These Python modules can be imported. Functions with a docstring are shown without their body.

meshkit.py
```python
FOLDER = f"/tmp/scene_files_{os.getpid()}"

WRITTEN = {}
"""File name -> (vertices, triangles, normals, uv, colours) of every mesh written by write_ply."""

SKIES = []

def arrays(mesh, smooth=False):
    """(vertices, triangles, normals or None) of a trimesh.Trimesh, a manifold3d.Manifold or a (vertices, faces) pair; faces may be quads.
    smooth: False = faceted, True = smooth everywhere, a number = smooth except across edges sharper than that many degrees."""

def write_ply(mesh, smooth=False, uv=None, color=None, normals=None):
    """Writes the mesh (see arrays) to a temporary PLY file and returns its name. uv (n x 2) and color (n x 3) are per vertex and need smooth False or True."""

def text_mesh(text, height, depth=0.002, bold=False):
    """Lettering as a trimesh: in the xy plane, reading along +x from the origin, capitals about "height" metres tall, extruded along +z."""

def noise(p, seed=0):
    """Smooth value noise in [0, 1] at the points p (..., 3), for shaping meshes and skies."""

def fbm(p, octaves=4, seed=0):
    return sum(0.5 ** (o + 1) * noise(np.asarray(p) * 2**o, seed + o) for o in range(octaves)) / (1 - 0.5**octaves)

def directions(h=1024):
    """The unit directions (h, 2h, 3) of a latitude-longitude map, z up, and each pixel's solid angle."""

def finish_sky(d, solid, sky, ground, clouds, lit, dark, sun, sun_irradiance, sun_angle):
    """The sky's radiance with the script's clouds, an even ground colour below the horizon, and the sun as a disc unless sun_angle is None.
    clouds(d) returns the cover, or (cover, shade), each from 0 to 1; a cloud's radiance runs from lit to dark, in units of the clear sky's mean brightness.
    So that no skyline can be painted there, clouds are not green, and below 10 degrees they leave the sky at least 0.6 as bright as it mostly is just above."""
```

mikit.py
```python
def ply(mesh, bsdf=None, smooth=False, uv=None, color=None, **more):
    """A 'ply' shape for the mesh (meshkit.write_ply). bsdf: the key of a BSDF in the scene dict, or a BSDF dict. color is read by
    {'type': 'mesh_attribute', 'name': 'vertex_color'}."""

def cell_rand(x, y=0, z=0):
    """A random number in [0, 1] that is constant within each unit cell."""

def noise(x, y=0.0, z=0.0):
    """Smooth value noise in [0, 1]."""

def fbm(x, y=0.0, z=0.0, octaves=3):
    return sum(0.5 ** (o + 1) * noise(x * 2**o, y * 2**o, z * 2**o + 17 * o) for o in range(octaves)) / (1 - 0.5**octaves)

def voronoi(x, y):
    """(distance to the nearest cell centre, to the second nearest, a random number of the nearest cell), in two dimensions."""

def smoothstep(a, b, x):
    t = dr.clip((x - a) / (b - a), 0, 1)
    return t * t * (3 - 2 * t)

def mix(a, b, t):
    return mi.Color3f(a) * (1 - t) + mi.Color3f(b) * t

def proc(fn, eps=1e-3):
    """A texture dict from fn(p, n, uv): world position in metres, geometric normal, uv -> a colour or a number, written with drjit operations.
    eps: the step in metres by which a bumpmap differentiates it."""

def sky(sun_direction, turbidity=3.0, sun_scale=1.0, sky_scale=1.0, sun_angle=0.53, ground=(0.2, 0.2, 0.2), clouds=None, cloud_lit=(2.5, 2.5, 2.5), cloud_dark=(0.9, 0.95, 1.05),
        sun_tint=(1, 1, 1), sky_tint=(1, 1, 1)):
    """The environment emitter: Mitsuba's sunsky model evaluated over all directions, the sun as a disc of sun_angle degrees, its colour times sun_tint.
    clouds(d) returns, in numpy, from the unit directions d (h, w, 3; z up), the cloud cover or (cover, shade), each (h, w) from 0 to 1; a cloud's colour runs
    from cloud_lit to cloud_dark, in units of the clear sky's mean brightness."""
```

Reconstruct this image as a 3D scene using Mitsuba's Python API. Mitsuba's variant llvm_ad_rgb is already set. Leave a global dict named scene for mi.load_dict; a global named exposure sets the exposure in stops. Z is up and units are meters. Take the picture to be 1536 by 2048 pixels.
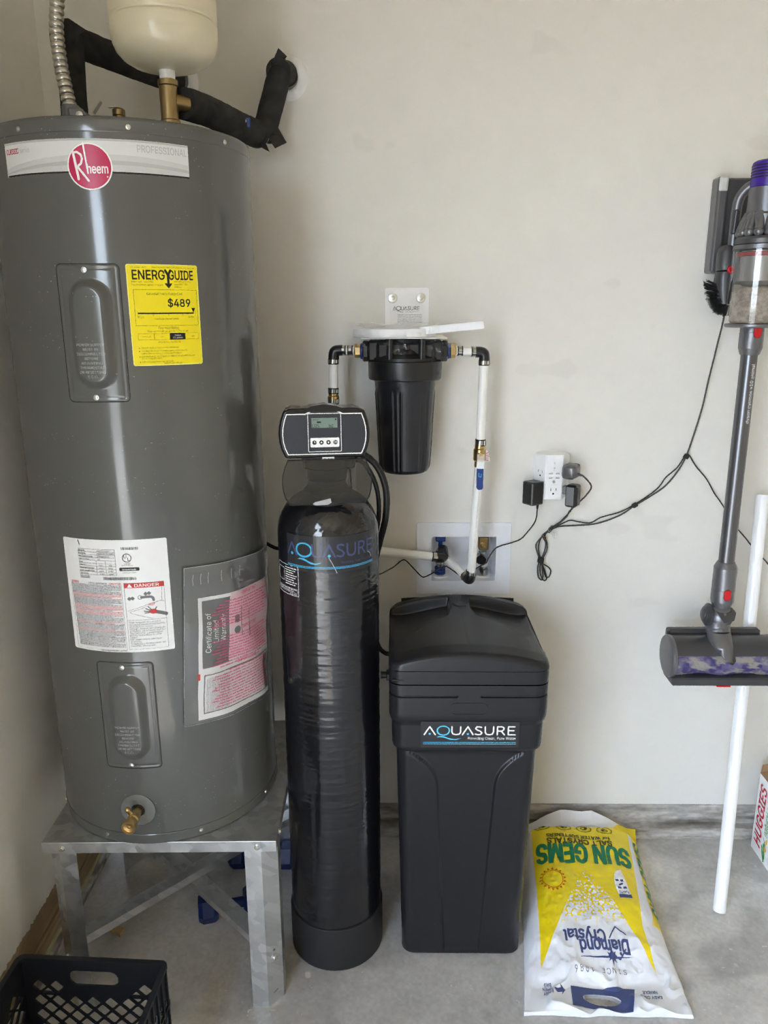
import math, random
import numpy as np
import trimesh, manifold3d
import shapely.geometry as sg
from shapely import affinity
import drjit as dr
import mitsuba as mi
import mikit, meshkit
from mikit import noise, fbm, smoothstep, mix, proc

T = mi.ScalarTransform4f
rng = random.Random(7)
PI = math.pi
scene, labels = {}, {}

# ------------------------------------------------------------------ camera, light, exposure
PITCH, YAW, ROLL, FPX = 14.7526, -0.821, -0.2386, 1539.03
CAM = np.array([0.87205, -2.09942, 1.60264])
_a, _y, _r = (math.radians(v) for v in (PITCH, YAW, ROLL))
_f = np.array([math.sin(_y) * math.cos(_a), math.cos(_y) * math.cos(_a), -math.sin(_a)])
_rt = np.array([math.cos(_y), -math.sin(_y), 0.0])
_up = np.cross(_rt, _f)
_up = -math.sin(_r) * _rt + math.cos(_r) * _up
scene['camera'] = {'type': 'perspective', 'fov_axis': 'x', 'fov': 2 * math.degrees(math.atan(768 / FPX)), 'near_clip': 0.02, 'far_clip': 200.0,
                   'to_world': T().look_at(origin=CAM.tolist(), target=(CAM + _f).tolist(), up=_up.tolist())}
exposure = 5.75


def cloud_cover(d):
    n = meshkit.fbm(d * np.array([3.0, 3.0, 7.0]) + 5.0, 5, 3)
    return np.clip((n - 0.30) * 3.0, 0, 1), np.clip((n - 0.55) * 2.0, 0, 0.6)


scene['sky'] = mikit.sky([-0.40, -0.10, 1.0], turbidity=4.0, sun_scale=0.15, sun_tint=(0.92, 0.96, 1.02), sky_scale=1.0, ground=(0.42, 0.40, 0.36), clouds=cloud_cover,
                         cloud_lit=(1.50, 1.66, 1.88), cloud_dark=(0.92, 1.02, 1.16))


# ------------------------------------------------------------------ materials
def rgb(*c):
    return {'type': 'rgb', 'value': [float(v) for v in c]}


def srgb(r, g, b):
    f = lambda v: (v / 255 / 12.92) if v <= 10 else ((v / 255 + 0.055) / 1.055) ** 2.4
    return [f(r), f(g), f(b)]


def pbr(name, col, rough=0.5, metal=0.0, spec=0.5, coat=0.0, coat_gloss=0.9, bump=None, bscale=1.0, **kw):
    b = {'type': 'principled', 'base_color': col if isinstance(col, dict) else rgb(*col), 'roughness': rough if isinstance(rough, dict) else float(rough),
         'metallic': float(metal), 'specular': float(spec)}
    if coat:
        b['clearcoat'], b['clearcoat_gloss'] = float(coat), float(coat_gloss)
    b.update(kw)
    if bump is not None:
        b = {'type': 'bumpmap', 'arbitrary': bump, 'scale': float(bscale), 'bsdf': b}
    scene[name] = {'type': 'twosided', 'bsdf': b}
    return name


def c3(t):
    return mi.Color3f(*t)


def drywall_col(p, n, uv):
    v = fbm(p.x * 3.1, p.y * 3.1, p.z * 3.1, 3)
    w = fbm(p.x * 40, p.y * 40, p.z * 40, 2)
    m = smoothstep(0.74, 0.80, fbm(p.x * 9 + 3, p.y * 9, p.z * 9 + 8, 3))
    return c3((0.70, 0.688, 0.645)) * (0.965 + 0.05 * v + 0.02 * w) * (1 - 0.05 * m)


def drywall_bump(p, n, uv):
    return fbm(p.x * 160, p.y * 160, p.z * 160, 2) * 0.5 + fbm(p.x * 25, p.y * 25, p.z * 25, 2)


pbr('m_drywall', proc(drywall_col), 0.62, spec=0.3)
pbr('m_unseen_room', (0.56, 0.49, 0.37), 0.7, spec=0.2)  # ceiling and walls out of view, tan chosen to warm the bounced light
pbr('m_unseen_driveway', (0.52, 0.50, 0.46), 0.8, spec=0.2)  # ground out of view, kept pale to brighten reflections and bounce


def floor_col(p, n, uv):
    a = fbm(p.x * 2.2 + 1.3, p.y * 2.2 + 4.1, 0, 4)
    b = fbm(p.x * 13 + 7, p.y * 13, 2.0, 4)
    c = fbm(p.x * 120, p.y * 120, 1.0, 2)
    st = smoothstep(0.50, 0.68, fbm(p.x * 4.6 + 11, p.y * 6.2 + 3, 5.0, 4))
    base = mix((0.46, 0.45, 0.43), (0.60, 0.59, 0.57), smoothstep(0.25, 0.75, a))
    base = base * (0.80 + 0.40 * b) * (0.90 + 0.2 * c)
    base = base * (1 - 0.24 * st)
    wp = smoothstep(0.77, 0.84, fbm(p.x * 26 + 2, p.y * 26 + 9, 3.0, 3)) * smoothstep(0.45, 0.6, fbm(p.x * 3 + 5, p.y * 3, 8.0, 2))
    base = mix(base, (0.62, 0.62, 0.60), wp * 0.65)
    sp = smoothstep(0.90, 0.95, noise(p.x * 190, p.y * 190, 4.0)) * smoothstep(0.6, 0.7, noise(p.x * 31, p.y * 31, 1.0))
    base = mix(base, (0.75, 0.75, 0.73), sp * 0.6)
    return base


def floor_bump(p, n, uv):
    return fbm(p.x * 30, p.y * 30, 0, 3) + 0.4 * fbm(p.x * 140, p.y * 140, 0, 2)


pbr('m_floor', proc(floor_col), 0.55, spec=0.35, bump=proc(floor_bump, eps=2e-3), bscale=0.0016)


def curb_col(p, n, uv):
    a = fbm(p.x * 5, p.y * 20, p.z * 34, 4)
    b = fbm(p.x * 60, p.y * 60, p.z * 90, 3)
    h = smoothstep(0.50, 0.62, fbm(p.x * 7 + 4, p.z * 45, 3.0, 3))
    base = mix((0.24, 0.22, 0.19), (0.50, 0.48, 0.445), smoothstep(0.32, 0.62, a))
    return base * (0.60 + 0.75 * b) * (1 - 0.22 * h)


def curb_bump(p, n, uv):
    return fbm(p.x * 20, p.y * 60, p.z * 70, 4)


pbr('m_curb', proc(curb_col), 0.85, spec=0.2, bump=proc(curb_bump, eps=2e-3), bscale=0.005)


def wood_col(p, n, uv):
    w = fbm(p.x * 3, p.y * 2.2, p.z * 3, 2)
    r = fbm(p.y * 1.3 + 3, p.z * 34 + 6 * w, p.x * 30, 3)
    k = smoothstep(0.35, 0.75, r)
    g = fbm(p.y * 9, p.z * 240, p.x * 200, 2)
    base = mix((0.31, 0.235, 0.135), (0.54, 0.455, 0.30), k)
    red = smoothstep(0.45, 0.7, fbm(p.y * 4 + 8, p.z * 12, 2.0, 2))
    base = mix(base, (0.30, 0.16, 0.10), red * 0.35)
    return base * (0.82 + 0.3 * g)


pbr('m_wood', proc(wood_col), 0.7, spec=0.25)
pbr('m_wood_pale', (0.50, 0.47, 0.29), 0.75, spec=0.2)
pbr('m_chip', (0.50, 0.37, 0.19), 0.8, spec=0.1)


def heater_col(p, n, uv):
    f = smoothstep(0.90, 0.94, noise(p.x * 330, p.y * 330, p.z * 330)) * smoothstep(0.60, 0.75, noise(p.x * 22, p.y * 22, p.z * 22 + 7))
    v = fbm(p.x * 6, p.y * 6, p.z * 6, 2)
    return mix(c3((0.086, 0.089, 0.084)) * (0.94 + 0.12 * v), (0.50, 0.50, 0.49), f * 0.6)


def heater_rough(p, n, uv):
    return 0.075 + 0.09 * fbm(p.x * 14, p.y * 14, p.z * 5, 3)


def heater_bump(p, n, uv):
    return fbm(p.x * 7, p.y * 7, p.z * 2.2, 2)


pbr('m_heater', proc(heater_col), proc(heater_rough), spec=0.5, coat=0.8, coat_gloss=0.95, bump=proc(heater_bump, eps=4e-3), bscale=0.0010)


def galv_col(p, n, uv):
    d1, d2, r = mikit.voronoi(p.x * 55 + p.z * 21, p.y * 55 + p.z * 50)
    s = smoothstep(0.60, 0.75, fbm(p.x * 20, p.y * 20, p.z * 20, 4))
    base = c3((0.70, 0.72, 0.73)) * (0.84 + 0.26 * r)
    return mix(base, (0.78, 0.80, 0.78), s * 0.5)


def galv_rough(p, n, uv):
    d1, d2, r = mikit.voronoi(p.x * 55 + p.z * 21, p.y * 55 + p.z * 50)
    return 0.20 + 0.12 * r + 0.14 * fbm(p.x * 9, p.y * 9, p.z * 9, 2)


pbr('m_galv', proc(galv_col), proc(galv_rough), metal=0.9)
pbr('m_steel', (0.72, 0.72, 0.70), 0.25, metal=1.0)
pbr('m_clamp', (0.50, 0.50, 0.48), 0.20, metal=1.0)
pbr('m_brass', (0.62, 0.44, 0.20), 0.27, metal=1.0)
pbr('m_brass_dark', (0.36, 0.26, 0.13), 0.38, metal=1.0)
pbr('m_cream', (0.62, 0.555, 0.40), 0.22, spec=0.5, coat=0.6, coat_gloss=0.95)


def foam_col(p, n, uv):
    return c3((0.022, 0.022, 0.021)) * (0.6 + 1.3 * fbm(p.x * 45, p.y * 45, p.z * 45, 3))


pbr('m_foam', proc(foam_col), 0.8, spec=0.2)
pbr('m_zinc', (0.17, 0.175, 0.175), 0.45, metal=0.5)
pbr('m_conduit', (0.62, 0.59, 0.54), 0.30, metal=1.0)
pbr('m_white', (0.78, 0.79, 0.80), 0.35, spec=0.4)
pbr('m_white_paint', (0.82, 0.83, 0.85), 0.30, spec=0.5)
pbr('m_outlet_box', (0.72, 0.74, 0.78), 0.45, spec=0.4)
pbr('m_pex', (0.80, 0.80, 0.77), 0.32, spec=0.5)
pbr('m_pvc', (0.86, 0.87, 0.88), 0.30, spec=0.5)
pbr('m_paper', (0.80, 0.80, 0.80), 0.45, spec=0.35)
pbr('m_label_white', (0.80, 0.81, 0.81), 0.32, spec=0.45)
pbr('m_label_silver', (0.56, 0.57, 0.565), 0.30, spec=0.5)
pbr('m_label_silver_light', (0.66, 0.67, 0.665), 0.30, spec=0.5)
pbr('m_label_silver_dark', (0.46, 0.47, 0.468), 0.30, spec=0.5)
pbr('m_yellow', (0.84, 0.69, 0.012), 0.35, spec=0.45)
pbr('m_yellow_edge', (0.86, 0.80, 0.22), 0.35, spec=0.45)
pbr('m_ink', (0.015, 0.014, 0.014), 0.45, spec=0.3)
pbr('m_ink_yellow', (0.06, 0.05, 0.008), 0.45, spec=0.3)
pbr('m_ink_grey', (0.16, 0.165, 0.17), 0.45, spec=0.3)
pbr('m_ink_pale', (0.40, 0.40, 0.40), 0.45, spec=0.3)
pbr('m_ink_red', (0.55, 0.045, 0.045), 0.45, spec=0.3)
pbr('m_ink_pink', (0.60, 0.10, 0.20), 0.5, spec=0.2)
pbr('m_pink_paper', (0.80, 0.60, 0.65), 0.5, spec=0.3)
pbr('m_magenta', (0.48, 0.012, 0.075), 0.28, spec=0.5)
pbr('m_print_white', (0.85, 0.85, 0.85), 0.4, spec=0.3)
pbr('m_print_blue', (0.06, 0.36, 0.62), 0.4, spec=0.3)
pbr('m_print_sky', (0.10, 0.50, 0.74), 0.4, spec=0.3)
pbr('m_print_navy', (0.055, 0.075, 0.20), 0.35, spec=0.4)
pbr('m_print_green', (0.012, 0.19, 0.085), 0.4, spec=0.3)
pbr('m_plastic_black', (0.012, 0.012, 0.013), 0.30, spec=0.5)
pbr('m_plastic_black_rough', (0.016, 0.016, 0.017), 0.5, spec=0.4)
pbr('m_plastic_gloss', (0.008, 0.008, 0.010), 0.12, spec=0.5)
pbr('m_rubber', (0.013, 0.013, 0.014), 0.42, spec=0.4)
pbr('m_cable', (0.017, 0.017, 0.018), 0.45, spec=0.4)
pbr('m_cable_grey', (0.055, 0.053, 0.053), 0.45, spec=0.4)
pbr('m_screen', (0.17, 0.23, 0.20), 0.25, spec=0.5)
pbr('m_panel', (0.022, 0.026, 0.033), 0.33, spec=0.5)
pbr('m_blue', (0.010, 0.035, 0.20), 0.32, spec=0.5)
pbr('m_navy_vinyl', (0.006, 0.020, 0.105), 0.42, spec=0.4)
pbr('m_red', (0.52, 0.008, 0.016), 0.22, spec=0.5)
pbr('m_purple', (0.045, 0.015, 0.24), 0.28, spec=0.5)
pbr('m_iron', (0.17, 0.17, 0.18), 0.33, metal=0.6)
pbr('m_iron_dark', (0.085, 0.085, 0.09), 0.34, metal=0.4)
pbr('m_iron_plastic', (0.045, 0.045, 0.048), 0.30, spec=0.5)
pbr('m_cardboard', (0.33, 0.215, 0.125), 0.85, spec=0.15)
pbr('m_tag', (0.80, 0.42, 0.38), 0.5, spec=0.3)
pbr('m_crate', (0.010, 0.011, 0.015), 0.42, spec=0.45)
scene['m_smoke'] = {'type': 'thindielectric', 'int_ior': 1.45, 'specular_transmittance': rgb(0.22, 0.225, 0.22)}
scene['m_clear'] = {'type': 'thindielectric', 'int_ior': 1.45, 'specular_transmittance': rgb(0.93, 0.935, 0.93)}
scene['m_film'] = {'type': 'thindielectric', 'int_ior': 1.5, 'specular_transmittance': rgb(0.95, 0.95, 0.95)}
pbr('m_film_back_haze', (0.150, 0.155, 0.152), 0.25, spec=0.5)  # opaque grey; the pale haze of the clear pouch is put into this colour
pbr('m_film_edge', (0.36, 0.37, 0.37), 0.2, spec=0.6)


# ------------------------------------------------------------------ helpers
def unique(key):
    if key not in scene and not any(k.startswith(key + '__') for k in scene):
        return key
    n = 1
    while f'{key}_{n:03d}' in scene or any(k.startswith(f'{key}_{n:03d}__') for k in scene):
        n += 1
    return f'{key}_{n:03d}'


def thing(name, label, cat, group=None):
    key = name
    n = 0
    while key in labels:
        n += 1
        key = f'{name}_{n:03d}'
    labels[key] = {'label': label, 'category': cat}
    if group:
        labels[key]['group'] = group
    return key


POST = {}


def put(key, mesh, mat, smooth=30, **kw):
    if key.split('__')[0] in POST:
        mesh = POST[key.split('__')[0]](mesh)
    scene[key] = mikit.ply(mesh, mat, smooth, **kw)
    return key


def part(parent, name, mesh, mat, smooth=30, label=None, kind=None, **kw):
    key = unique(f'{parent}__{name}')
    put(key, mesh, mat, smooth, **kw)
    if label or kind:
        labels[key] = {}
        if label:
            labels[key]['label'] = label
        if kind:
            labels[key]['kind'] = kind
    return key


def single(name, label, cat, mesh, mat, smooth=30, group=None, **kw):
    key = thing(name, label, cat, group)
    put(key, mesh, mat, smooth, **kw)
    return key


def structure(name, mesh, mat, smooth=30, label=None):
    put(name, mesh, mat, smooth)
    labels[name] = {'kind': 'structure'}
    if label:
        labels[name]['label'] = label
    return name


def cat(*m):
    m = [x for y in m for x in (y if isinstance(y, (list, tuple)) else [y])]
    return trimesh.util.concatenate(m)


def mani(mesh):
    return manifold3d.Manifold(manifold3d.Mesh(np.asarray(mesh.vertices, np.float32), np.asarray(mesh.faces, np.uint32)))


def tri(man):
    m = man.to_mesh()
    return trimesh.Trimesh(np.array(m.vert_properties[:, :3]), np.array(m.tri_verts), process=False)


def cut(a, *bs):
    m = mani(a)
    for b in bs:
        m = m - mani(b)
    return tri(m)


def union(*ms):
    m = mani(ms[0])
    for b in ms[1:]:
        m = m + mani(b)
    return tri(m)


def box(lo, hi, bevel=0.0):
    lo, hi = np.minimum(lo, hi), np.maximum(lo, hi)
    c, e = (np.array(lo) + hi) / 2, np.array(hi, float) - lo
    if not bevel:
        return trimesh.creation.box(extents=e, transform=trimesh.transformations.translation_matrix(c))
    bevel = min(bevel, 0.49 * e.min())
    pts = []
    for s in np.ndindex(2, 2, 2):
        s = np.array(s) * 2 - 1
        for k in range(3):
            q = e / 2 - bevel
            q[k] += bevel
            pts.append(c + s * q)
        pts.append(c + s * (e / 2 - bevel * 0.42))
    return trimesh.convex.convex_hull(np.array(pts))


def rot(mesh, axis, deg, point=(0, 0, 0)):
    m = mesh.copy()
    m.apply_transform(trimesh.transformations.rotation_matrix(math.radians(deg), axis, point))
    return m


def move(mesh, d):
    m = mesh.copy()
    m.apply_translation(d)
    return m


def frame_of(z, xhint=None):
    z = np.asarray(z, float) / np.linalg.norm(z)
    x = np.asarray(xhint if xhint is not None else ([1, 0, 0] if abs(z[0]) < 0.9 else [0, 0, 1]), float)
    x = x - z * (x @ z)
    x /= np.linalg.norm(x)
    return x, np.cross(z, x), z


def lathe(prof, a=(0, 0, 0), axis=(0, 0, 1), n=48, cap=True, ang=None, xhint=None):
    """Surface of revolution: prof = [(r, h), ...] along axis from a."""
    prof = np.array(prof, float)
    x, y, z = frame_of(axis, xhint)
    full = ang is None
    th = np.linspace(0, 2 * PI, n, endpoint=False) if full else np.radians(np.linspace(ang[0], ang[1], n))
    ring = np.cos(th)[:, None] * x + np.sin(th)[:, None] * y
    V = (np.array(a) + prof[:, None, 1:2] * z + prof[:, None, 0:1] * ring).reshape(-1, 3)
    F = []
    m = len(prof)
    for i in range(m - 1):
        for j in range(n if full else n - 1):
            k = (j + 1) % n
            p, q, r, s = i * n + j, i * n + k, (i + 1) * n + k, (i + 1) * n + j
            F += [[p, q, r], [p, r, s]]
    V = list(V)
    if cap and full:
        for i, flip in ((0, True), (m - 1, False)):
            if prof[i, 0] > 1e-6:
                c = len(V)
                V.append(np.array(a) + prof[i, 1] * z)
                for j in range(n):
                    k = (j + 1) % n
                    F.append([i * n + j, c, i * n + k] if flip else [i * n + j, i * n + k, c])
    t = trimesh.Trimesh(np.array(V), np.array(F), process=False)
    t.merge_vertices()
    t.update_faces(t.nondegenerate_faces())
    return t


def rod(a, b, r, r2=None, n=24, bevel=0.0):
    a, b = np.array(a, float), np.array(b, float)
    L = np.linalg.norm(b - a)
    r2 = r if r2 is None else r2
    if bevel:
        prof = [(r - bevel, 0), (r, bevel), (r2, L - bevel), (r2 - bevel, L)]
    else:
        prof = [(r, 0), (r2, L)]
    return lathe(prof, a, b - a, n)


def spline(pts, n=12):
    p = np.array(pts, float)
    if len(p) < 3:
        return p
    q = np.vstack([2 * p[0] - p[1], p, 2 * p[-1] - p[-2]])
    out = []
    for i in range(1, len(q) - 2):
        for t in np.linspace(0, 1, n, endpoint=False):
            a, b, c, d = q[i - 1], q[i], q[i + 1], q[i + 2]
            out.append(0.5 * ((2 * b) + (c - a) * t + (2 * a - 5 * b + 4 * c - d) * t * t + (3 * b - a - 3 * c + d) * t ** 3))
    out.append(p[-1])
    return np.array(out)


def tube(path, r, n=12, cap=True, shape=None):
    """Sweep a circle (or 2-D shape points) along path; r may be an array."""
    P = np.array(path, float)
    R = np.broadcast_to(np.asarray(r, float), (len(P),))
    t = np.gradient(P, axis=0)
    t /= np.linalg.norm(t, axis=1, keepdims=True) + 1e-12
    x, y, _ = frame_of(t[0])
    if shape is None:
        th = np.linspace(0, 2 * PI, n, endpoint=False)
        shape = np.stack([np.cos(th), np.sin(th)], 1)
    n = len(shape)
    V = []
    for i in range(len(P)):
        x = x - t[i] * (x @ t[i])
        x /= np.linalg.norm(x)
        y = np.cross(t[i], x)
        V.append(P[i] + R[i] * (shape[:, :1] * x + shape[:, 1:] * y))
    V = np.vstack(V)
    F = []
    for i in range(len(P) - 1):
        for j in range(n):
            k = (j + 1) % n
            F += [[i * n + j, i * n + k, (i + 1) * n + k], [i * n + j, (i + 1) * n + k, (i + 1) * n + j]]
    if cap:
        V = np.vstack([V, P[0], P[-1]])
        e = (len(P) - 1) * n
        for j in range(n):
            k = (j + 1) % n
            F += [[k, j, len(V) - 2], [e + j, e + k, len(V) - 1]]
    return trimesh.Trimesh(V, np.array(F), process=False)


def plane_map(o, u, v):
    """(u, v, w) in metres -> world; w along u x v."""
    o, u, v = (np.array(q, float) for q in (o, u, v))
    u /= np.linalg.norm(u)
    v = v - u * (u @ v)
    v /= np.linalg.norm(v)
    w = np.cross(u, v)
    return lambda q: o + q[:, :1] * u + q[:, 1:2] * v + q[:, 2:3] * w


def cyl_map(cx, cy, r):
    """(arc, z, offset): arc 0 faces -y, + to the right."""
    def f(q):
        th = q[:, 0] / r
        R = r + q[:, 2]
        return np.stack([cx + R * np.sin(th), cy - R * np.cos(th), q[:, 1]], 1)
    return f


def warp(mesh, f, edge=None):
    m = mesh
    if edge:
        v, fc = trimesh.remesh.subdivide_to_size(m.vertices, m.faces, edge, max_iter=12)
        m = trimesh.Trimesh(v, fc, process=False)
    return trimesh.Trimesh(f(np.array(m.vertices)), m.faces, process=False)


def poly(shape, w0=0.0, w1=None):
    """shapely polygon -> flat sheet at w0 or slab from w0 to w1 (in map space)."""
    out = []
    for g in getattr(shape, 'geoms', [shape]):
        if g.is_empty or g.area < 1e-10:
            continue
        m = trimesh.creation.extrude_polygon(g, 1.0 if w1 is None else w1 - w0, engine='earcut')
        if w1 is None:
            keep = m.face_normals[:, 2] > 0.9
            m = trimesh.Trimesh(m.vertices, m.faces[keep], process=False)
            m.remove_unreferenced_vertices()
            m.vertices[:, 2] = w0
        else:
            m.apply_translation([0, 0, w0])
        out.append(m)
    return trimesh.util.concatenate(out)


def rrect(x0, y0, x1, y1, r):
    return sg.box(min(x0, x1) + r, min(y0, y1) + r, max(x0, x1) - r, max(y0, y1) - r).buffer(r, 6)


def bar(x0, y0, x1, y1):
    return sg.box(min(x0, x1), min(y0, y1), max(x0, x1), max(y0, y1))


def line(pts, w):
    return sg.LineString(pts).buffer(w / 2, 3)


_texts = {}


def text_flat(s, h, bold=False):
    k = (s, bold)
    if k not in _texts:
        m = meshkit.text_mesh(s, 1.0, 0.1, bold)
        keep = m.face_normals[:, 2] > 0.9
        m = trimesh.Trimesh(m.vertices, m.faces[keep], process=False)
        m.remove_unreferenced_vertices()
        m.vertices[:, 2] = 0
        _texts[k] = m
    m = _texts[k].copy()
    m.apply_scale(h)
    return m


def text(s, h, x, y, w=0.0004, width=None, align='l', bold=False, ang=0, slant=0.0):
    """Flat lettering in map space with its baseline start (or centre, right) at x, y."""
    m = text_flat(s, h, bold)
    lo, hi = m.bounds[0, 0], m.bounds[1, 0]
    k = width / (hi - lo) if width else 1.0
    m.vertices[:, 0] = (m.vertices[:, 0] - lo) * k + slant * m.vertices[:, 1]
    W = (hi - lo) * k
    m.vertices[:, 0] -= {'l': 0, 'c': W / 2, 'r': W}[align]
    if ang:
        m = rot(m, [0, 0, 1], ang)
    m.apply_translation([x, y, w])
    return m


def scribble(x0, x1, y, h, seed, fill=0.72, word=(3, 9), cw=0.62, w=0.0004):
    """A line of print too small to read: one little bar per letter group."""
    r = random.Random(seed)
    out, x = [], x0
    c = h * cw
    while x < x1:
        for _ in range(r.randint(*word)):
            if x + c * 0.7 > x1:
                break
            hh = h * r.choice((0.7, 0.7, 0.7, 1.0))
            V = np.array([[x, y, w], [x + c * fill, y, w], [x + c * fill, y + hh, w], [x, y + hh, w]])
            out.append(V)
            x += c
        x += c * 0.8
    if not out:
        return trimesh.Trimesh(np.array([[x0, y, w], [x0 + h, y, w], [x0, y + h, w]]), [[0, 1, 2]], process=False)
    V = np.vstack(out)
    F = np.vstack([[[4 * i, 4 * i + 1, 4 * i + 2], [4 * i, 4 * i + 2, 4 * i + 3]] for i in range(len(out))])
    return trimesh.Trimesh(V, F, process=False)


def screw_mesh(p, n, r=0.0042, h=0.0025):
    """Pan head with a hex recess, standing on the surface at p with outward normal n."""
    m = lathe([(r * 1.25, 0), (r * 1.25, h * 0.3), (r, h * 0.35), (r * 0.92, h * 0.8), (r * 0.6, h), (r * 0.38, h), (r * 0.30, h * 0.35)], p, n, 14)
    return m


def hexnut(a, b, r, bevel=0.0):
    a, b = np.array(a, float), np.array(b, float)
    L = np.linalg.norm(b - a)
    e = min(0.12 * r, 0.2 * L)
    return lathe([(r * 0.9, 0), (r, e), (r, L - e), (r * 0.9, L)], a, b - a, 6)


def crimp(c, axis, r, parent, w=0.010):
    """Steel pinch clamp: band with a small ear."""
    c, axis = np.array(c, float), np.array(axis, float) / np.linalg.norm(axis)
    band = lathe([(r, -w / 2), (r + 0.0012, -w / 2), (r + 0.0012, w / 2), (r, w / 2)], c, axis, 24, cap=False)
    x, y, z = frame_of(axis, (0.6, -0.8, 0.1))
    for s_ in (-1, 1):
        part(parent, 'clamp_edge', lathe([(r - 0.0002, s_ * w * 0.62 - 0.0014), (r + 0.0006, s_ * w * 0.62 - 0.0014), (r + 0.0006, s_ * w * 0.62 + 0.0014), (r - 0.0002, s_ * w * 0.62 + 0.0014)], c, axis, 20, cap=False), 'm_plastic_black', 25)
    ear = box([-0.004, -0.003, -w / 2], [0.004, 0.004, w / 2], 0.001)
    M = np.eye(4)
    M[:3, 0], M[:3, 1], M[:3, 2] = np.cross(x, z), x, z
    M[:3, 3] = c + x * (r + 0.002)
    ear.apply_transform(M)
    return part(parent, 'clamp', cat(band, ear), 'm_clamp', 25, label='steel pinch clamp')

# ------------------------------------------------------------------ the room
XR, YF, ZC = 4.6, -6.4, 2.74
UNSEEN_DOOR_Y0, UNSEEN_DOOR_Y1, UNSEEN_DOOR_Z = -4.9, -2.05, 2.30      # unseen opening in the left wall behind the camera, placed to light the room
BOX = dict(x0=0.935, x1=1.202, z0=0.806, z1=1.0185, ix0=0.977, ix1=1.1605, iz0=0.846, iz1=0.978)   # recessed water outlet box


def slab(lo, hi):
    return box(lo, hi)


structure('unseen_driveway', slab([-12.0, -9.0, -0.1], [-0.13, 0.25, -0.002]), 'm_unseen_driveway', False)
structure('floor', slab([-0.13, -8.0, -0.1], [5.0, 0.25, 0.0]), 'm_floor', False, 'bare grey concrete floor with stains and pale specks')
wb = bar(0, 0.108, XR, ZC).difference(bar(BOX['ix0'] - 0.002, BOX['iz0'] - 0.002, BOX['ix1'] + 0.002, BOX['iz1'] + 0.002))
m = poly(wb, 0, 0.14)
structure('wall_back', warp(m, lambda q: np.stack([q[:, 0], 0.14 - q[:, 2], q[:, 1]], 1)), 'm_drywall', False, 'off white painted drywall behind the tanks')
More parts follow.
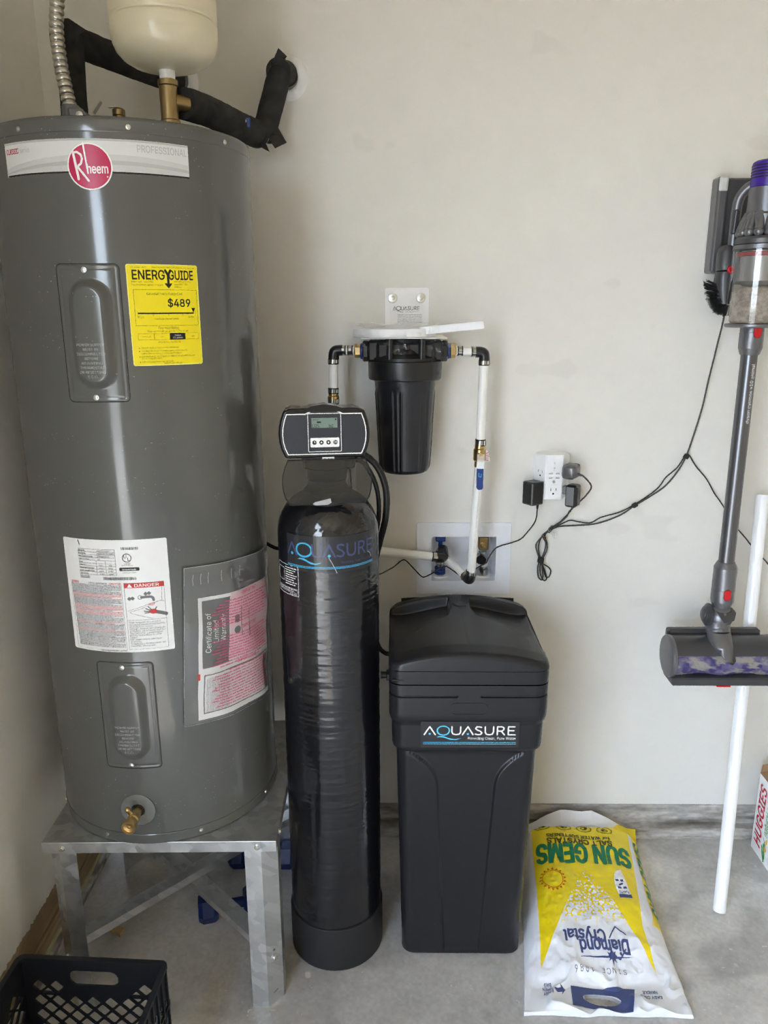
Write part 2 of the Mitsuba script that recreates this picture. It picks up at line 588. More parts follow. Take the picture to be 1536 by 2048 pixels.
# left wall: torn lower edge of the drywall over a wooden plate
pts, y = [(0.0, ZC), (YF, ZC)], YF
r = random.Random(3)
low = []
while y < 0:
    low.append((y, 0.176 + r.uniform(-0.004, 0.004)))
    low.append((y + 0.006, 0.176 + r.uniform(0.0, 0.007)))
    y += r.choice((0.011, 0.013, 0.017))
low.append((0.0, 0.176))
wl = sg.Polygon(pts + low).buffer(0).difference(bar(UNSEEN_DOOR_Y0, -0.2, UNSEEN_DOOR_Y1, UNSEEN_DOOR_Z))
m = poly(wl, 0, 0.0127)
structure('wall_left', warp(m, lambda q: np.stack([-q[:, 2], q[:, 0], q[:, 1]], 1)), 'm_drywall', False, 'painted drywall with a torn lower edge above a wooden plate')
part('wall_left', 'sill_plate', box([-0.10, UNSEEN_DOOR_Y1 + 0.01, 0.080], [-0.014, 0.0, 0.30], 0.003), 'm_wood', 20, label='bare pine plate')
part('wall_left', 'sill_plate', box([-0.10, UNSEEN_DOOR_Y1 + 0.01, 0.038], [-0.008, 0.0, 0.078], 0.003), 'm_wood', 20, label='lower pine plate')
part('wall_left', 'pale_edge', box([-0.10, UNSEEN_DOOR_Y1 + 0.01, 0.026], [-0.004, 0.0, 0.037], 0.001), 'm_wood_pale', 20, label='pale edge of the lowest board')
part('wall_left', 'curb', box([-0.12, UNSEEN_DOOR_Y1 + 0.01, -0.02], [0.004, 0.0, 0.026]), 'm_curb', False, label='concrete curb')


def rough_strip(x0, x1, z0, z1, y0, amp, seed, zedge=0.004):
    nx, nz = 420, 14
    X, Z = np.meshgrid(np.linspace(x0, x1, nx), np.linspace(z0, z1, nz), indexing='ij')
    P = np.stack([X * 14, np.zeros_like(X), Z * 60], -1)
    d = (meshkit.fbm(P, 4, seed) - 0.5) * amp
    e = (meshkit.fbm(np.stack([X[:, 0] * 30, X[:, 0] * 0, X[:, 0] * 0], -1), 3, seed + 9) - 0.5) * zedge * 2
    Zs = Z + e[:, None] * (np.linspace(0, 1, nz)[None] ** 3)
    V = [np.stack([X, y0 + d, Zs], -1).reshape(-1, 3)]
    back = np.stack([X[:, -1], np.full(nx, y0 + 0.08), Zs[:, -1]], -1)
    V = np.vstack(V + [back])
    F = []
    for i in range(nx - 1):
        for j in range(nz - 1):
            a, b, c, d2 = i * nz + j, (i + 1) * nz + j, (i + 1) * nz + j + 1, i * nz + j + 1
            F += [[a, b, c], [a, c, d2]]
        t0, t1 = i * nz + nz - 1, (i + 1) * nz + nz - 1
        k0, k1 = nx * nz + i, nx * nz + i + 1
        F += [[t0, t1, k1], [t0, k1, k0]]
    return trimesh.Trimesh(V, np.array(F), process=False)


structure('baseboard_back', rough_strip(0, XR, 0.040, 0.1075, 0.004, 0.006, 4, 0.001), 'm_curb', 40, 'rough concrete stem wall under the drywall')
part('baseboard_back', 'ledge', rough_strip(0, XR, -0.004, 0.041, -0.024, 0.016, 7), 'm_curb', 40, label='broken lower concrete course')

structure('ceiling', slab([-0.1, YF, ZC], [XR + 0.1, 0.1, ZC + 0.1]), 'm_unseen_room', False)
structure('wall_right', slab([XR, YF, 0.0], [XR + 0.1, 0.1, ZC]), 'm_unseen_room', False)
structure('wall_front', slab([-0.1, YF - 0.1, 0.0], [XR + 0.1, YF, ZC]), 'm_unseen_room', False)

# ------------------------------------------------------------------ water heater on its stand
HX, HY, HR, HZ0, HZ1 = 0.3173, -0.3939, 0.2538, 0.4625, 1.930
HM = cyl_map(HX, HY, HR)
wh = thing('water_heater', 'tall grey cylindrical electric water heater standing on the galvanized stand', 'water heater')
body = lathe([(HR, HZ0 + 0.0245), (HR, 1.9035)], (HX, HY, 0), n=160, cap=False)
part(wh, 'jacket', body, 'm_heater', 60)
part(wh, 'base_ring', lathe([(0.0, HZ0), (HR + 0.0005, HZ0), (HR + 0.0016, HZ0 + 0.002), (HR + 0.0016, HZ0 + 0.022), (HR + 0.0005, HZ0 + 0.0238), (HR - 0.004, HZ0 + 0.0245)], (HX, HY, 0), n=160), 'm_heater', 30)
part(wh, 'top_cap', lathe([(HR - 0.004, 1.9035), (HR + 0.0004, 1.9037), (HR + 0.0015, 1.9055), (HR + 0.0015, 1.922), (HR - 0.0005, 1.9275), (HR - 0.004, 1.9298), (HR - 0.02, 1.9302), (0, 1.930)], (HX, HY, 0), n=160), 'm_heater', 40)


def on_heater(th_deg, z, off=0.0):
    t = math.radians(th_deg)
    n = np.array([math.sin(t), -math.cos(t), 0])
    return np.array([HX, HY, z]) + n * (HR + off), n


for th in (-72, -25.0, 20.4, 64.6, 110):
    p, n = on_heater(th, 1.9125, 0.0014)
    part(wh, 'screw', screw_mesh(p, n, 0.0036), 'm_steel', 30)
for th in (-64, -19.0, 28.3, 71.5, 118):
    p, n = on_heater(th, HZ0 + 0.0135, 0.0014)
    part(wh, 'screw', screw_mesh(p, n, 0.0036), 'm_steel', 30)


def access_panel(s0, s1, z0, z1):
    """Pressed cover plate with a raised oval plateau."""
    ns, nz = 110, 190
    S, Z = np.meshgrid(np.linspace(s0, s1, ns), np.linspace(z0, z1, nz), indexing='ij')
    cs, cz = (s0 + s1) / 2 + 0.001, (z0 + z1) / 2 - 0.001
    hw, hh, rr = 0.0415, (z1 - z0) / 2 - 0.023, 0.0405
    dx, dz = np.abs(S - cs) - (hw - rr), np.abs(Z - cz) - (hh - rr)
    d = np.hypot(np.maximum(dx, 0), np.maximum(dz, 0)) + np.minimum(np.maximum(dx, dz), 0) - rr
    t = np.clip(-d / 0.019, 0, 1)
    h = 0.0135 * t * t * (3 - 2 * t)
    er = 0.009
    ex, ez = np.abs(S - (s0 + s1) / 2) - ((s1 - s0) / 2 - er), np.abs(Z - (z0 + z1) / 2) - ((z1 - z0) / 2 - er)
    e = np.hypot(np.maximum(ex, 0), np.maximum(ez, 0)) + np.minimum(np.maximum(ex, ez), 0) - er
    edge = np.clip(-e / 0.0045, 0, 1)
    h = h + 0.0026 * np.sqrt(edge) - 0.0012 * (edge <= 0) - 0.0009 * np.exp(-((-e - 0.0075) / 0.0028) ** 2)
    V = HM(np.stack([S.ravel(), Z.ravel(), h.ravel()], 1))
    i, j = np.meshgrid(np.arange(ns - 1), np.arange(nz - 1), indexing='ij')
    a = (i * nz + j).ravel()
    F = np.vstack([np.stack([a, a + nz, a + nz + 1], 1), np.stack([a, a + nz + 1, a + 1], 1)])
    keep = (e.ravel()[F] < 0.0006).all(1)
    m = trimesh.Trimesh(V, F[keep], process=False)
    m.remove_unreferenced_vertices()
    key = part(wh, 'access_panel', m, 'm_heater', True)
    # a dark gap all round
    rim = sg.Polygon(rrect(s0, z0, s1, z1, er).buffer(0.0009).exterior, [rrect(s0, z0, s1, z1, er).buffer(-0.0003).exterior.coords])
    part(key, 'edge_gap', warp(poly(rim, 0.0003), HM, 0.01), 'm_ink', False)
    for zz in (z1 - 0.0105, z0 + 0.0085):
        p, n = HM(np.array([[(s0 + s1) / 2 - 0.004, zz, 0.0022]]))[0], None
        th = ((s0 + s1) / 2 - 0.004) / HR
        part(key, 'screw', screw_mesh(p, np.array([math.sin(th), -math.cos(th), 0]), 0.0042), 'm_steel', 30)
    words = ['POWER SUPPLY', 'MUST BE', 'DISCONNECTED', 'BEFORE', 'ADJUSTING', 'THERMOSTAT', 'OR RESETTING', 'E.C.O.']
    tx = [text(w, 0.0046, cs - 0.001, z0 + 0.104 - 0.0083 * k, 0.0165, align='c') for k, w in enumerate(words)]
    part(key, 'embossed_lettering', warp(cat(tx), HM, 0.02), 'm_ink_pale', False, kind='stuff')


access_panel(-0.0615, 0.0548, 1.4355, 1.6845)
access_panel(-0.0655, 0.0540, 0.6510, 0.8985)


def sheet(shape, off, mat, parent, name, thick=0.0003, edge=0.012, m=HM, **kw):
    return part(parent, name, warp(poly(shape, off - thick, off), m, edge), mat, False, **kw)


def prints(items, mat, parent, name='lettering', m=HM, edge=0.015, **kw):
    return part(parent, name, warp(cat(items), m, edge), mat, False, kind='stuff', **kw)


# --- silver banner with the round maroon badge
b = part(wh, 'banner_label', warp(poly(bar(-0.1565, 1.8365, 0.1955, 1.8925), 0.0001, 0.0005), HM, 0.012), 'm_label_silver_light', False, label='silver banner label')
sheet(bar(-0.1565, 1.8888, 0.1955, 1.8925), 0.0007, 'm_label_silver_dark', b, 'top_strip')
sheet(bar(-0.155, 1.8365, 0.1955, 1.8392), 0.0007, 'm_ink', b, 'black_strip')
wave = lambda x0, x1, za, zb, zc, n=30: [(x0 + (x1 - x0) * t, za * (1 - t) ** 2 + 2 * zb * t * (1 - t) + zc * t * t) for t in np.linspace(0, 1, n)]
sheet(sg.Polygon(wave(-0.156, 0.195, 1.850, 1.880, 1.858) + [(0.195, 1.8393), (-0.156, 1.8393)]), 0.0008, 'm_label_silver', b, 'wave_band')
sheet(sg.Polygon(wave(-0.156, 0.195, 1.843, 1.868, 1.850) + [(0.195, 1.8393), (-0.156, 1.8393)]), 0.0010, 'm_label_silver_dark', b, 'wave_band')
sheet(sg.Polygon(wave(-0.156, 0.195, 1.8405, 1.858, 1.845) + [(0.195, 1.8393), (-0.156, 1.8393)]), 0.0012, 'm_label_silver', b, 'wave_band')
prints([text('CLASSIC', 0.0085, -0.1515, 1.8735, 0.0009, width=0.034, bold=True)], 'm_magenta', b)
prints([text('series', 0.0085, -0.1135, 1.8735, 0.0009, width=0.022), text('PROFESSIONAL', 0.0112, 0.1925, 1.8735, 0.0009, width=0.090, align='r', bold=True)], 'm_label_silver_dark', b)
L = (0.0205, 1.8468)
disc = sg.Point(L).buffer(0.0385, 24)
g = part(wh, 'round_badge', warp(poly(disc, 0.0006, 0.0016), HM, 0.012), 'm_print_white', False, label='round maroon maker badge with a white rim')
sheet(sg.Point(L).buffer(0.0362, 24), 0.0019, 'm_magenta', g, 'field')
bigR = [line([(L[0] - 0.0265, L[1] + 0.0235), (L[0] - 0.0205, L[1] - 0.0205)], 0.0042),
        line([(L[0] - 0.0265, L[1] + 0.0225), (L[0] - 0.020, L[1] + 0.0235), (L[0] - 0.0135, L[1] + 0.0195), (L[0] - 0.0115, L[1] + 0.0125), (L[0] - 0.0145, L[1] + 0.0045), (L[0] - 0.0225, L[1] - 0.0015)], 0.0036),
        line([(L[0] - 0.0205, L[1] - 0.0005), (L[0] - 0.007, L[1] - 0.0185), (L[0] - 0.0035, L[1] - 0.0235)], 0.0036),
        line([(L[0] - 0.008, L[1] + 0.0375), (L[0] - 0.0035, L[1] - 0.011)], 0.0028)]
hee = sg.Polygon()
prints([poly(x, 0.0021) for x in bigR] + [text('heem', 0.0150, L[0] - 0.0045, L[1] - 0.0108, 0.0021, width=0.0355, bold=True)], 'm_print_white', g)
prints([poly(sg.Point(L[0] + 0.029, L[1] - 0.0165).buffer(0.0013), 0.0021)], 'm_print_white', g, 'register_mark')

# --- yellow energy label
EX0, EX1, EZ0, EZ1 = 0.0660, 0.1990, 1.5015, 1.6845
W, Hh = EX1 - EX0, EZ1 - EZ0
e = part(wh, 'energy_label', warp(poly(rrect(EX0, EZ0, EX1, EZ1, 0.004), 0.0001, 0.0005), HM, 0.012), 'm_yellow_edge', False, label='bright yellow energy guide label')
sheet(rrect(EX0 + 0.0016, EZ0 + 0.0016, EX1 - 0.0016, EZ1 - 0.0016, 0.003), 0.0007, 'm_yellow', e, 'field')
U = lambda a: EX0 + a * W
Vv = lambda a: EZ1 - a * Hh
k = 0.0009
it = [text('ENERG', 0.0162, U(0.075), Vv(0.146), k, width=0.0585, bold=True), text('GUIDE', 0.0162, U(0.925), Vv(0.146), k, width=0.0475, align='r', bold=True),
      poly(line([(U(0.525), Vv(0.058)), (U(0.56), Vv(0.105)), (U(0.56), Vv(0.205))], 0.0042), k), poly(line([(U(0.595), Vv(0.058)), (U(0.56), Vv(0.105))], 0.0042), k),
      poly(sg.Polygon([(U(0.508), Vv(0.187)), (U(0.53), Vv(0.180)), (U(0.56), Vv(0.205)), (U(0.59), Vv(0.180)), (U(0.612), Vv(0.187)), (U(0.56), Vv(0.232))]), k),
      text('$489', 0.0135, U(0.86), Vv(0.412), k, width=0.044, align='r', bold=True),
      poly(bar(U(0.115), Vv(0.470), U(0.905), Vv(0.484)), k), poly(sg.Polygon([(U(0.868), Vv(0.425)), (U(0.928), Vv(0.425)), (U(0.898), Vv(0.472))]), k),
      poly(bar(U(0.528), Vv(0.675), U(0.748), Vv(0.742)), k)]
prints(it, 'm_ink', e)
it = [text('Estimated Yearly Energy Cost', 0.0044, U(0.50), Vv(0.297), k, width=0.066, align='c'), text('$121', 0.0034, U(0.105), Vv(0.523), k), text('$494', 0.0034, U(0.905), Vv(0.523), k, align='r'),
      text('Cost Range of Similar Models', 0.0032, U(0.50), Vv(0.540), k, width=0.045, align='c'), text('First Hour Rating', 0.0048, U(0.52), Vv(0.636), k, width=0.038, align='c'),
      text('(How much hot water you get in the first hour of use)', 0.0036, U(0.51), Vv(0.664), k, width=0.076, align='c'),
      text('very small', 0.0026, U(0.20), Vv(0.715), k, align='c'), text('low', 0.0026, U(0.42), Vv(0.715), k, align='c'), text('high', 0.0026, U(0.87), Vv(0.715), k, align='c'),
      text('Estimated Yearly Electricity Use', 0.0030, U(0.52), Vv(0.772), k, width=0.042, align='c'),
      text('U.S. Government', 0.0026, U(0.06), Vv(0.036), k), text('Federal law prohibits removal of this label before consumer purchase', 0.0024, U(0.95), Vv(0.036), k, width=0.080, align='r'),
      text('Water Heater - ELECTRIC', 0.0030, U(0.06), Vv(0.176), k, width=0.038), text('Tank Size (Storage Capacity): 40 gallons', 0.0030, U(0.06), Vv(0.206), k, width=0.056),
      text('Rheem Sales Company, Inc.', 0.0030, U(0.64), Vv(0.172), k, width=0.032), text('Model: PROE40 T2 RH95', 0.0030, U(0.64), Vv(0.200), k, width=0.027), text('409817', 0.0028, U(0.64), Vv(0.226), k),
      text('Your cost will depend on your utility rates and use.', 0.0030, U(0.12), Vv(0.826), k, width=0.070), text('Cost range based only on models fueled by electricity with a', 0.0030, U(0.12), Vv(0.858), k, width=0.087),
      text('medium first hour rating (51 to less than 75 gallons).', 0.0030, U(0.12), Vv(0.884), k, width=0.076), text('Estimated energy cost is based on a national average electricity cost', 0.0030, U(0.12), Vv(0.913), k, width=0.101),
      text('of 14 cents per kWh.', 0.0030, U(0.12), Vv(0.934), k, width=0.036), text('Estimated yearly energy use: 3493 kWh.', 0.0030, U(0.12), Vv(0.968), k, width=0.058), text('www.ftc.gov/energy', 0.0030, U(0.55), Vv(0.985), k, width=0.033, align='c')]
for vv in (0.822, 0.854, 0.909, 0.964):
    it.append(poly(sg.Point(U(0.095), Vv(vv)).buffer(0.0010, 4), k))
fr_ = bar(U(0.075), Vv(0.245), U(0.965), Vv(0.600))
it.append(poly(fr_.difference(fr_.buffer(-0.0005, join_style=2)), k))
for a0, a1 in ((0.09, 0.31), (0.31, 0.528), (0.748, 0.955)):
    q = bar(U(a0), Vv(0.677), U(a1), Vv(0.740))
    it.append(poly(q.difference(q.buffer(-0.0004, join_style=2)), k))
for a in (0.115, 0.32, 0.53, 0.735, 0.925):
    it.append(poly(bar(U(a) - 0.0003, Vv(0.455 if a in (0.115, 0.925) else 0.484), U(a) + 0.0003, Vv(0.505)), k))
prints(it, 'm_ink_yellow', e, 'small_lettering', edge=0.02)
prints([text('medium', 0.0025, U(0.64), Vv(0.704), 0.0011, align='c'), text('53 gallons', 0.0027, U(0.64), Vv(0.729), 0.0011, align='c')], 'm_print_white', e, 'white_lettering')

# --- white rating and warning label
RX0, RX1, RZ0, RZ1 = -0.1172, 0.1002, 0.9220, 1.1630
W2, H2 = RX1 - RX0, RZ1 - RZ0
rl = part(wh, 'rating_label', warp(poly(rrect(RX0, RZ0, RX1, RZ1, 0.003), 0.0001, 0.0006), HM, 0.012), 'm_label_white', False, label='large white rating and warning label')
U = lambda a: RX0 + a * W2
Vv = lambda a: RZ1 - a * H2
ink, red = [], []
for q in (0.083, 0.108, 0.132, 0.156, 0.180, 0.206, 0.230, 0.255, 0.281, 0.306):
    ink.append(poly(bar(U(0.16), Vv(q) - 0.0003, U(0.53), Vv(q) + 0.0003), k))
for a in (0.345, 0.435):
    ink.append(poly(bar(U(a) - 0.0003, Vv(0.180), U(a) + 0.0003, Vv(0.306)), k))
ink.append(poly(bar(U(0.53) - 0.0003, Vv(0.083), U(0.53) + 0.0003, Vv(0.306)), k))
for q, s1_, s2_ in ((0.104, 'Serial No.', 'A232124417'), (0.128, 'Model No.', 'PROE40 T2 RH95'), (0.152, 'Manufacture Date', '19MAY2021'), (0.176, 'Cap. U.S. Gal.', '40')):
    ink += [text(s1_, 0.0028, U(0.165), Vv(q), k, bold=True), text(s2_, 0.0031, U(0.36), Vv(q), k, bold=True)]
for i, s1_ in enumerate(('Phase', 'Volts AC', 'Upper Element Watts', 'Lower Element Watts', 'Total Watts')):
    q = 0.203 + 0.0248 * i
    ink += [text(s1_, 0.0027, U(0.165), Vv(q), k, bold=True, width=min(0.034, 0.0018 * len(s1_)))]
    if i:
        ink += [text(('240', '4500', '4500', '4500')[i - 1], 0.0029, U(0.39), Vv(q), k, align='c', bold=True), text(('208', '3380', '3380', '3380')[i - 1], 0.0029, U(0.48), Vv(q), k, align='c', bold=True)]
ring = sg.Point(U(0.635), Vv(0.155)).buffer(0.0092, 16)
ink += [poly(ring.difference(ring.buffer(-0.0014)), k), text('U', 0.0062, U(0.621), Vv(0.156), k, align='c', bold=True), text('L', 0.0062, U(0.651), Vv(0.178), k, align='c', bold=True), text('LISTED', 0.0026, U(0.635), Vv(0.212), k, align='c', bold=True),
        text('HOUSEHOLD STORAGE TANK', 0.0018, U(0.635), Vv(0.224), k, align='c', width=0.022), poly(rrect(U(0.56), Vv(0.268), U(0.74), Vv(0.238), 0.002), k), text('ASSEMBLED IN MEXICO', 0.0022, U(0.65), Vv(0.287), k, align='c', width=0.028)]
r = random.Random(11)


def barcode(x0, x1, z0, z1):
    x, out = x0, []
    while x < x1 - 0.001:
        w = r.choice((0.0005, 0.0009, 0.0013))
        out.append(poly(bar(x, z0, x + w, z1), k))
        x += w + r.choice((0.0005, 0.0009))
    return out


ink += barcode(U(0.40), U(0.71), Vv(0.348), Vv(0.322)) + barcode(U(0.59), U(0.75), Vv(0.085), Vv(0.062))
ink += [scribble(U(0.165), U(0.27), Vv(0.322 + 0.009 * i), 0.0014, 20 + i, w=k) for i in range(3)]
ink.append(text('ELECTRIC WATER HEATER', 0.0032, U(0.335), Vv(0.388), k, align='c', width=0.040, bold=True))
for i in range(58):
    q = 0.403 + 0.0097 * i
    (red if i in (8, 9, 10, 12, 19, 20, 21, 22, 24, 25, 26, 27, 34, 35, 41, 42) else ink).append(scribble(U(0.05 + 0.0004 * i), U(0.555) - (0.02 if i % 6 == 5 else 0), Vv(q), 0.0016, 40 + i, w=k, cw=0.8))
red += [text('WARNING', 0.0042, U(0.05), Vv(0.390), k, bold=True, width=0.019), text('CAUTION', 0.0042, U(0.56), Vv(0.390), k, align='r', bold=True, width=0.024)]
q = bar(U(0.045), Vv(0.985), U(0.562), Vv(0.394))
ink.append(poly(q.difference(q.buffer(-0.0004, join_style=2)), k))
for qv in (0.475, 0.545, 0.612, 0.745, 0.800, 0.862):
    ink.append(poly(bar(U(0.05), Vv(qv) - 0.00025, U(0.56), Vv(qv) + 0.00025), k))
ink.append(text('MAX. WORKING PRESSURE 150 P.S.I.', 0.0028, U(0.56), Vv(0.9875) - 0.0012, k, align='r', width=0.055, bold=True))
# danger panel
q = bar(U(0.585), Vv(0.975), U(0.945), Vv(0.375))
ink.append(poly(q.difference(q.buffer(-0.0005, join_style=2)), k))
ink.append(poly(bar(U(0.585), Vv(0.708) - 0.0003, U(0.945), Vv(0.708) + 0.0003), k))
red.append(poly(bar(U(0.585), Vv(0.420), U(0.945), Vv(0.375)), k))
ink += [poly(line([(U(0.60), Vv(0.625)), (U(0.80), Vv(0.570)), (U(0.90), Vv(0.545)), (U(0.945), Vv(0.553))], 0.0006), k), poly(line([(U(0.925), Vv(0.42)), (U(0.915), Vv(0.545))], 0.0005), k),
        poly(line([(U(0.82), Vv(0.70)), (U(0.63), Vv(0.645)), (U(0.62), Vv(0.635)), (U(0.80), Vv(0.585))], 0.0006), k)]
fa = [line([(U(0.735), Vv(0.505)), (U(0.82), Vv(0.503)), (U(0.838), Vv(0.515)), (U(0.842), Vv(0.535))], 0.0052)]
fl = sg.Point(U(0.722), Vv(0.505)).buffer(0.0046, 10)
grey = [poly(x, k) for x in fa] + [poly(fl.difference(fl.buffer(-0.0012)), k)]
for cx_, cz_ in ((0.625, 0.515), (0.655, 0.512), (0.775, 0.475), (0.805, 0.472)):
    st = sg.Point(U(cx_), Vv(cz_)).buffer(0.0036, 3)
    grey.append(poly(st.union(affinity.rotate(st.envelope, 45)).buffer(-0.0004), k))
hand = [line([(U(0.945), Vv(0.668)), (U(0.89), Vv(0.650)), (U(0.845), Vv(0.640))], 0.0075)]
for dx_, dz_ in ((0.755, 0.648), (0.750, 0.630), (0.765, 0.608), (0.787, 0.592), (0.862, 0.600)):
    hand.append(line([(U(0.835), Vv(0.640)), (U(dx_), Vv(dz_))], 0.0024))
grey += [poly(x, k) for x in hand]
red += [poly(affinity.scale(sg.Point(U(0.832), Vv(0.636)).buffer(0.0062, 8), 1.25, 0.85), 0.0011), text('HOT', 0.0052, U(0.825), Vv(0.582), k, align='c', width=0.0125, bold=True)]
for i, s_ in enumerate(('Water temperature over 125 F', 'can cause severe burns instantly', 'or death from scalds.', 'Children, disabled and elderly are', 'at highest risk of being scalded.', 'See instruction manual before',
                        'setting temperature at water', 'heater.', 'Feel water before bathing or', 'showering.', 'Temperature limiting valves are', 'available, see manual.')):
    ink.append(text(s_, 0.0037, U(0.60), Vv(0.735 + 0.0195 * i), k, width=min(0.072, 0.00225 * len(s_))))
prints(ink, 'm_ink', rl, edge=0.03)
prints(red, 'm_ink_red', rl, 'red_lettering', edge=0.03)
prints(grey, 'm_ink_grey', rl, 'tap_and_hand_picture')
prints([text('DANGER', 0.0066, U(0.79), Vv(0.412), 0.0011, align='c', width=0.048, bold=True), poly(sg.Polygon([(U(0.612), Vv(0.415)), (U(0.662), Vv(0.415)), (U(0.637), Vv(0.380))]), 0.0011)], 'm_print_white', rl, 'white_lettering')
prints([text('intertek', 0.0030, U(0.65), Vv(0.261), 0.0011, align='c', width=0.028, bold=True)], 'm_print_white', rl, 'mark')
prints([poly(sg.LineString([(U(0.175), Vv(0.012)), (U(0.188), Vv(0.048))]).buffer(0.0009), k)], 'm_ink', rl, 'tear')

# --- drain valve
p, n = on_heater(-1.2, 0.548)
ring = lathe([(0.0145, 0.0004), (0.0150, 0.0016), (0.036, 0.0016), (0.038, 0.0002)], p, n, 48, cap=False)
dv = part(wh, 'drain_valve', lathe([(0.010, -0.012), (0.0102, 0.018), (0.0125, 0.020), (0.0125, 0.034), (0.0105, 0.037), (0.0105, 0.049), (0.0148, 0.0495), (0.0158, 0.0515), (0.0152, 0.0535), (0.0158, 0.0555), (0.0152, 0.0575), (0.0158, 0.0595), (0.0148, 0.0625), (0.0118, 0.0625), (0.0115, 0.059), (0.0045, 0.058), (0.004, 0.054), (0.0, 0.054)], p, n, 32), 'm_brass', 25, label='brass drain valve')
part(dv, 'stem', cat(rod(p + n * 0.027 + np.array([-0.004, 0, 0.008]), p + n * 0.030 + np.array([-0.010, 0, 0.021]), 0.0055, 0.0045, 16), trimesh.creation.icosphere(3, 0.0062).apply_translation(p + n * 0.0303 + np.array([-0.0105, 0, 0.022]))), 'm_brass', 40)
pbr('m_ring', (0.15, 0.155, 0.15), 0.4, spec=0.4)
part(wh, 'drain_ring', ring, 'm_ring', 40, label='flat ring around the drain valve')
part(wh, 'drain_opening_shade', lathe([(0.0, 0.0005), (0.0147, 0.0005)], p, n, 32, cap=False), 'm_ink', False)  # flat black disc; the shade inside the hole is put into its colour

# --- fittings on top
part(wh, 'relief_valve', cat(hexnut((0.293, -0.330, 1.930), (0.293, -0.330, 1.975), 0.0165), lathe([(0.0115, 0), (0.0115, 0.022), (0.013, 0.024), (0.013, 0.034), (0.008, 0.038), (0, 0.038)], (0.293, -0.330, 1.975), n=24)), 'm_brass_dark', 25, label='brass relief valve')
part(wh + '__relief_valve', 'lever', cat(box([0.272, -0.336, 2.0135], [0.292, -0.324, 2.0155], 0.0005), rot(box([0.252, -0.337, 1.985], [0.2535, -0.323, 2.014], 0.0005), [0, 1, 0], 38, (0.272, -0.33, 2.012))), 'm_steel', 30)
part(wh, 'cold_nipple', lathe([(0.0135, 1.930), (0.0135, 1.9635)], (0.4165, -0.39, 0), n=24), 'm_white', 30)
part(wh, 'hot_nipple', lathe([(0.0135, 1.930), (0.0135, 1.9450)], (0.2190, -0.385, 0), n=24), 'm_steel', 30)

# --- galvanized stand
SX, SY, SZ, SA, SH = 0.3430, -0.3817, 0.4615, 1.178, 0.260
st = thing('heater_stand', 'galvanized sheet metal stand with angled legs under the grey water heater', 'stand')
SXF = trimesh.transformations.translation_matrix([SX, SY, 0]) @ trimesh.transformations.rotation_matrix(math.radians(SA), [0, 0, 1])


def stm(mesh):
    mesh = mesh.copy()
    mesh.apply_transform(SXF)
    return mesh


lip = 0.027
top = cat(box([-SH, -SH, SZ - 0.0014], [SH, SH, SZ]), box([-SH, -SH, SZ - lip], [SH, -SH + 0.0014, SZ - 0.0014]), box([-SH, SH - 0.0014, SZ - lip], [SH, SH, SZ - 0.0014]),
          box([-SH, -SH, SZ - lip], [-SH + 0.0014, SH, SZ - 0.0014]), box([SH - 0.0014, -SH, SZ - lip], [SH, SH, SZ - 0.0014]), rod((-SH, -SH + 0.0008, SZ - 0.0009), (SH, -SH + 0.0008, SZ - 0.0009), 0.0016, n=10))
part(st, 'top_sheet', stm(top), 'm_galv', 20)
prof = sg.LineString([(0.071, 0.0022), (0.034, 0.0022), (0.0022, 0.034), (0.0022, 0.071)]).buffer(0.0011, cap_style=2, join_style=2)
for sx_, sy_ in ((-1, -1), (1, -1), (1, 1), (-1, 1)):
    m = trimesh.creation.extrude_polygon(prof, SZ - 0.0016, engine='earcut')
    v = m.vertices.copy()
    m.vertices = np.stack([sx_ * (SH - 0.0016 - v[:, 0]), sy_ * (SH - 0.0016 - v[:, 1]), v[:, 2]], 1)
    if sx_ * sy_ > 0:
        pass
    m.fix_normals()
    if (sx_, sy_) == (1, -1):
        nrm = np.array([1, -1, 0]) / math.sqrt(2)
        tt = np.array([1, 1, 0]) / math.sqrt(2)
        pc = np.array([SH - 0.0016 - 0.0181, -(SH - 0.0016 - 0.0181), 0])
        slot = []
        for zz, w_, h_, a_ in ((0.032, 0.014, 0.0032, 12), (0.150, 0.0055, 0.0062, 0)):
            q = box([-w_ / 2, -0.004, -h_ / 2], [w_ / 2, 0.004, h_ / 2])
            q = rot(q, [0, 1, 0], -a_)
            M = np.eye(4)
            M[:3, 0], M[:3, 1], M[:3, 2], M[:3, 3] = tt, np.cross([0, 0, 1], tt), [0, 0, 1], pc + [0, 0, zz]
            q.apply_transform(M)
            slot.append(q)
        try:
            m = cut(m, *slot)
        except Exception:
            pass
    key = part(st, 'leg', stm(m), 'm_galv', 20)
M4 = trimesh.transformations.transform_points


def bolt(p, n, parent, r=0.006):
    m = cat(lathe([(r * 1.35, 0), (r * 1.35, 0.001), (r, 0.0012), (r, 0.0035), (r * 0.8, 0.0045), (0, 0.0048)], p, n, 18))
    part(parent, 'bolt', stm(m), 'm_steel', 30)


for x_ in (-SH + 0.043, SH - 0.043):
    bolt((x_, -SH, SZ - 0.0155), (0, -1, 0), st, 0.0052)
bolt((SH, -SH + 0.055, SZ - 0.0155), (1, 0, 0), st, 0.005)
bolt((SH - 0.0180, -SH + 0.0187, 0.128), (0.707, -0.707, 0), st, 0.0062)
bolt((-SH + 0.0180, -SH + 0.0187, 0.140), (-0.707, -0.707, 0), st, 0.005)


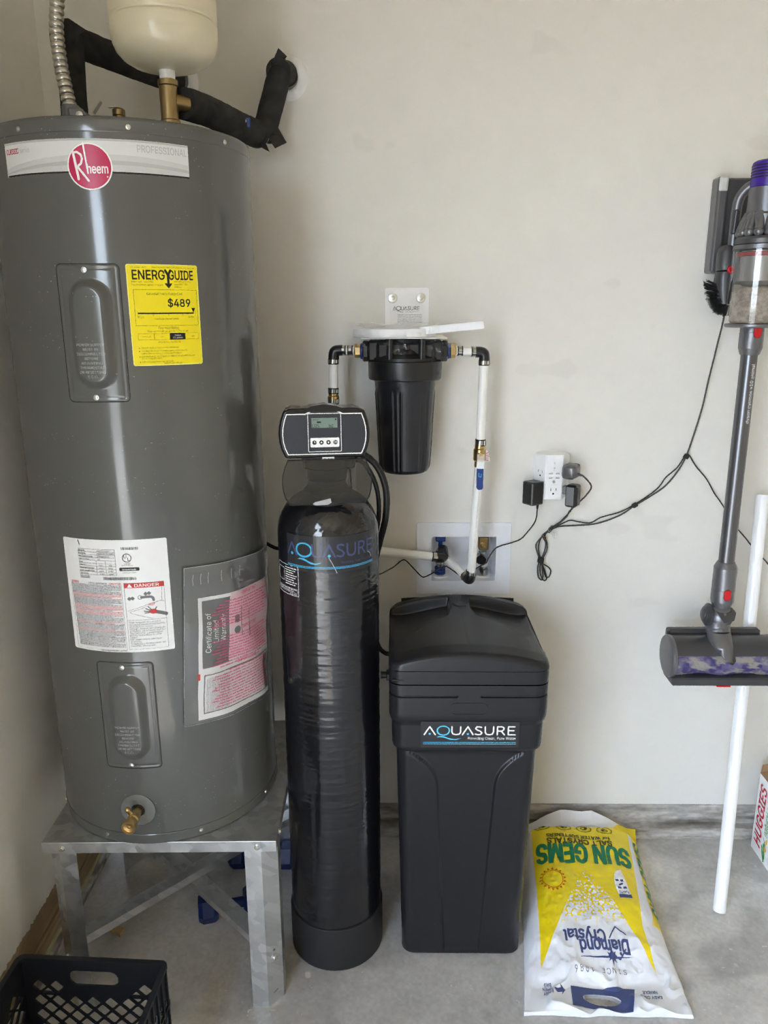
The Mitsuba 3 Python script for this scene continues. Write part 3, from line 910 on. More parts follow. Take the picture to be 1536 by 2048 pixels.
def angle_bar(a, b, w, hgt):
    a, b = np.array(a, float), np.array(b, float)
    z = (b - a) / np.linalg.norm(b - a)
    x = np.cross(z, [0, 0, 1.0])
    x /= np.linalg.norm(x)
    y = np.cross(x, z)
    out = []
    for lo, hi in (((-w / 2, 0), (w / 2, 0.0016)), ((-w / 2, -hgt), (-w / 2 + 0.0016, 0)), ((w / 2 - 0.0016, -hgt), (w / 2, 0))):
        q = box([lo[0], lo[1], 0], [hi[0], hi[1], np.linalg.norm(b - a)])
        M = np.eye(4)
        M[:3, 0], M[:3, 1], M[:3, 2], M[:3, 3] = x, y, z, a
        q.apply_transform(M)
        out.append(q)
    return cat(out)


e_ = SH - 0.024
part(st, 'brace', stm(angle_bar((-e_, -e_, 0.178), (e_, e_, 0.178), 0.036, 0.020)), 'm_galv', 20)
part(st, 'brace', stm(angle_bar((e_, -e_, 0.155), (-e_, e_, 0.155), 0.040, 0.018)), 'm_galv', 20)

# --- pouch with the papers, taped to the heater
tilt = math.radians(-3.6)
PC = (0.2395, 0.905)


def pouch_map(off):
    ca, sa = math.cos(tilt), math.sin(tilt)

    def f(q):
        s = PC[0] + ca * q[:, 0] - sa * q[:, 1]
        z = PC[1] + sa * q[:, 0] + ca * q[:, 1]
        wv = 0.0016 * np.sin(q[:, 0] * 55 + q[:, 1] * 21) + 0.0014 * np.sin(q[:, 1] * 60 + 1.3 + q[:, 0] * 30)
        return HM(np.stack([s, z, q[:, 2] + off + wv], 1))
    return f


def grid_sheet(x0, x1, y0, y1, nx, ny, fn, bulge=None):
    X, Y = np.meshgrid(np.linspace(x0, x1, nx), np.linspace(y0, y1, ny), indexing='ij')
    Wz = np.zeros_like(X) if bulge is None else bulge(X, Y)
    V = fn(np.stack([X.ravel(), Y.ravel(), Wz.ravel()], 1))
    i, j = np.meshgrid(np.arange(nx - 1), np.arange(ny - 1), indexing='ij')
    a = (i * ny + j).ravel()
    return trimesh.Trimesh(V, np.vstack([np.stack([a, a + ny, a + ny + 1], 1), np.stack([a, a + ny + 1, a + 1], 1)]), process=False)


po = thing('document_pouch', 'clear plastic document pouch taped to the right side of the grey water heater', 'plastic pouch')
wr = lambda X, Y: 0.0012 * meshkit.fbm(np.stack([X * 40, Y * 22, X * 0], -1), 3, 5) + 0.003 * np.clip((Y - 0.145) / 0.03, 0, 1) * meshkit.fbm(np.stack([X * 90, Y * 20, X * 0 + 3], -1), 3, 8)
part(po, 'film', grid_sheet(-0.1235, 0.125, -0.170, 0.183, 70, 90, pouch_map(0.0080), wr), 'm_film', True)
part(po, 'back_film', grid_sheet(-0.1235, 0.125, -0.170, 0.183, 40, 60, pouch_map(0.0038)), 'm_film_back_haze', True)
for x0_, x1_, y0_, y1_ in ((-0.1238, -0.1228, -0.170, 0.183), (0.1242, 0.1252, -0.170, 0.183), (-0.1235, 0.125, 0.1825, 0.1835), (-0.1235, 0.125, -0.1705, -0.1695)):
    part(po, 'film_edge', warp(poly(bar(x0_, y0_, x1_, y1_), 0.0004), pouch_map(0.0082), 0.006), 'm_film_edge', False)
part(po, 'seal', grid_sheet(-0.1235, 0.125, 0.136, 0.1385, 70, 2, pouch_map(0.0098), wr), 'm_clear', True)
for i, x_ in enumerate((-0.106, -0.090, -0.074, -0.045, -0.020, 0.005)):
    part(po, 'glue_mark', warp(poly(line([(x_, 0.146), (x_ - 0.001, 0.158), (x_ + 0.0006, 0.168)], 0.0015), 0.0032), pouch_map(0.0082), 0.004), 'm_film_edge', False, kind='stuff')
pink, pmap = [], pouch_map(0.0092)
hd = [text('-IMPORTANT-', 0.0072, 0.035, 0.104, 0.0012, align='c', width=0.060, bold=True), text('IMPORTANT', 0.0072, 0.035, 0.026, 0.0012, align='c', width=0.050, bold=True), text('IMPORTANTE -', 0.0072, 0.030, -0.052, 0.0012, align='c', width=0.062, bold=True)]
for blk, (y0, n_) in enumerate(((0.096, 9), (0.016, 11), (-0.062, 13))):
    for i in range(n_):
        ind = 0.006 * ((i * 7 + blk) % 4)
        pink.append(scribble(-0.066 + ind + (0.03 if i == 0 else 0), 0.108 - ind * 1.2 - (0.02 if i == n_ - 1 else 0), y0 - 0.0066 * i, 0.0034, 300 + blk * 40 + i, w=0.0012, cw=0.72, fill=0.80))
prints(hd + pink, 'm_ink_pink', po, 'pink_lettering', pmap, 0.02)
pp = thing('warranty_sheet', 'folded white warranty sheet with a grey title block inside the clear pouch', 'paper')
s_ = part(pp, 'sheet', grid_sheet(-0.0935, 0.1185, -0.164, 0.113, 50, 60, pouch_map(0.0050)), 'm_paper', True)
prints([poly(bar(-0.0850, -0.045, -0.021, 0.105), 0.0)], 'm_ink_grey', pp, 'title_block', pouch_map(0.0056), 0.008)
prints([poly(bar(-0.019, -0.040, 0.118, 0.112), 0.0)], 'm_pink_paper', pp, 'pink_half', pouch_map(0.0056), 0.008)
prints([text('Certificate of', 0.0125, -0.0655, -0.012, 0.0007, ang=90, slant=0.12, width=0.088), text('Limited', 0.0125, -0.0480, 0.008, 0.0007, ang=90, slant=0.12, width=0.049), text('Warranty', 0.0125, -0.0305, 0.007, 0.0007, ang=90, slant=0.12, width=0.060)],
       'm_print_white', pp, 'title', pouch_map(0.0056), 0.008)
q1 = bar(-0.082, -0.151, 0.113, -0.060)
q2 = q1.buffer(-0.0022, join_style=2)
prints([poly(q1.difference(q2), 0.0005)], 'm_ink_grey', pp, 'border', pouch_map(0.0056), 0.008)
prints([rot(scribble(-0.148, -0.068, 0.074 - 0.0034 * i, 0.0015, 500 + i, w=0.0007, cw=0.7), [0, 0, 1], 90) for i in range(16)], 'm_ink_grey', pp, 'fine_print', pouch_map(0.0056), 0.02)
prints([poly(bar(0.094, -0.150, 0.111, -0.068), 0.0006), poly(sg.Point(0.000, 0.024).buffer(0.0085, 10), 0.0006), poly(rrect(-0.006, 0.040, 0.006, 0.058, 0.003), 0.0006), poly(line([(0.012, 0.01), (0.012, 0.075)], 0.0018), 0.0006), poly(line([(0.038, 0.0), (0.038, 0.06)], 0.0018), 0.0006)],
       'm_ink_grey', pp, 'dark_marks', pouch_map(0.0056), 0.008)
prints([poly(bar(-0.0965, -0.070, -0.0905, -0.055), 0.0012)], 'm_ink_red', pp, 'red_tab', pouch_map(0.0056), 0.008)

# ------------------------------------------------------------------ what stands on and runs to the water heater
ax, ay = 0.4165, -0.39
et = thing('expansion_tank', 'cream painted expansion tank above the grey water heater', 'tank')
R = 0.1035
prof = [(0.0, 2.066), (0.022, 2.066), (0.045, 2.0675), (0.066, 2.0735), (0.083, 2.083), (0.095, 2.096), (0.101, 2.110), (R - 0.0006, 2.124), (R, 2.138), (R, 2.1455), (R - 0.0022, 2.1475), (R - 0.0026, 2.1495), (R - 0.0022, 2.1515), (R + 0.0002, 2.154),
        (R + 0.0004, 2.190), (R - 0.0008, 2.1925), (R - 0.0010, 2.1945), (R + 0.0006, 2.1970), (R + 0.0006, 2.30), (0.101, 2.315), (0.092, 2.340), (0.072, 2.358), (0.04, 2.367), (0.0, 2.369)]
part(et, 'shell', lathe(prof, (ax, ay, 0), n=128), 'm_cream', 50)
part(et, 'neck', lathe([(0.0155, 2.046), (0.0155, 2.0655), (0.0175, 2.067)], (ax, ay, 0), n=32, cap=False), 'm_pex', 40, label='white taped thread at the bottom of the tank')
tf = thing('tee_fitting', 'upright brass tee fitting between the cream tank and the grey heater', 'pipe fitting')
part(tf, 'body', lathe([(0.0150, 1.964), (0.0195, 1.964), (0.0200, 1.966), (0.0200, 1.974), (0.0180, 1.976), (0.0180, 2.037), (0.0200, 2.039), (0.0200, 2.047), (0.0195, 2.049), (0.0150, 2.049)], (ax, ay, 0), n=40), 'm_brass_dark', 30)
dirx = np.array([0.82, 0.57, 0.0])
part(tf, 'branch', rod(np.array([ax, ay, 2.010]) + dirx * 0.010, np.array([ax, ay, 2.010]) + dirx * 0.040, 0.0165, n=24), 'm_brass_dark', 30)


def foam_tube(pts, r, n=10, seed=1, amp=0.0012, smooth=True):
    P = spline(pts, n) if smooth else np.array(pts, float)
    s = np.concatenate([[0], np.cumsum(np.linalg.norm(np.diff(P, axis=0), axis=1))])
    q = np.linspace(0, s[-1], max(12, int(s[-1] / 0.006)))
    P = np.stack([np.interp(q, s, P[:, k]) for k in range(3)], 1)
    m = tube(P, r, 28)
    d = meshkit.fbm(m.vertices * 38, 3, seed) - 0.5
    c = np.repeat(P, 28, axis=0)
    v = m.vertices.copy()
    k = len(c)
    u = v[:k] - c
    u /= np.linalg.norm(u, axis=1, keepdims=True)
    v[:k] += u * (d[:k, None] * 2 * amp)
    return trimesh.Trimesh(v, m.faces, process=False)


cp = thing('cold_pipe_insulation', 'black foam insulated pipe from the brass fitting to the round plate on the wall', 'insulated pipe')
A, B, C_, D = np.array([0.440, -0.372, 2.012]), np.array([0.546, -0.098, 2.008]), np.array([0.599, -0.056, 2.148]), np.array([0.605, 0.0, 2.158])
part(cp, 'foam_sleeve', foam_tube([A, A * 0.7 + B * 0.3 + [0, 0, 0.004], A * 0.3 + B * 0.7, B], 0.031, seed=3, amp=0.0016), 'm_foam', 50)
part(cp, 'foam_sleeve', foam_tube([B + [0.010, 0.010, -0.006], C_ + [0, 0, 0.004]], 0.0285, seed=5, smooth=False), 'm_foam', 50)
part(cp, 'foam_sleeve', foam_tube([C_ + [-0.002, -0.020, 0.0], D + [0, -0.002, 0.004]], 0.0300, seed=6, smooth=False), 'm_foam', 50)
# cut and taped corner flaps
flap = trimesh.convex.convex_hull(np.array([[0.572, -0.110, 1.998], [0.586, -0.100, 1.976], [0.612, -0.078, 1.993], [0.590, -0.070, 2.030], [0.568, -0.082, 2.035], [0.589, -0.108, 2.004], [0.600, -0.100, 1.998]]))
part(cp, 'corner_flap', flap, 'm_foam', 20)
part(cp, 'corner_flap', trimesh.convex.convex_hull(np.array([[0.560, -0.130, 1.972], [0.575, -0.112, 1.966], [0.566, -0.100, 1.985], [0.553, -0.120, 1.990]])), 'm_foam', 20)
part(cp, 'corner_flap', trimesh.convex.convex_hull(np.array([[0.583, -0.085, 2.162], [0.600, -0.083, 2.196], [0.618, -0.070, 2.182], [0.600, -0.040, 2.170], [0.585, -0.050, 2.165]])), 'm_foam', 20)
rr = lathe([(0.0290, -0.006), (0.0318, -0.006), (0.0318, 0.006), (0.0290, 0.006)], B + (A - B) * 0.03, B - A, 32)
part(cp, 'tape_band', rr, 'm_foam', 30)
t0 = A * 0.24 + B * 0.76
part(cp, 'blue_valve_grip', cat(move(box([-0.022, -0.003, -0.010], [0.022, 0.003, 0.012], 0.002), t0 + [0.004, -0.0335, 0.002]), rod(t0 + [0.012, -0.033, 0.004], t0 + [0.012, -0.0405, 0.005], 0.006, n=12)), 'm_blue', 30, label='dark blue grip poking out of the foam')
part(cp, 'grip_screw', screw_mesh(t0 + [0.012, -0.0402, 0.005], np.array([0, -1, 0.1]), 0.0048), 'm_steel', 30)
part(cp, 'white_pipe_end', rod(B + (B - A) / np.linalg.norm(B - A) * 0.0002, B + (B - A) / np.linalg.norm(B - A) * 0.010, 0.0260, n=28), 'm_pex', 30)
cs = thing('wall_plate', 'round white pipe escutcheon on the wall, beside the insulated pipe bend', 'wall plate')
put(cs, lathe([(0.029, -0.001), (0.029, 0.010), (0.034, 0.012), (0.046, 0.009), (0.0520, 0.002), (0.0525, -0.001)], (0.607, 0, 2.153), (0, -1, 0), 48, cap=False), 'm_white', 40)
hp = thing('hot_pipe_insulation', 'black foam insulated pipe bent behind the metal conduit', 'insulated pipe')
part(hp, 'foam_sleeve', foam_tube([(0.219, -0.385, 1.945), (0.222, -0.385, 2.05), (0.226, -0.385, 2.137)], 0.0262, seed=8), 'm_foam', 50)
part(hp, 'foam_sleeve', foam_tube([(0.216, -0.402, 2.126), (0.280, -0.18, 2.138), (0.335, -0.012, 2.146)], 0.0285, seed=9), 'm_foam', 50)
part(hp, 'corner_flap', trimesh.convex.convex_hull(np.array([[0.205, -0.42, 2.150], [0.232, -0.40, 2.158], [0.262, -0.39, 2.140], [0.226, -0.41, 2.112], [0.205, -0.41, 2.120], [0.222, -0.37, 2.160]])), 'm_foam', 20)
hw = thing('wall_plate', 'white pipe escutcheon on the wall, mostly hidden behind the cream tank', 'wall plate')
put(hw, lathe([(0.029, -0.001), (0.029, 0.010), (0.034, 0.012), (0.046, 0.009), (0.0520, 0.002), (0.0525, -0.001)], (0.337, 0, 2.146), (0, -1, 0), 48, cap=False), 'm_white', 40)

cd = thing('flexible_conduit', 'ribbed flexible metal conduit rising from the top of the water heater', 'conduit')
P = spline([(0.2385, -0.452, 1.985), (0.2330, -0.451, 2.020), (0.2260, -0.448, 2.070), (0.2250, -0.446, 2.130), (0.2330, -0.442, 2.200), (0.236, -0.43, 2.32), (0.20, -0.36, 2.52), (0.16, -0.30, 2.738)], 40)
s = np.concatenate([[0], np.cumsum(np.linalg.norm(np.diff(P, axis=0), axis=1))])
q = np.linspace(0, s[-1], int(s[-1] / 0.0011))
P = np.stack([np.interp(q, s, P[:, k]) for k in range(3)], 1)
ph = (q / 0.0118) % 1.0
rad = 0.0108 + 0.0030 * np.sqrt(np.clip(1 - ((ph - 0.5) / 0.44) ** 2, 0, 1))
part(cd, 'ribbed_tube', tube(P, rad, 24), 'm_conduit', 60)
cn = cat(lathe([(0.0185, 0), (0.0185, 0.006), (0.016, 0.007), (0.016, 0.014), (0.0172, 0.016), (0.0172, 0.046), (0.0155, 0.049), (0.013, 0.049)], (0.2395, -0.4525, 1.941), n=32), box([0.2395, -0.476, 1.952], [0.268, -0.452, 1.984], 0.006),
         rod((0.264, -0.470, 1.956), (0.264, -0.440, 1.956), 0.011, n=20, bevel=0.002).apply_translation([0.0, 0.0, 0.012]))
part(cd, 'clamp_connector', cn, 'm_zinc', 30, label='cast zinc clamp connector')
part(cd, 'connector_screw', screw_mesh(np.array([0.264, -0.4755, 1.968]), np.array([0, -1, 0.0]), 0.0055, 0.004), 'm_steel', 30)
part(cd, 'lock_nut', hexnut((0.2395, -0.4525, 1.9302), (0.2395, -0.4525, 1.942), 0.0205), 'm_zinc', 30)

# ------------------------------------------------------------------ tall black softener tank with its control head
TX, TY, TR = 0.7204, -0.4126, 0.1148
TM = cyl_map(TX, TY, TR)
ws = thing('softener_tank', 'tall glossy black water softener cylinder with a control head, beside the heater stand', 'water softener')


def wound_tank():
    zs = np.concatenate([np.linspace(0.100, 1.112, 506), 1.112 + 0.103 * np.sin(np.linspace(0, 1, 70)[1:] * PI / 2 * 0.985)])
    base = np.where(zs <= 1.112, TR, 0)
    k = zs > 1.112
    t = np.clip((zs[k] - 1.112) / 0.104, 0, 1)
    base[k] = 0.018 + (TR - 0.018) * np.sqrt(np.clip(1 - t ** 2.15, 0, 1))
    nth = 288
    th = np.linspace(0, 2 * PI, nth, endpoint=False)
    Z, A = np.meshgrid(zs, th, indexing='ij')
    ca, sa = np.cos(A), np.sin(A)
    p1 = np.stack([ca * 2.2, sa * 2.2, Z * 165], -1)
    p2 = np.stack([ca * 1.1, sa * 1.1, Z * 62], -1)
    p3 = np.stack([ca * 9, sa * 9, Z * 260], -1)
    d = 0.00060 * (meshkit.noise(p1, 3) - 0.5) + 0.00085 * (meshkit.noise(p2, 5) - 0.5) + 0.00012 * (meshkit.noise(p3, 9) - 0.5)
    lump = np.stack([ca * 1.5, sa * 1.5, Z * 5], -1)
    d = d * (0.45 + 1.1 * meshkit.noise(lump, 2))
    hel = np.stack([(A * 0.09 + (Z - 1.1) * 1.0) * 260, (A * 0.09 - (Z - 1.1)) * 14, Z * 0], -1)
    hel2 = np.stack([(A * 0.09 - (Z - 1.1) * 1.0) * 260, (A * 0.09 + (Z - 1.1)) * 14, Z * 0 + 4], -1)
    w = np.clip((Z - 1.095) / 0.03, 0, 1)
    d = d * (1 - w) + w * (0.0005 * (meshkit.noise(hel, 1) - 0.5) + 0.00045 * (meshkit.noise(hel2, 4) - 0.5))
    Rr = base[:, None] + d
    V = np.stack([TX + Rr * sa, TY - Rr * ca, Z], -1).reshape(-1, 3)
    i, j = np.meshgrid(np.arange(len(zs) - 1), np.arange(nth), indexing='ij')
    a, b = (i * nth + j).ravel(), (i * nth + (j + 1) % nth).ravel()
    return trimesh.Trimesh(V, np.vstack([np.stack([a, b, b + nth], 1), np.stack([a, b + nth, a + nth], 1)]), process=False)


pbr('m_tank', (0.005, 0.005, 0.007), 0.09, spec=0.6, coat=0.7, coat_gloss=0.97)
part(ws, 'wound_shell', wound_tank(), 'm_tank', True)
part(ws, 'boot', lathe([(0.0, 0.0), (0.1165, 0.0), (0.1185, 0.003), (0.1190, 0.118), (0.1180, 0.1215), (0.1150, 0.1225), (0.112, 0.118)], (TX, TY, 0), n=96), 'm_plastic_black_rough', 30, label='matt black base boot')
# clear name label and the small caution label
pbr('m_letter_dim', (0.050, 0.062, 0.155), 0.3, spec=0.5)
pbr('m_letter_cyan', (0.055, 0.36, 0.60), 0.3, spec=0.5)
pbr('m_label_clear', (0.022, 0.023, 0.026), 0.16, spec=0.5)
lab = part(ws, 'name_label', warp(poly(rrect(-0.0925, 1.053, 0.128, 1.134, 0.003), 0.0005, 0.0008), TM, 0.010), 'm_label_clear', False, label='clear name label')
GAP = 0.0011


def brand(m, x0, x1, z0, h, parent, white, cyan, tag_h, tag_w, line_z, gap):
    """The maker's name with its round Q and swoosh, as it stands on the label."""
    W_ = x1 - x0
    X = lambda a: x0 + a * W_
    s = h * 0.135
    Aa = lambda a0, a1: [line([(X(a0), z0 + s / 2), (X((a0 + a1) / 2), z0 + h - s / 2), (X(a1), z0 + s / 2)], s)]
    let = Aa(0.005, 0.125) + Aa(0.420, 0.535)
    let += [line([(X(0.305), z0 + h - s / 2), (X(0.305), z0 + h * 0.36), (X(0.318), z0 + h * 0.13), (X(0.352), z0 + s * 0.5), (X(0.386), z0 + h * 0.13), (X(0.399), z0 + h * 0.36), (X(0.399), z0 + h - s / 2)], s)]
    let += [line([(X(0.625), z0 + h * 0.86), (X(0.600), z0 + h - s / 2), (X(0.572), z0 + h * 0.90), (X(0.560), z0 + h * 0.74), (X(0.580), z0 + h * 0.58), (X(0.612), z0 + h * 0.45), (X(0.630), z0 + h * 0.28), (X(0.617), z0 + h * 0.11), (X(0.590), z0 + s / 2), (X(0.558), z0 + h * 0.14)], s)]
    let += [line([(X(0.665), z0 + h - s / 2), (X(0.665), z0 + h * 0.36), (X(0.678), z0 + h * 0.13), (X(0.710), z0 + s * 0.5), (X(0.742), z0 + h * 0.13), (X(0.755), z0 + h * 0.36), (X(0.755), z0 + h - s / 2)], s)]
    let += [line([(X(0.797), z0 + s / 2), (X(0.797), z0 + h - s / 2), (X(0.845), z0 + h - s / 2), (X(0.866), z0 + h * 0.84), (X(0.866), z0 + h * 0.62), (X(0.845), z0 + h * 0.48), (X(0.797), z0 + h * 0.48)], s), line([(X(0.838), z0 + h * 0.46), (X(0.874), z0 + s / 2)], s)]
    let += [line([(X(0.985), z0 + h - s / 2), (X(0.915), z0 + h - s / 2), (X(0.915), z0 + s / 2), (X(0.990), z0 + s / 2)], s), line([(X(0.915), z0 + h * 0.52), (X(0.975), z0 + h * 0.52)], s)]
    prints([poly(q, gap) for q in let], white, parent, 'name_lettering', m, 0.006)
    qc = sg.Point(0, 0).buffer(1, 20)
    oq = affinity.translate(affinity.scale(qc, h * 0.66, h * 0.55), X(0.212), z0 + h * 0.50)
    iq = affinity.translate(affinity.scale(qc, h * 0.52, h * 0.42), X(0.212), z0 + h * 0.51)
    sw = sg.Polygon([(X(0.135), z0 - h * 0.22), (X(0.165), z0 - h * 0.10), (X(0.21), z0 - h * 0.10), (X(0.27), z0 - h * 0.30), (X(0.33), z0 - h * 0.42), (X(0.41), z0 - h * 0.32), (X(0.35), z0 - h * 0.52), (X(0.29), z0 - h * 0.50), (X(0.23), z0 - h * 0.30), (X(0.19), z0 - h * 0.22)])
    blue = [poly(oq.difference(iq), gap), poly(sw, gap), poly(sg.Point(X(0.065), z0 + h * 0.14).buffer(h * 0.11, 8), gap), poly(sg.Point(X(0.478), z0 + h * 0.14).buffer(h * 0.11, 8), gap)]
    prints(blue, cyan, parent, 'blue_lettering', m, 0.006)
    if tag_h:
        prints([text('Providing Clean, Pure Water', tag_h, x1, z0 - h * 0.47, gap, width=tag_w, align='r')], white, parent, 'tagline', m, 0.02)
    if line_z:
        prints([poly(bar(x0 - h * 0.05, zz, x1 + h * 0.02, zz + h * 0.055), gap) for zz in line_z], cyan, parent, 'blue_line', m, 0.008)


brand(TM, -0.0905, 0.122, 1.0865, 0.031, lab, 'm_letter_dim', 'm_letter_cyan', 0.0055, 0.085, (1.0610, 1.0640), GAP)
cl = part(ws, 'caution_label', warp(poly(rrect(-0.1385, 0.990, -0.0605, 1.0605, 0.001), 0.0003, 0.0006), TM, 0.008), 'm_plastic_gloss', False, label='small black label with white print')
q = bar(-0.1380, 0.9905, -0.0610, 1.0600)
wt = [poly(q.difference(q.buffer(-0.0011, join_style=2)), 0.0010)]
q = bar(-0.1360, 0.9975, -0.0640, 1.0075)
wt.append(poly(q.difference(q.buffer(-0.0007, join_style=2)), 0.0010))
wt += [scribble(-0.1040 + 0.0, -0.066 - 0.004 * (i % 3), 1.0525 - 0.0054 * i, 0.0026, 700 + i, w=0.0010, cw=0.5, fill=0.95) for i in range(8)]
wt += [scribble(-0.134, -0.067 - 0.008 * i, 1.0040 - 0.0036 * i, 0.0020, 720 + i, w=0.0010, cw=0.5, fill=0.95) for i in range(2)] + [scribble(-0.090, -0.064, 0.9935, 0.0020, 730, w=0.0010)]
wt += [poly(bar(-0.1355, 1.020, -0.1080, 1.050).difference(bar(-0.1345, 1.021, -0.1090, 1.049)), 0.0010)]
prints(wt, 'm_print_white', cl, m=TM, edge=0.02)
# torn strips of tape
prints([poly(line([(0.010, 1.087), (0.018, 1.072), (0.027, 1.052)], 0.0016), 0.0012), poly(line([(0.105, 1.088), (0.113, 1.083), (0.117, 1.074)], 0.0014), 0.0012)], 'm_ink_pale', ws, 'tape_strip', TM, 0.006)

# valve body under the head
vb = cat(lathe([(0.050, 1.190), (0.0535, 1.196), (0.0535, 1.213), (0.0505, 1.216), (0.0450, 1.222), (0.0420, 1.228), (0.0420, 1.236), (0.0450, 1.240), (0.0450, 1.262), (0.0425, 1.264), (0.0425, 1.315), (0.0, 1.316)], (TX, TY, 0), n=64))
part(ws, 'valve_body', vb, 'm_plastic_black', 30)
part(ws, 'valve_body', cat(box([TX - 0.055, -0.405, 1.255], [TX + 0.062, -0.325, 1.300], 0.006), rod((TX - 0.006, -0.34, 1.300), (TX - 0.006, -0.250, 1.300), 0.018, n=24), rod((TX + 0.040, -0.34, 1.280), (TX + 0.040, -0.250, 1.280), 0.018, n=24)), 'm_plastic_black', 30)
# control head
HA = math.radians(7.5)
u_, v_ = np.array([math.cos(HA), math.sin(HA), 0]), np.array([0, 0.045, 1.0])
CM = plane_map([0.7255, -0.503, 1.3525], u_, v_)
left = [(-0.0785, 0.0415), (-0.0835, 0.028), (-0.0872, 0.012), (-0.0882, -0.002), (-0.0870, -0.017), (-0.0835, -0.031), (-0.0775, -0.0445)]
right = [(-x, y_) for x, y_ in left[::-1]]
face = sg.Polygon(left + right + [(0.0385, 0.0415), (0.0255, 0.0482), (-0.0255, 0.0482), (-0.0395, 0.0415)])
shell = face.union(sg.Polygon(left + right)).buffer(0.0075, 4).union(affinity.translate(rrect(-0.080, 0.02, 0.080, 0.0525, 0.01), 0, 0))
ch = f'{ws}__control_head'


def bevel_slab(shape, w0, w1, bv, m, shrink=0.0, shift=(0, 0)):
    """Slab with chamfered front edge, the back face a little smaller and moved."""
    def ring(sh):
        sh = sg.Polygon(sh.exterior)
        L_ = sh.exterior.length
        a0 = 0.0
        return np.array([sh.exterior.interpolate((a0 + t) * L_).coords[0] for t in np.linspace(0, 1, 160, endpoint=False)])
    r0 = ring(shape)
    c = r0.mean(0)
    rings = [(ring(shape) - 0, w1 - bv), ]
    out = [(c + (r0 - c) * (1 - shrink) + np.array(shift), w0), (r0, w1 - bv)]
    nrm = r0 - c
    for t in (0.35, 0.7, 1.0):
        k_ = bv * (1 - math.cos(t * PI / 2))
        out.append((r0 - nrm / np.linalg.norm(nrm, axis=1, keepdims=True) * k_, w1 - bv + bv * math.sin(t * PI / 2)))
    V, F, n_ = [], [], len(r0)
    for rr_, w_ in out:
        V.append(np.column_stack([rr_, np.full(n_, w_)]))
    V = np.vstack(V)
    for i in range(len(out) - 1):
        for j in range(n_):
            k_ = (j + 1) % n_
            F += [[i * n_ + j, i * n_ + k_, (i + 1) * n_ + k_], [i * n_ + j, (i + 1) * n_ + k_, (i + 1) * n_ + j]]
    V = np.vstack([V, np.append(c + shift, w0), np.append(c, w1)])
    e0 = (len(out) - 1) * n_
    for j in range(n_):
        k_ = (j + 1) % n_
        F += [[k_, j, len(V) - 2], [e0 + j, e0 + k_, len(V) - 1]]
    mm = trimesh.Trimesh(V, np.array(F), process=False)
    mm = trimesh.Trimesh(m(np.array(mm.vertices)), mm.faces, process=False)
    mm.fix_normals()
    return mm


put(ch, bevel_slab(shell, -0.100, -0.001, 0.006, CM, 0.035, (0, 0.001)), 'm_plastic_gloss', 35)
put(f'{ch}__brow', warp(poly(sg.Polygon([(-0.042, 0.0470), (-0.026, 0.0545), (0.0, 0.0585), (0.026, 0.0545), (0.042, 0.0470)]).buffer(0.002), -0.055, 0.0015), CM), 'm_plastic_gloss', 30)
put(f'{ch}__face', warp(poly(face.buffer(0.0004), -0.0015, 0.0003), CM), 'm_panel', False)
prints([poly(face.difference(face.buffer(-0.0022, join_style=1)), 0.0009)], 'm_print_white', ch, 'white_outline', CM, None)
q = rrect(-0.0348, -0.0388, 0.0352, 0.0420, 0.0022)
prints([poly(q.difference(q.buffer(-0.0013)), 0.0009)], 'm_print_white', ch, 'white_outline', CM, None)
part(ch, 'screen', warp(poly(bar(-0.0268, 0.0115, 0.0272, 0.0322), 0.0003, 0.0010), CM), 'm_screen', False, label='grey green display')
seg = []


def seven(x, y, h, on):
    w = h * 0.52
    P_ = {'a': ((x, y + h), (x + w, y + h)), 'b': ((x + w, y + h), (x + w, y + h / 2)), 'c': ((x + w, y + h / 2), (x + w, y)), 'd': ((x, y), (x + w, y)), 'e': ((x, y), (x, y + h / 2)), 'f': ((x, y + h / 2), (x, y + h)), 'g': ((x, y + h / 2), (x + w, y + h / 2))}
    for c in on:
        seg.append(poly(line(P_[c], h * 0.13), 0.0014))


for i, on in enumerate(('adef', 'abcdef', 'acdfg')):
    seven(-0.0252 + 0.0052 * i, 0.0126, 0.0062, on)
for x_, on in ((0.0098, 'cdefg'), (0.0142, 'bcdef')):
    seven(x_, 0.0126, 0.0062, on)
seg += [poly(bar(0.0178, 0.0126, 0.0192, 0.0132), 0.0014), poly(rrect(-0.0155, 0.0215, -0.0070, 0.0250, 0.0012), 0.0014), text('12', 0.0030, -0.0170, 0.0276, 0.0014), text('00', 0.0030, -0.0235, 0.0276, 0.0014), poly(sg.Point(0.0238, 0.0290).buffer(0.0016, 6), 0.0014)]
prints(seg, 'm_ink', f'{ch}', 'screen_digits', CM, None)
part(ch, 'button_strip', warp(poly(rrect(-0.0300, -0.0290, 0.0305, -0.0092, 0.0018), 0.0003, 0.0011), CM), 'm_print_white', False)
for i, x_ in enumerate((-0.0215, -0.0070, 0.0078, 0.0225)):
    part(ch, 'button', warp(poly(sg.Point(x_, -0.0190).buffer(0.0045, 10), 0.0009, 0.0017), CM), 'm_ink', False)
arrows = [poly(sg.Polygon([(-0.0095, -0.0205), (-0.0045, -0.0205), (-0.0070, -0.0160)]), 0.0020), poly(sg.Polygon([(0.0053, -0.0172), (0.0103, -0.0172), (0.0078, -0.0218)]), 0.0020),
          poly(sg.Point(-0.0202, -0.0178).buffer(0.0022, 8).difference(sg.Point(-0.0192, -0.0172).buffer(0.0017, 8)), 0.0020), poly(line([(0.0210, -0.0215), (0.0210, -0.0165), (0.0240, -0.0185), (0.0213, -0.0200)], 0.0009), 0.0020), poly(line([(0.0240, -0.0165), (0.0256, -0.0190), (0.0242, -0.0215)], 0.0009), 0.0020)]
prints(arrows, 'm_print_white', ch, 'button_marks', CM, None)
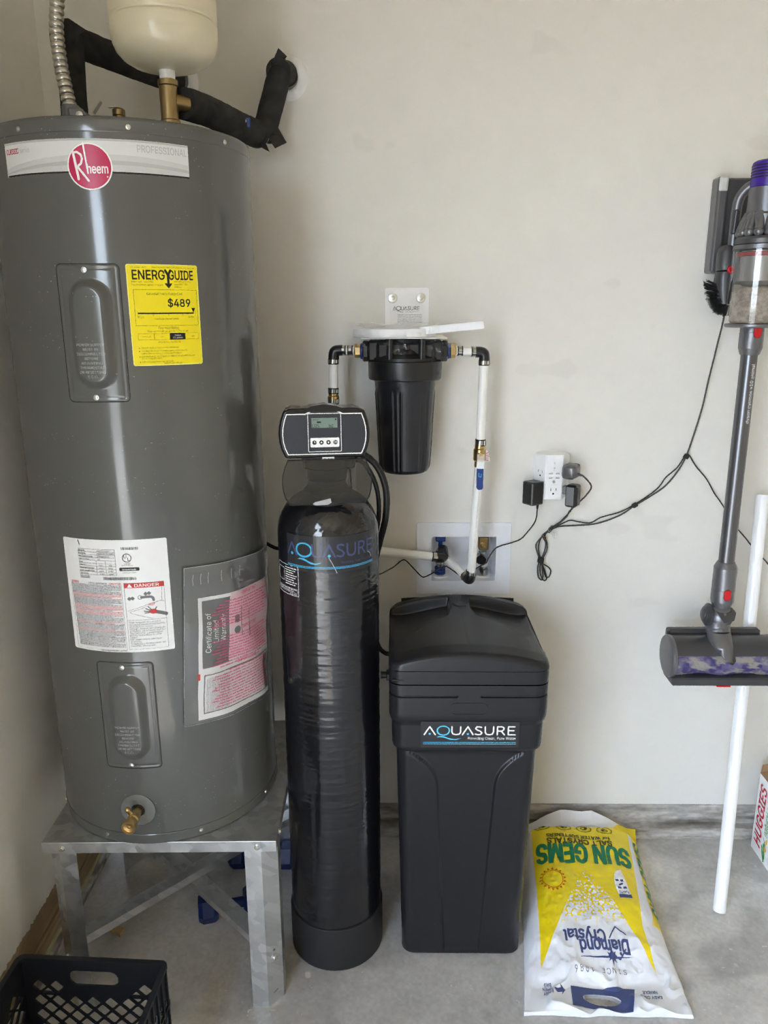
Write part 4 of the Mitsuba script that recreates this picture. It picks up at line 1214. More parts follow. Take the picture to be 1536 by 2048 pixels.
# hinge strip with its tiny label
part(ch, 'hinge_strip', warp(poly(rrect(-0.0500, -0.0585, 0.0520, -0.0495, 0.002), -0.020, -0.003), CM), 'm_plastic_black', 30)
for x_ in (-0.036, 0.030):
    part(ch, 'hinge_clip', warp(poly(rrect(x_ - 0.010, -0.0575, x_ + 0.012, -0.0520, 0.0012).difference(bar(x_ - 0.006, -0.0558, x_ + 0.008, -0.0540)), -0.003, 0.0012), CM), 'm_plastic_black', 30)
part(ch, 'tiny_label', warp(poly(bar(-0.0060, -0.0572, 0.0190, -0.0505), -0.003, -0.0018), CM), 'm_print_white', False)
prints([scribble(-0.0045, 0.0175, -0.0548, 0.0022, 5, w=-0.0013, cw=0.6)], 'm_ink', ch, 'tiny_print', CM, None)
# smoked cover, folded down
KM = plane_map([0.7295, -0.5085, 1.2470], u_, np.array([0, 0.02, 1.0]))
cl_ = [(-0.0815, 0.0500), (-0.0885, 0.034), (-0.0935, 0.016), (-0.0945, 0.0), (-0.0930, -0.016), (-0.0885, -0.032), (-0.0800, -0.0455)]
cr_ = [(-x, y_) for x, y_ in cl_[::-1]]
cov = sg.Polygon(cl_ + [(-0.040, -0.0462), (-0.020, -0.0488), (0.0, -0.0505), (0.022, -0.0482), (0.042, -0.0435)] + cr_)
cp_ = part(ws, 'smoked_cover', warp(poly(cov, 0.0), KM, 0.01), 'm_smoke', False, label='clear smoked flip cover, hanging open')
rim = cov.buffer(0.0008).difference(cov.buffer(-0.0011))
part(cp_, 'rim', warp(poly(rim, -0.006, 0.0008), KM), 'm_plastic_gloss', False)
part(cp_, 'sticker', warp(poly(sg.Polygon([(-0.032, -0.0445), (-0.028, -0.0405), (0.006, -0.0330), (0.008, -0.0425), (0.0, -0.0470), (-0.026, -0.0475)]), 0.0008, 0.0012), KM), 'm_ink_pale', False)

# hoses from the head and the thin cords near the tank
dh = single('drain_hose', 'thick black hose curving down from the control head, outer of the two', 'hose', tube(spline([(0.775, -0.375, 1.285), (0.805, -0.370, 1.280), (0.835, -0.362, 1.248), (0.852, -0.355, 1.195), (0.851, -0.345, 1.130), (0.838, -0.310, 1.065), (0.815, -0.25, 0.96), (0.765, -0.20, 0.75), (0.74, -0.17, 0.40), (0.73, -0.16, 0.009)], 12), 0.0078, 16), 'm_rubber', 60)
bh = single('brine_hose', 'black hose looping from the control head to the square black tank, inner of the two', 'hose', tube(spline([(0.775, -0.365, 1.272), (0.800, -0.362, 1.262), (0.822, -0.355, 1.225), (0.8335, -0.348, 1.180), (0.8335, -0.330, 1.120), (0.822, -0.29, 1.05), (0.812, -0.25, 0.95), (0.815, -0.24, 0.82), (0.830, -0.27, 0.765), (0.850, -0.285, 0.750), (0.866, -0.285, 0.752)], 12), 0.0055, 14), 'm_rubber', 60)

# ------------------------------------------------------------------ filter housing on its bracket
FX, FY = 0.8985, -0.120
fh = thing('filter_housing', 'black whole house water filter housing hanging from the white wall bracket', 'water filter')


def sump():
    zs = np.array([1.1925, 1.1935, 1.197, 1.203, 1.212, 1.24, 1.30, 1.37, 1.405, 1.418, 1.428, 1.436])
    rs = np.array([0.048, 0.054, 0.0600, 0.0630, 0.0645, 0.0665, 0.0695, 0.0730, 0.0752, 0.0768, 0.0775, 0.0775])
    nth = 240
    th = np.linspace(0, 2 * PI, nth, endpoint=False)
    zz = np.concatenate([np.linspace(zs[i], zs[i + 1], 8, endpoint=False) for i in range(len(zs) - 1)] + [[zs[-1]]])
    rr_ = np.interp(zz, zs, rs)
    Z, A = np.meshgrid(zz, th, indexing='ij')
    seg_ = 2 * PI / 6
    ph = ((A + 0.30) % seg_) / seg_ - 0.5
    fl = np.exp(-((np.abs(ph) - 0.34) / 0.020) ** 2) - 0.55 * np.exp(-((np.abs(ph) - 0.42) / 0.055) ** 2)
    win = np.clip((Z - 1.195) / 0.012, 0, 1) * np.clip((1.408 - Z) / 0.012, 0, 1)
    Rr = rr_[:, None] + 0.0024 * fl * win
    V = np.stack([FX + Rr * np.sin(A), FY - Rr * np.cos(A), Z], -1).reshape(-1, 3)
    i, j = np.meshgrid(np.arange(len(zz) - 1), np.arange(nth), indexing='ij')
    a, b = (i * nth + j).ravel(), (i * nth + (j + 1) % nth).ravel()
    F = np.vstack([np.stack([a, b, b + nth], 1), np.stack([a, b + nth, a + nth], 1)])
    V = np.vstack([V, [FX, FY, 1.1935]])
    cap_ = np.array([[(k_ + 1) % nth, k_, len(V) - 1] for k_ in range(nth)])
    return trimesh.Trimesh(V, np.vstack([F, cap_]), process=False)


pbr('m_sump', (0.015, 0.016, 0.021), 0.30, spec=0.5)
part(fh, 'sump', sump(), 'm_sump', 40)
ringp = [(0.074, 1.4305), (0.089, 1.4310), (0.0915, 1.4335), (0.0925, 1.438), (0.0935, 1.474), (0.0925, 1.4775), (0.089, 1.4790), (0.078, 1.4790)]
part(fh, 'collar', lathe(ringp, (FX, FY, 0), n=96), 'm_plastic_black', 30)
hd_ = cat(lathe([(0.074, 1.477), (0.0860, 1.479), (0.0845, 1.486), (0.075, 1.492), (0.060, 1.496), (0.050, 1.515), (0.048, 1.531), (0.0, 1.532)], (FX, FY, 0), n=64), box([FX - 0.094, FY - 0.034, 1.476], [FX + 0.094, FY + 0.034, 1.528], 0.006),
          box([FX - 0.072, FY - 0.052, 1.482], [FX + 0.072, FY + 0.050, 1.526], 0.008))
part(fh, 'head', hd_, 'm_plastic_black', 30)
for dx_, dy_ in ((-0.038, -0.068), (0.040, -0.068)):
    part(fh, 'bolt_post', rod((FX + dx_, FY + dy_, 1.484), (FX + dx_, FY + dy_, 1.5335), 0.0085, n=20), 'm_plastic_black', 30)
part(fh, 'vent_button', lathe([(0.006, 0), (0.006, 0.003), (0.003, 0.004), (0, 0.004)], (FX + 0.004, FY - 0.060, 1.512), (0, -1, 0.2), 16), 'm_plastic_black', 30)
for s in (-1, 1):
    part(fh, 'port', hexnut((FX + s * 0.092, FY, 1.501), (FX + s * 0.107, FY, 1.501), 0.026), 'm_plastic_black', 30)
    part(fh, 'port_seal', rod((FX + s * 0.107, FY, 1.501), (FX + s * 0.112, FY, 1.501), 0.0195, n=24), 'm_blue', 30)

bk = thing('filter_bracket', 'white painted metal bracket screwed to the wall above the black filter', 'bracket')
BX0, BX1, BZ1 = 0.8470, 0.9620, 1.657
plate = warp(poly(rrect(BX0, 1.537, BX1, BZ1, 0.006), 0.0, 0.0022), plane_map([0, 0.0005, 0], [1, 0, 0], [0, 0, 1]))
shelf = box([0.790, -0.200, 1.5335], [1.000, 0.0, 1.5362], 0.001)
part(bk, 'plate', plate, 'm_white_paint', 20)
part(bk, 'shelf', shelf, 'm_white_paint', 20)
for x_ in (BX0 + 0.020, BX1 - 0.021):
    w_ = part(bk, 'washer', lathe([(0.0045, 0.004), (0.011, 0.0036), (0.0125, 0.002), (0.0125, 0.0)], (x_, -0.0017, 1.631), (0, -1, 0), 28), 'm_steel', 30)
    part(bk, 'screw', screw_mesh(np.array([x_, -0.0055, 1.631]), np.array([0, -1, 0.0]), 0.0052, 0.003), 'm_steel', 30)
BM = plane_map([0, -0.0018, 0], [1, 0, 0], [0, 0, 1])
pbr('m_letter_dark', (0.040, 0.055, 0.075), 0.35, spec=0.4)
part(bk, 'sticker', warp(poly(bar(BX0 + 0.012, 1.567, BX1 - 0.012, 1.612), 0, 0.0004), BM), 'm_label_white', False)
brand(BM, BX0 + 0.021, BX1 - 0.024, 1.6000, 0.0100, bk, 'm_letter_dark', 'm_letter_dark', None, None, None, 0.0007)
prints([scribble(BX0 + 0.033, BX1 - 0.016, 1.5880 - 0.0037 * i, 0.0016, 800 + i, w=0.0007, cw=0.6) for i in range(6)] + [scribble(BX0 + 0.055, BX1 - 0.026, 1.5955, 0.0016, 820, w=0.0007)], 'm_ink_grey', bk, 'lettering', BM, None)

# white wrench in its bag, lying on the bracket
wr_ = thing('filter_wrench', 'white plastic ring wrench in a clear bag, lying on top of the filter bracket', 'wrench')
cx_, cy_ = 0.872, -0.110
R_ = 0.104
ringm = lathe([(R_ - 0.007, -0.0095), (R_, -0.0095), (R_, 0.0095), (R_ - 0.007, 0.0095)], (cx_, cy_, 1.5470), (0.0, 0.0, 1), 96, cap=False)
inner = lathe([(R_ - 0.007, 0.0095), (R_ - 0.007, -0.0095)], (cx_, cy_, 1.5470), (0.0, 0.0, 1), 96, cap=False)
RT = trimesh.transformations.rotation_matrix(math.radians(-0.3), [0, 1, 0], [cx_, cy_, 1.546]) 
wm = cat(ringm, inner)
wm.apply_transform(RT)
part(wr_, 'ring', wm, 'm_white', 30)
h0, h1 = np.array([0.946, -0.182, 1.5520]), np.array([1.085, -0.205, 1.5655])
hx_, hv_ = (h1 - h0) / np.linalg.norm(h1 - h0), None
WM = plane_map(h0, hx_, np.array([-0.08, 0, 1.0]))
hl = np.linalg.norm(h1 - h0)
handle = [warp(poly(rrect(-0.012, -0.0085, hl, 0.0095, 0.003), -0.024, -0.0012), WM)]
part(wr_, 'handle', handle[0], 'm_white', 30)
ribs = [poly(bar(0.006 + 0.0042 * i, -0.0075, 0.0085 + 0.0042 * i, 0.0085), -0.0015, 0.0016) for i in range(32)]
part(wr_, 'grip_ribs', warp(cat(ribs), WM), 'm_white', 20)


def crumple(x0, x1, y0, y1, z0, seed, amp=0.02, nx=26, ny=18, tilt=0.0):
    X, Y = np.meshgrid(np.linspace(x0, x1, nx), np.linspace(y0, y1, ny), indexing='ij')
    Pq = np.stack([X * 26, Y * 26, X * 0 + seed], -1)
    Z = z0 + amp * (meshkit.fbm(Pq, 3, seed) - 0.4) * 2 + tilt * (X - x0)
    V = np.stack([X + 0.01 * (meshkit.noise(Pq + 7, seed) - 0.5), Y, Z], -1).reshape(-1, 3)
    i, j = np.meshgrid(np.arange(nx - 1), np.arange(ny - 1), indexing='ij')
    a = (i * ny + j).ravel()
    return trimesh.Trimesh(V, np.vstack([np.stack([a, a + ny, a + ny + 1], 1), np.stack([a, a + ny + 1, a + 1], 1)]), process=False)


part(wr_, 'bag', cat(crumple(0.775, 0.985, -0.215, -0.03, 1.5640, 3, 0.012)), 'm_film', False, label='crumpled clear plastic bag')
part(wr_, 'bag', rot(crumple(0.770, 0.90, -0.223, -0.16, 1.540, 5, 0.012), [1, 0, 0], -50, (0.83, -0.22, 1.54)), 'm_film', False)
part(wr_, 'bag', rot(crumple(0.930, 1.020, -0.222, -0.17, 1.538, 8, 0.012, tilt=-0.25), [1, 0, 0], -45, (0.97, -0.22, 1.538)), 'm_film', False)

# ------------------------------------------------------------------ white water pipes
PR = 0.0108


def marks(p0, p1, seed, parent, ang=25.0):
    """Grey print along a pipe."""
    p0, p1 = np.array(p0, float), np.array(p1, float)
    z = (p1 - p0) / np.linalg.norm(p1 - p0)
    d = np.array([math.sin(math.radians(ang)), -math.cos(math.radians(ang)), 0.15])
    w = d - z * (d @ z)
    w /= np.linalg.norm(w)
    m = plane_map(p0 + w * (PR + 0.0003), z, np.cross(w, z))
    L_ = np.linalg.norm(p1 - p0)
    part(parent, 'print', warp(scribble(0.01, L_ - 0.01, -0.002, 0.0034, seed, w=0, cw=0.9, fill=0.6), m), 'm_label_silver', False, kind='stuff')


def elbow(c, d0, d1, parent, r=0.0135, L=0.022, name='elbow'):
    c, d0, d1 = np.array(c, float), np.array(d0, float), np.array(d1, float)
    d0, d1 = d0 / np.linalg.norm(d0), d1 / np.linalg.norm(d1)
    P_ = spline([c + d0 * L, c + d0 * L * 0.5, c + (d0 + d1) * r * 0.22, c + d1 * L * 0.5, c + d1 * L], 8)
    return part(parent, name, tube(P_, r, 20), 'm_plastic_black', 50, label='black elbow fitting')


pl = thing('supply_pipe', 'short white pipe from the softener head up to the left side of the filter', 'pipe')
e1 = (0.7185, FY, 1.503)
part(pl, 'pipe', rod((0.7150, FY, 1.300), (0.7175, FY, 1.486), PR + 0.001, n=24), 'm_pex', 40)
elbow(e1, (1, 0, 0), (-0.012, 0, -1), pl)
part(pl, 'pipe', rod((0.735, FY, 1.503), (0.770, FY, 1.502), PR, n=24), 'm_pex', 40)
for c, a in (((0.7425, FY, 1.503), (1, 0, 0)), ((0.7600, FY, 1.503), (1, 0, 0))):
    crimp(c, a, PR + 0.001, pl, 0.0085)
crimp((0.7172, FY, 1.476), (0, 0, 1), PR + 0.002, pl, 0.0095)
crimp((0.7158, FY, 1.402), (0, 0, 1), PR + 0.002, pl, 0.0095)
part(pl, 'adapter', lathe([(0.0150, 1.380), (0.0150, 1.388), (0.0128, 1.390), (0.0128, 1.396)], (0.7155, FY, 0), n=24, cap=False), 'm_brass', 30)
crimp((0.7155, FY, 1.377), (0, 0, 1), PR + 0.003, pl, 0.011)
part(pl, 'elbow', tube(spline([(0.7150, FY, 1.330), (0.7150, FY, 1.305), (0.7150, FY - 0.03, 1.2995), (0.7150, -0.255, 1.299)], 8), 0.0135, 20), 'm_plastic_black', 50)
part(pl, 'brass_nut', hexnut((0.771, FY, 1.502), (0.787, FY, 1.502), 0.0175), 'm_brass', 25, label='brass hex nut')

pv = thing('return_pipe', 'long white pipe dropping from the right side of the filter to the wall box', 'pipe')
part(pv, 'brass_nut', hexnut((FX + 0.1125, FY, 1.501), (FX + 0.128, FY, 1.501), 0.0185), 'm_brass', 25, label='brass hex nut')
part(pv, 'pipe', rod((1.026, FY, 1.501), (1.082, FY, 1.4985), PR, n=24), 'm_pex', 40)
crimp((1.037, FY, 1.5005), (1, 0, 0), PR + 0.001, pv, 0.0085)
crimp((1.072, FY, 1.499), (1, 0, 0), PR + 0.001, pv, 0.0085)
elbow((1.0985, FY, 1.4975), (-1, 0, 0), (-0.006, 0, -1), pv)
t0_, t1_ = np.array([1.0980, FY, 1.484]), np.array([1.0945, FY, 1.275])
part(pv, 'pipe', rod(t0_, t1_, PR + 0.001, n=24), 'm_pex', 40)
marks(t0_, t1_, 900, pv, 38)
crimp((1.0980, FY, 1.472), (0, 0, 1), PR + 0.002, pv, 0.0095)
crimp((1.0945, FY, 1.268), (0, 0, 1), PR + 0.002, pv, 0.0115)
bv = part(pv, 'ball_valve', cat(lathe([(0.0120, 1.203), (0.0135, 1.205), (0.0135, 1.219), (0.0165, 1.222), (0.0165, 1.250), (0.0135, 1.253), (0.0135, 1.262), (0.0120, 1.264)], (1.0935, FY, 0), n=20), rod((1.0935, FY - 0.014, 1.236), (1.0935, FY - 0.028, 1.236), 0.0085, n=16)), 'm_brass', 25, label='brass ball valve')
part(bv, 'nut', hexnut((1.0935, FY - 0.026, 1.236), (1.0935, FY - 0.032, 1.236), 0.0062), 'm_brass', 25)
lever = [(1.0935, -0.149, 1.242), (1.0930, -0.152, 1.225), (1.0925, -0.150, 1.205)]
part(bv, 'lever_neck', tube(spline(lever, 6), 0.0075, 8, shape=np.array([[-1.3, -0.25], [1.3, -0.25], [1.3, 0.25], [-1.3, 0.25]])), 'm_steel', 25)
LM = plane_map([1.0925, -0.1485, 1.185], [1, 0, 0], [0.02, 0.06, 1])
part(bv, 'handle', warp(poly(rrect(-0.0085, -0.036, 0.0085, 0.029, 0.007), -0.003, 0.0032), LM), 'm_blue', 30, label='dark blue lever handle')
prints([text('ON', 0.0040, 0, 0.018, 0.0036, align='c'), poly(line([(-0.003, 0.008), (-0.003, -0.002), (0.003, -0.002), (0.003, 0.006)], 0.0012), 0.0036)], 'm_print_sky', bv, 'handle_marks', LM, None)
part(pv, 'paper_tag', warp(poly(sg.Polygon([(0.004, 0.0), (0.010, -0.002), (0.0165, -0.028), (0.0060, -0.030), (0.003, -0.012)]), 0, 0.0006), plane_map([1.104, -0.125, 1.248], [1, 0.25, 0], [0.1, 0.1, 1])), 'm_print_white', 20, label='small white and red paper tag')
prints([scribble(0.0055, 0.013, -0.006 - 0.0042 * i, 0.0022, 940 + i, w=0.0010, cw=0.5) for i in range(6)], 'm_ink_red', pv, 'tag_print', plane_map([1.104, -0.125, 1.248], [1, 0.25, 0], [0.1, 0.1, 1]), None)
b0, b1 = np.array([1.0930, FY, 1.205]), np.array([1.0800, -0.110, 0.905])
part(pv, 'pipe', rod(b0, b1, PR + 0.001, n=24), 'm_pex', 40)
marks(b0 - [0, 0, 0.06], b1, 960, pv, 10)
eb = np.array([1.0785, -0.108, 0.884])
bx_ = np.array([1.0080, 0.012, 0.9165])
dd = (bx_ - eb) / np.linalg.norm(bx_ - eb)
elbow(eb, (0.04, 0, 1), dd, pv, 0.0140, 0.020)
crimp(eb + [0.001, 0, 0.022], (0.04, 0, 1), PR + 0.002, pv, 0.010)
crimp(eb + dd * 0.020, dd, PR + 0.002, pv, 0.010)
part(pv, 'pipe', rod(eb + dd * 0.014, bx_ - dd * 0.010, PR, n=24), 'm_pex', 40)
elbow(bx_, -dd, (-0.25, 0.3, 1), pv, 0.0145, 0.016)

pw = thing('inlet_pipe', 'white pipe running left from the wall box behind the softener cylinder', 'pipe')
f0, f1 = np.array([0.992, -0.040, 0.9290]), np.array([0.768, -0.056, 0.9590])
part(pw, 'pipe', rod(f0, f1, PR + 0.0012, n=24), 'm_pex', 40)
marks(f1 + (f0 - f1) * 0.25, f0, 980, pw, 0)
crimp(f0 + (f1 - f0) * 0.03, f1 - f0, PR + 0.002, pw, 0.012)
part(pw, 'elbow', tube(spline([f0 + [-0.004, 0, 0], f0 + [0.012, 0.004, -0.002], f0 + [0.018, 0.022, 0.0], f0 + [0.018, 0.055, 0.006]], 8), 0.0150, 20), 'm_plastic_black', 50, label='black elbow fitting')
part(pw, 'riser', tube(spline([f1 + [0.004, 0, 0], f1 + [-0.008, 0, 0.004], (0.757, -0.060, 1.00), (0.757, -0.075, 1.20), (0.757, -0.11, 1.268), (0.758, -0.16, 1.280), (0.7604, -0.262, 1.280)], 10), 0.0118, 20), 'm_pex', 50)

# ------------------------------------------------------------------ square black brine tank
def ring_rect(x0, x1, y0, y1, r, nf=121, ns=21, nc=9):
    """Points of a rounded rectangle, counter-clockwise from the front left; nf along front, ns on the others."""
    out = []
    for x in np.linspace(x0 + r, x1 - r, nf):
        out.append((x, y0))
    for c, a0 in (((x1 - r, y0 + r), -90), ((x1 - r, y1 - r), 0), ((x0 + r, y1 - r), 90), ((x0 + r, y0 + r), 180)):
        for a in np.radians(np.linspace(a0, a0 + 90, nc + 2)[1:-1]):
            out.append((c[0] + r * math.cos(a), c[1] + r * math.sin(a)))
        if a0 == -90:
            out += [(x1, y) for y in np.linspace(y0 + r, y1 - r, ns)]
        if a0 == 0:
            out += [(x, y1) for x in np.linspace(x1 - r, x0 + r, ns)]
        if a0 == 90:
            out += [(x0, y) for y in np.linspace(y1 - r, y0 + r, ns)]
    return np.array(out)


def loft(sections, nf=121, ns=21, nc=9, disp=None, cap_bottom=True, cap_top=True):
    rings = []
    for z, x0, x1, y0, y1, r in sections:
        p = ring_rect(x0, x1, y0, y1, r, nf, ns, nc)
        rings.append(np.column_stack([p, np.full(len(p), z)]))
    n = len(rings[0])
    V = np.vstack(rings)
    F = []
    i, j = np.meshgrid(np.arange(len(rings) - 1), np.arange(n), indexing='ij')
    a, b = (i * n + j).ravel(), (i * n + (j + 1) % n).ravel()
    F = np.vstack([np.stack([a, b, b + n], 1), np.stack([a, b + n, a + n], 1)])
    if disp is not None:
        V = disp(V)
    ex, fx = [], []
    if cap_bottom:
        ex.append(rings[0].mean(0))
        fx += [[(j + 1) % n, j, len(V)] for j in range(n)]
    if cap_top:
        ex.append(rings[-1].mean(0))
        e = (len(rings) - 1) * n
        fx += [[e + j, e + (j + 1) % n, len(V) + len(ex) - 1] for j in range(n)]
    if ex:
        V, F = np.vstack([V, ex]), np.vstack([F, fx])
    return trimesh.Trimesh(V, F, process=False)


BXC = 1.041
bt = thing('brine_tank', 'square black plastic brine tank with a lid, between the softener cylinder and the salt bag', 'salt tank')


def sect(z, w, yf, yb, r):
    return (z, BXC - w / 2, BXC + w / 2, yf, yb, r)


def body_disp(V):
    V = V.copy()
    front = V[:, 1] < -0.42
    z, x = V[:, 2], V[:, 0] - BXC
    t = np.clip(z / 0.52, 0, 1)
    w = 0.043 + 0.026 * t + 0.075 * np.clip((z - 0.505) / 0.100, 0, 1) ** 2.2
    d = np.clip((w - np.abs(x)) / 0.006 + 0.5, 0, 1)
    d = d * d * (3 - 2 * d)
    V[front, 1] += (0.0062 * d * np.clip((0.606 - z) / 0.01, 0, 1) * np.clip((z - 0.006) / 0.01, 0, 1))[front]
    return V


zs = [0.0, 0.003, 0.010] + list(np.linspace(0.02, 0.598, 110)) + [0.604]
secs = []
for z in zs:
    k_ = z / 0.606
    w = 0.300 + 0.030 * k_
    ins = 0.012 * max(0, 1 - z / 0.010) ** 2
    secs.append(sect(z, w - 2 * ins, -0.480 - 0.020 * k_ + ins, -0.170 + 0.010 * k_ - ins, 0.030))
pbr('m_brine', (0.0110, 0.0115, 0.0140), 0.33, spec=0.42, bump=proc(lambda p, n, uv: fbm(p.x * 420, p.y * 420, p.z * 420, 2), eps=6e-4), bscale=0.00012)
part(bt, 'body', loft(secs, disp=body_disp, cap_top=False), 'm_brine', 40)
W1, Y1, Yb = 0.364, -0.5200, -0.152
secs = [sect(0.603, 0.330, -0.5005, -0.160, 0.030), sect(0.606, 0.338, -0.505, -0.158, 0.030), sect(0.614, 0.347, -0.5105, -0.155, 0.030), sect(0.622, 0.350, -0.5120, -0.155, 0.030), sect(0.676, 0.352, -0.5130, -0.154, 0.030), sect(0.682, 0.353, -0.5135, -0.154, 0.030),
        sect(0.688, 0.359, -0.5170, -0.153, 0.030), sect(0.698, 0.3635, -0.5195, Yb, 0.030), sect(0.708, W1, Y1, Yb, 0.030), sect(0.7495, W1, Y1, Yb, 0.030)]
part(bt, 'rim', loft(secs, 61, cap_bottom=False, cap_top=False), 'm_brine', 40)
# upper band: a groove with two slots that stop short of the middle
secs = [sect(z, W1, Y1, Yb, 0.030) for z in np.linspace(0.7495, 0.7815, 26)]


def slot_disp(V):
    V = V.copy()
    x = np.abs(V[:, 0] - BXC)
    g = np.clip((0.0030 - np.abs(V[:, 2] - 0.7535)) / 0.0012, 0, 1) * np.clip((x - 0.0265) / 0.002, 0, 1)
    c = np.array([BXC, (Y1 + Yb) / 2])
    out = V[:, :2] - c
    V[:, :2] -= out / np.linalg.norm(out, axis=1, keepdims=True) * (0.0045 * g)[:, None]
    return V


part(bt, 'rim', loft(secs, 121, disp=slot_disp, cap_bottom=False, cap_top=False), 'm_brine', 25)
secs = [sect(0.7815, W1 - 0.008, Y1 + 0.004, Yb - 0.004, 0.028), sect(0.7838, W1 - 0.008, Y1 + 0.004, Yb - 0.004, 0.028), sect(0.7840, W1, Y1, Yb, 0.030), sect(0.8155, W1 + 0.001, Y1 - 0.0005, Yb, 0.030), sect(0.8165, W1 - 0.006, Y1 + 0.003, Yb - 0.003, 0.030)]
part(bt, 'rim', loft(secs, 61, disp=lambda V: V, cap_bottom=False, cap_top=True), 'm_brine', 25)
for x_ in (-0.5 * W1 + 0.004, ):
    pass
# small slots at the upper band's corners
part(bt, 'corner_slot', box([BXC - W1 / 2 + 0.006, Y1 - 0.0006, 0.7925], [BXC - W1 / 2 + 0.034, Y1 + 0.004, 0.7965], 0.001), 'm_ink', 30)
# oval outline
BF = plane_map([BXC, Y1, 0.7235], [1, 0, 0], [0, 0, 1])
ov = rrect(-0.044, -0.0145, 0.044, 0.0145, 0.0140)
part(bt, 'oval_mark', warp(poly(ov.difference(ov.buffer(-0.0014)), -0.001, 0.0010), BF), 'm_brine', 30)
# lid with two hand recesses beside a spine
LW, LY0, LY1, LR = W1 + 0.002, Y1 - 0.0015, Yb + 0.001, 0.032


def lid_mesh():
    n = 230
    X, Y = np.meshgrid(np.linspace(-LW / 2, LW / 2, n), np.linspace(LY0, LY1, n), indexing='ij')
    t = (Y - LY0) / (LY1 - LY0)
    ax_ = np.abs(X)
    top = 0.8640 - 0.030 * (ax_ / (LW / 2)) ** 2.2 - 0.006 * np.clip(0.12 - t, 0, 1) / 0.12
    sw = 0.024 + 0.012 * np.exp(-((t - 0.60) / 0.07) ** 2) * 0
    tf = 0.20 + np.clip((0.172 - ax_) / 0.142, 0, 1.0) ** 0.75 * 0.40
    side = np.clip((ax_ - sw - 0.010 * np.clip(1 - (t - tf) / 0.12, 0, 1)) / 0.008, 0, 1)
    frontm = np.clip((t - tf) / 0.022, 0, 1)
    backm = np.clip((0.925 - 0.03 * (ax_ / 0.18) ** 2 - t) / 0.018, 0, 1)
    depth = 0.009 + 0.030 * np.clip((t - tf) / 0.62, 0, 1) * np.clip(1.05 - (ax_ / 0.185) ** 4, 0.15, 1)
    sm = lambda v: v * v * (3 - 2 * v)
    Z = top - depth * sm(side) * sm(frontm) * sm(backm)
    disc = np.clip((0.0185 - np.hypot(X, Y + 0.232)) / 0.002, 0, 1)
    Z = np.maximum(Z, Z + 0.0022 * disc)
    seam = np.exp(-(X / 0.0012) ** 2) * (1 - disc)
    Z = Z - 0.0007 * seam
    cy_, hw, hh = (LY0 + LY1) / 2, LW / 2, (LY1 - LY0) / 2
    dx, dy = ax_ - (hw - LR), np.abs(Y - cy_) - (hh - LR)
    e = -(np.hypot(np.maximum(dx, 0), np.maximum(dy, 0)) + np.minimum(np.maximum(dx, dy), 0) - LR)
    rd = np.clip(e / 0.014, 0, 1)
    Z = Z - 0.014 * (1 - np.sqrt(np.clip(1 - (1 - rd) ** 2, 0, 1)))
    # pull grid points outside the rounded outline onto it
    out_ = e < 0
    vx, vy = np.sign(X) * np.maximum(dx, 0), np.sign(Y - cy_) * np.maximum(dy, 0)
    L_ = np.hypot(vx, vy) + 1e-9
    kx = np.where(out_, np.sign(X) * (hw - LR) + vx / L_ * LR, X)
    ky = np.where(out_, cy_ + np.sign(Y - cy_) * (hh - LR) + vy / L_ * LR, Y)
    V = np.stack([BXC + kx, ky, Z], -1)
    rim_idx = [(i, 0) for i in range(n)] + [(n - 1, j) for j in range(1, n)] + [(i, n - 1) for i in range(n - 2, -1, -1)] + [(0, j) for j in range(n - 2, 0, -1)]
    i, j = np.meshgrid(np.arange(n - 1), np.arange(n - 1), indexing='ij')
    a = (i * n + j).ravel()
    F = [np.stack([a, a + n, a + n + 1], 1), np.stack([a, a + n + 1, a + 1], 1)]
    V = V.reshape(-1, 3)
    low = V[[i * n + j for i, j in rim_idx]].copy()
    mid = low.copy()
    low[:, 2] = 0.8172
    b0 = len(V)
    m_ = len(rim_idx)
    ids = np.array([i * n + j for i, j in rim_idx])
    nx_ = np.roll(np.arange(m_), -1)
    F += [np.stack([ids, b0 + np.arange(m_), b0 + nx_], 1), np.stack([ids, b0 + nx_, ids[nx_]], 1)]
    tm = trimesh.Trimesh(np.vstack([V, low]), np.vstack(F), process=False)
    return tm


part(bt, 'lid', lid_mesh(), 'm_brine', 45)
# name label
lb = part(bt, 'name_label', warp(poly(rrect(-0.1125, -0.0335, 0.1135, 0.0330, 0.003), 0.0, 0.0008), plane_map([1.0440, -0.5185, 0.6580], [1, 0, 0], [0, 0.0, 1])), 'm_label_clear', False, label='clear name label')
NM = plane_map([1.0440, -0.5185, 0.6580], [1, 0, 0], [0, 0, 1])
brand(NM, -0.1055, 0.1060, -0.0015, 0.0235, lb, 'm_print_white', 'm_print_sky', 0.0068, 0.110, (-0.0245, -0.0205), 0.0012)
part(bt, 'overflow_elbow', cat(rod((BXC - W1 / 2 - 0.019, -0.335, 0.715), (BXC - W1 / 2 + 0.004, -0.335, 0.715), 0.0085, n=20), hexnut((BXC - W1 / 2 - 0.008, -0.335, 0.715), (BXC - W1 / 2 + 0.003, -0.335, 0.715), 0.0150), rod((BXC - W1 / 2 - 0.019, -0.335, 0.715), (BXC - W1 / 2 - 0.022, -0.335, 0.715), 0.0100, n=20)), 'm_plastic_black', 30)

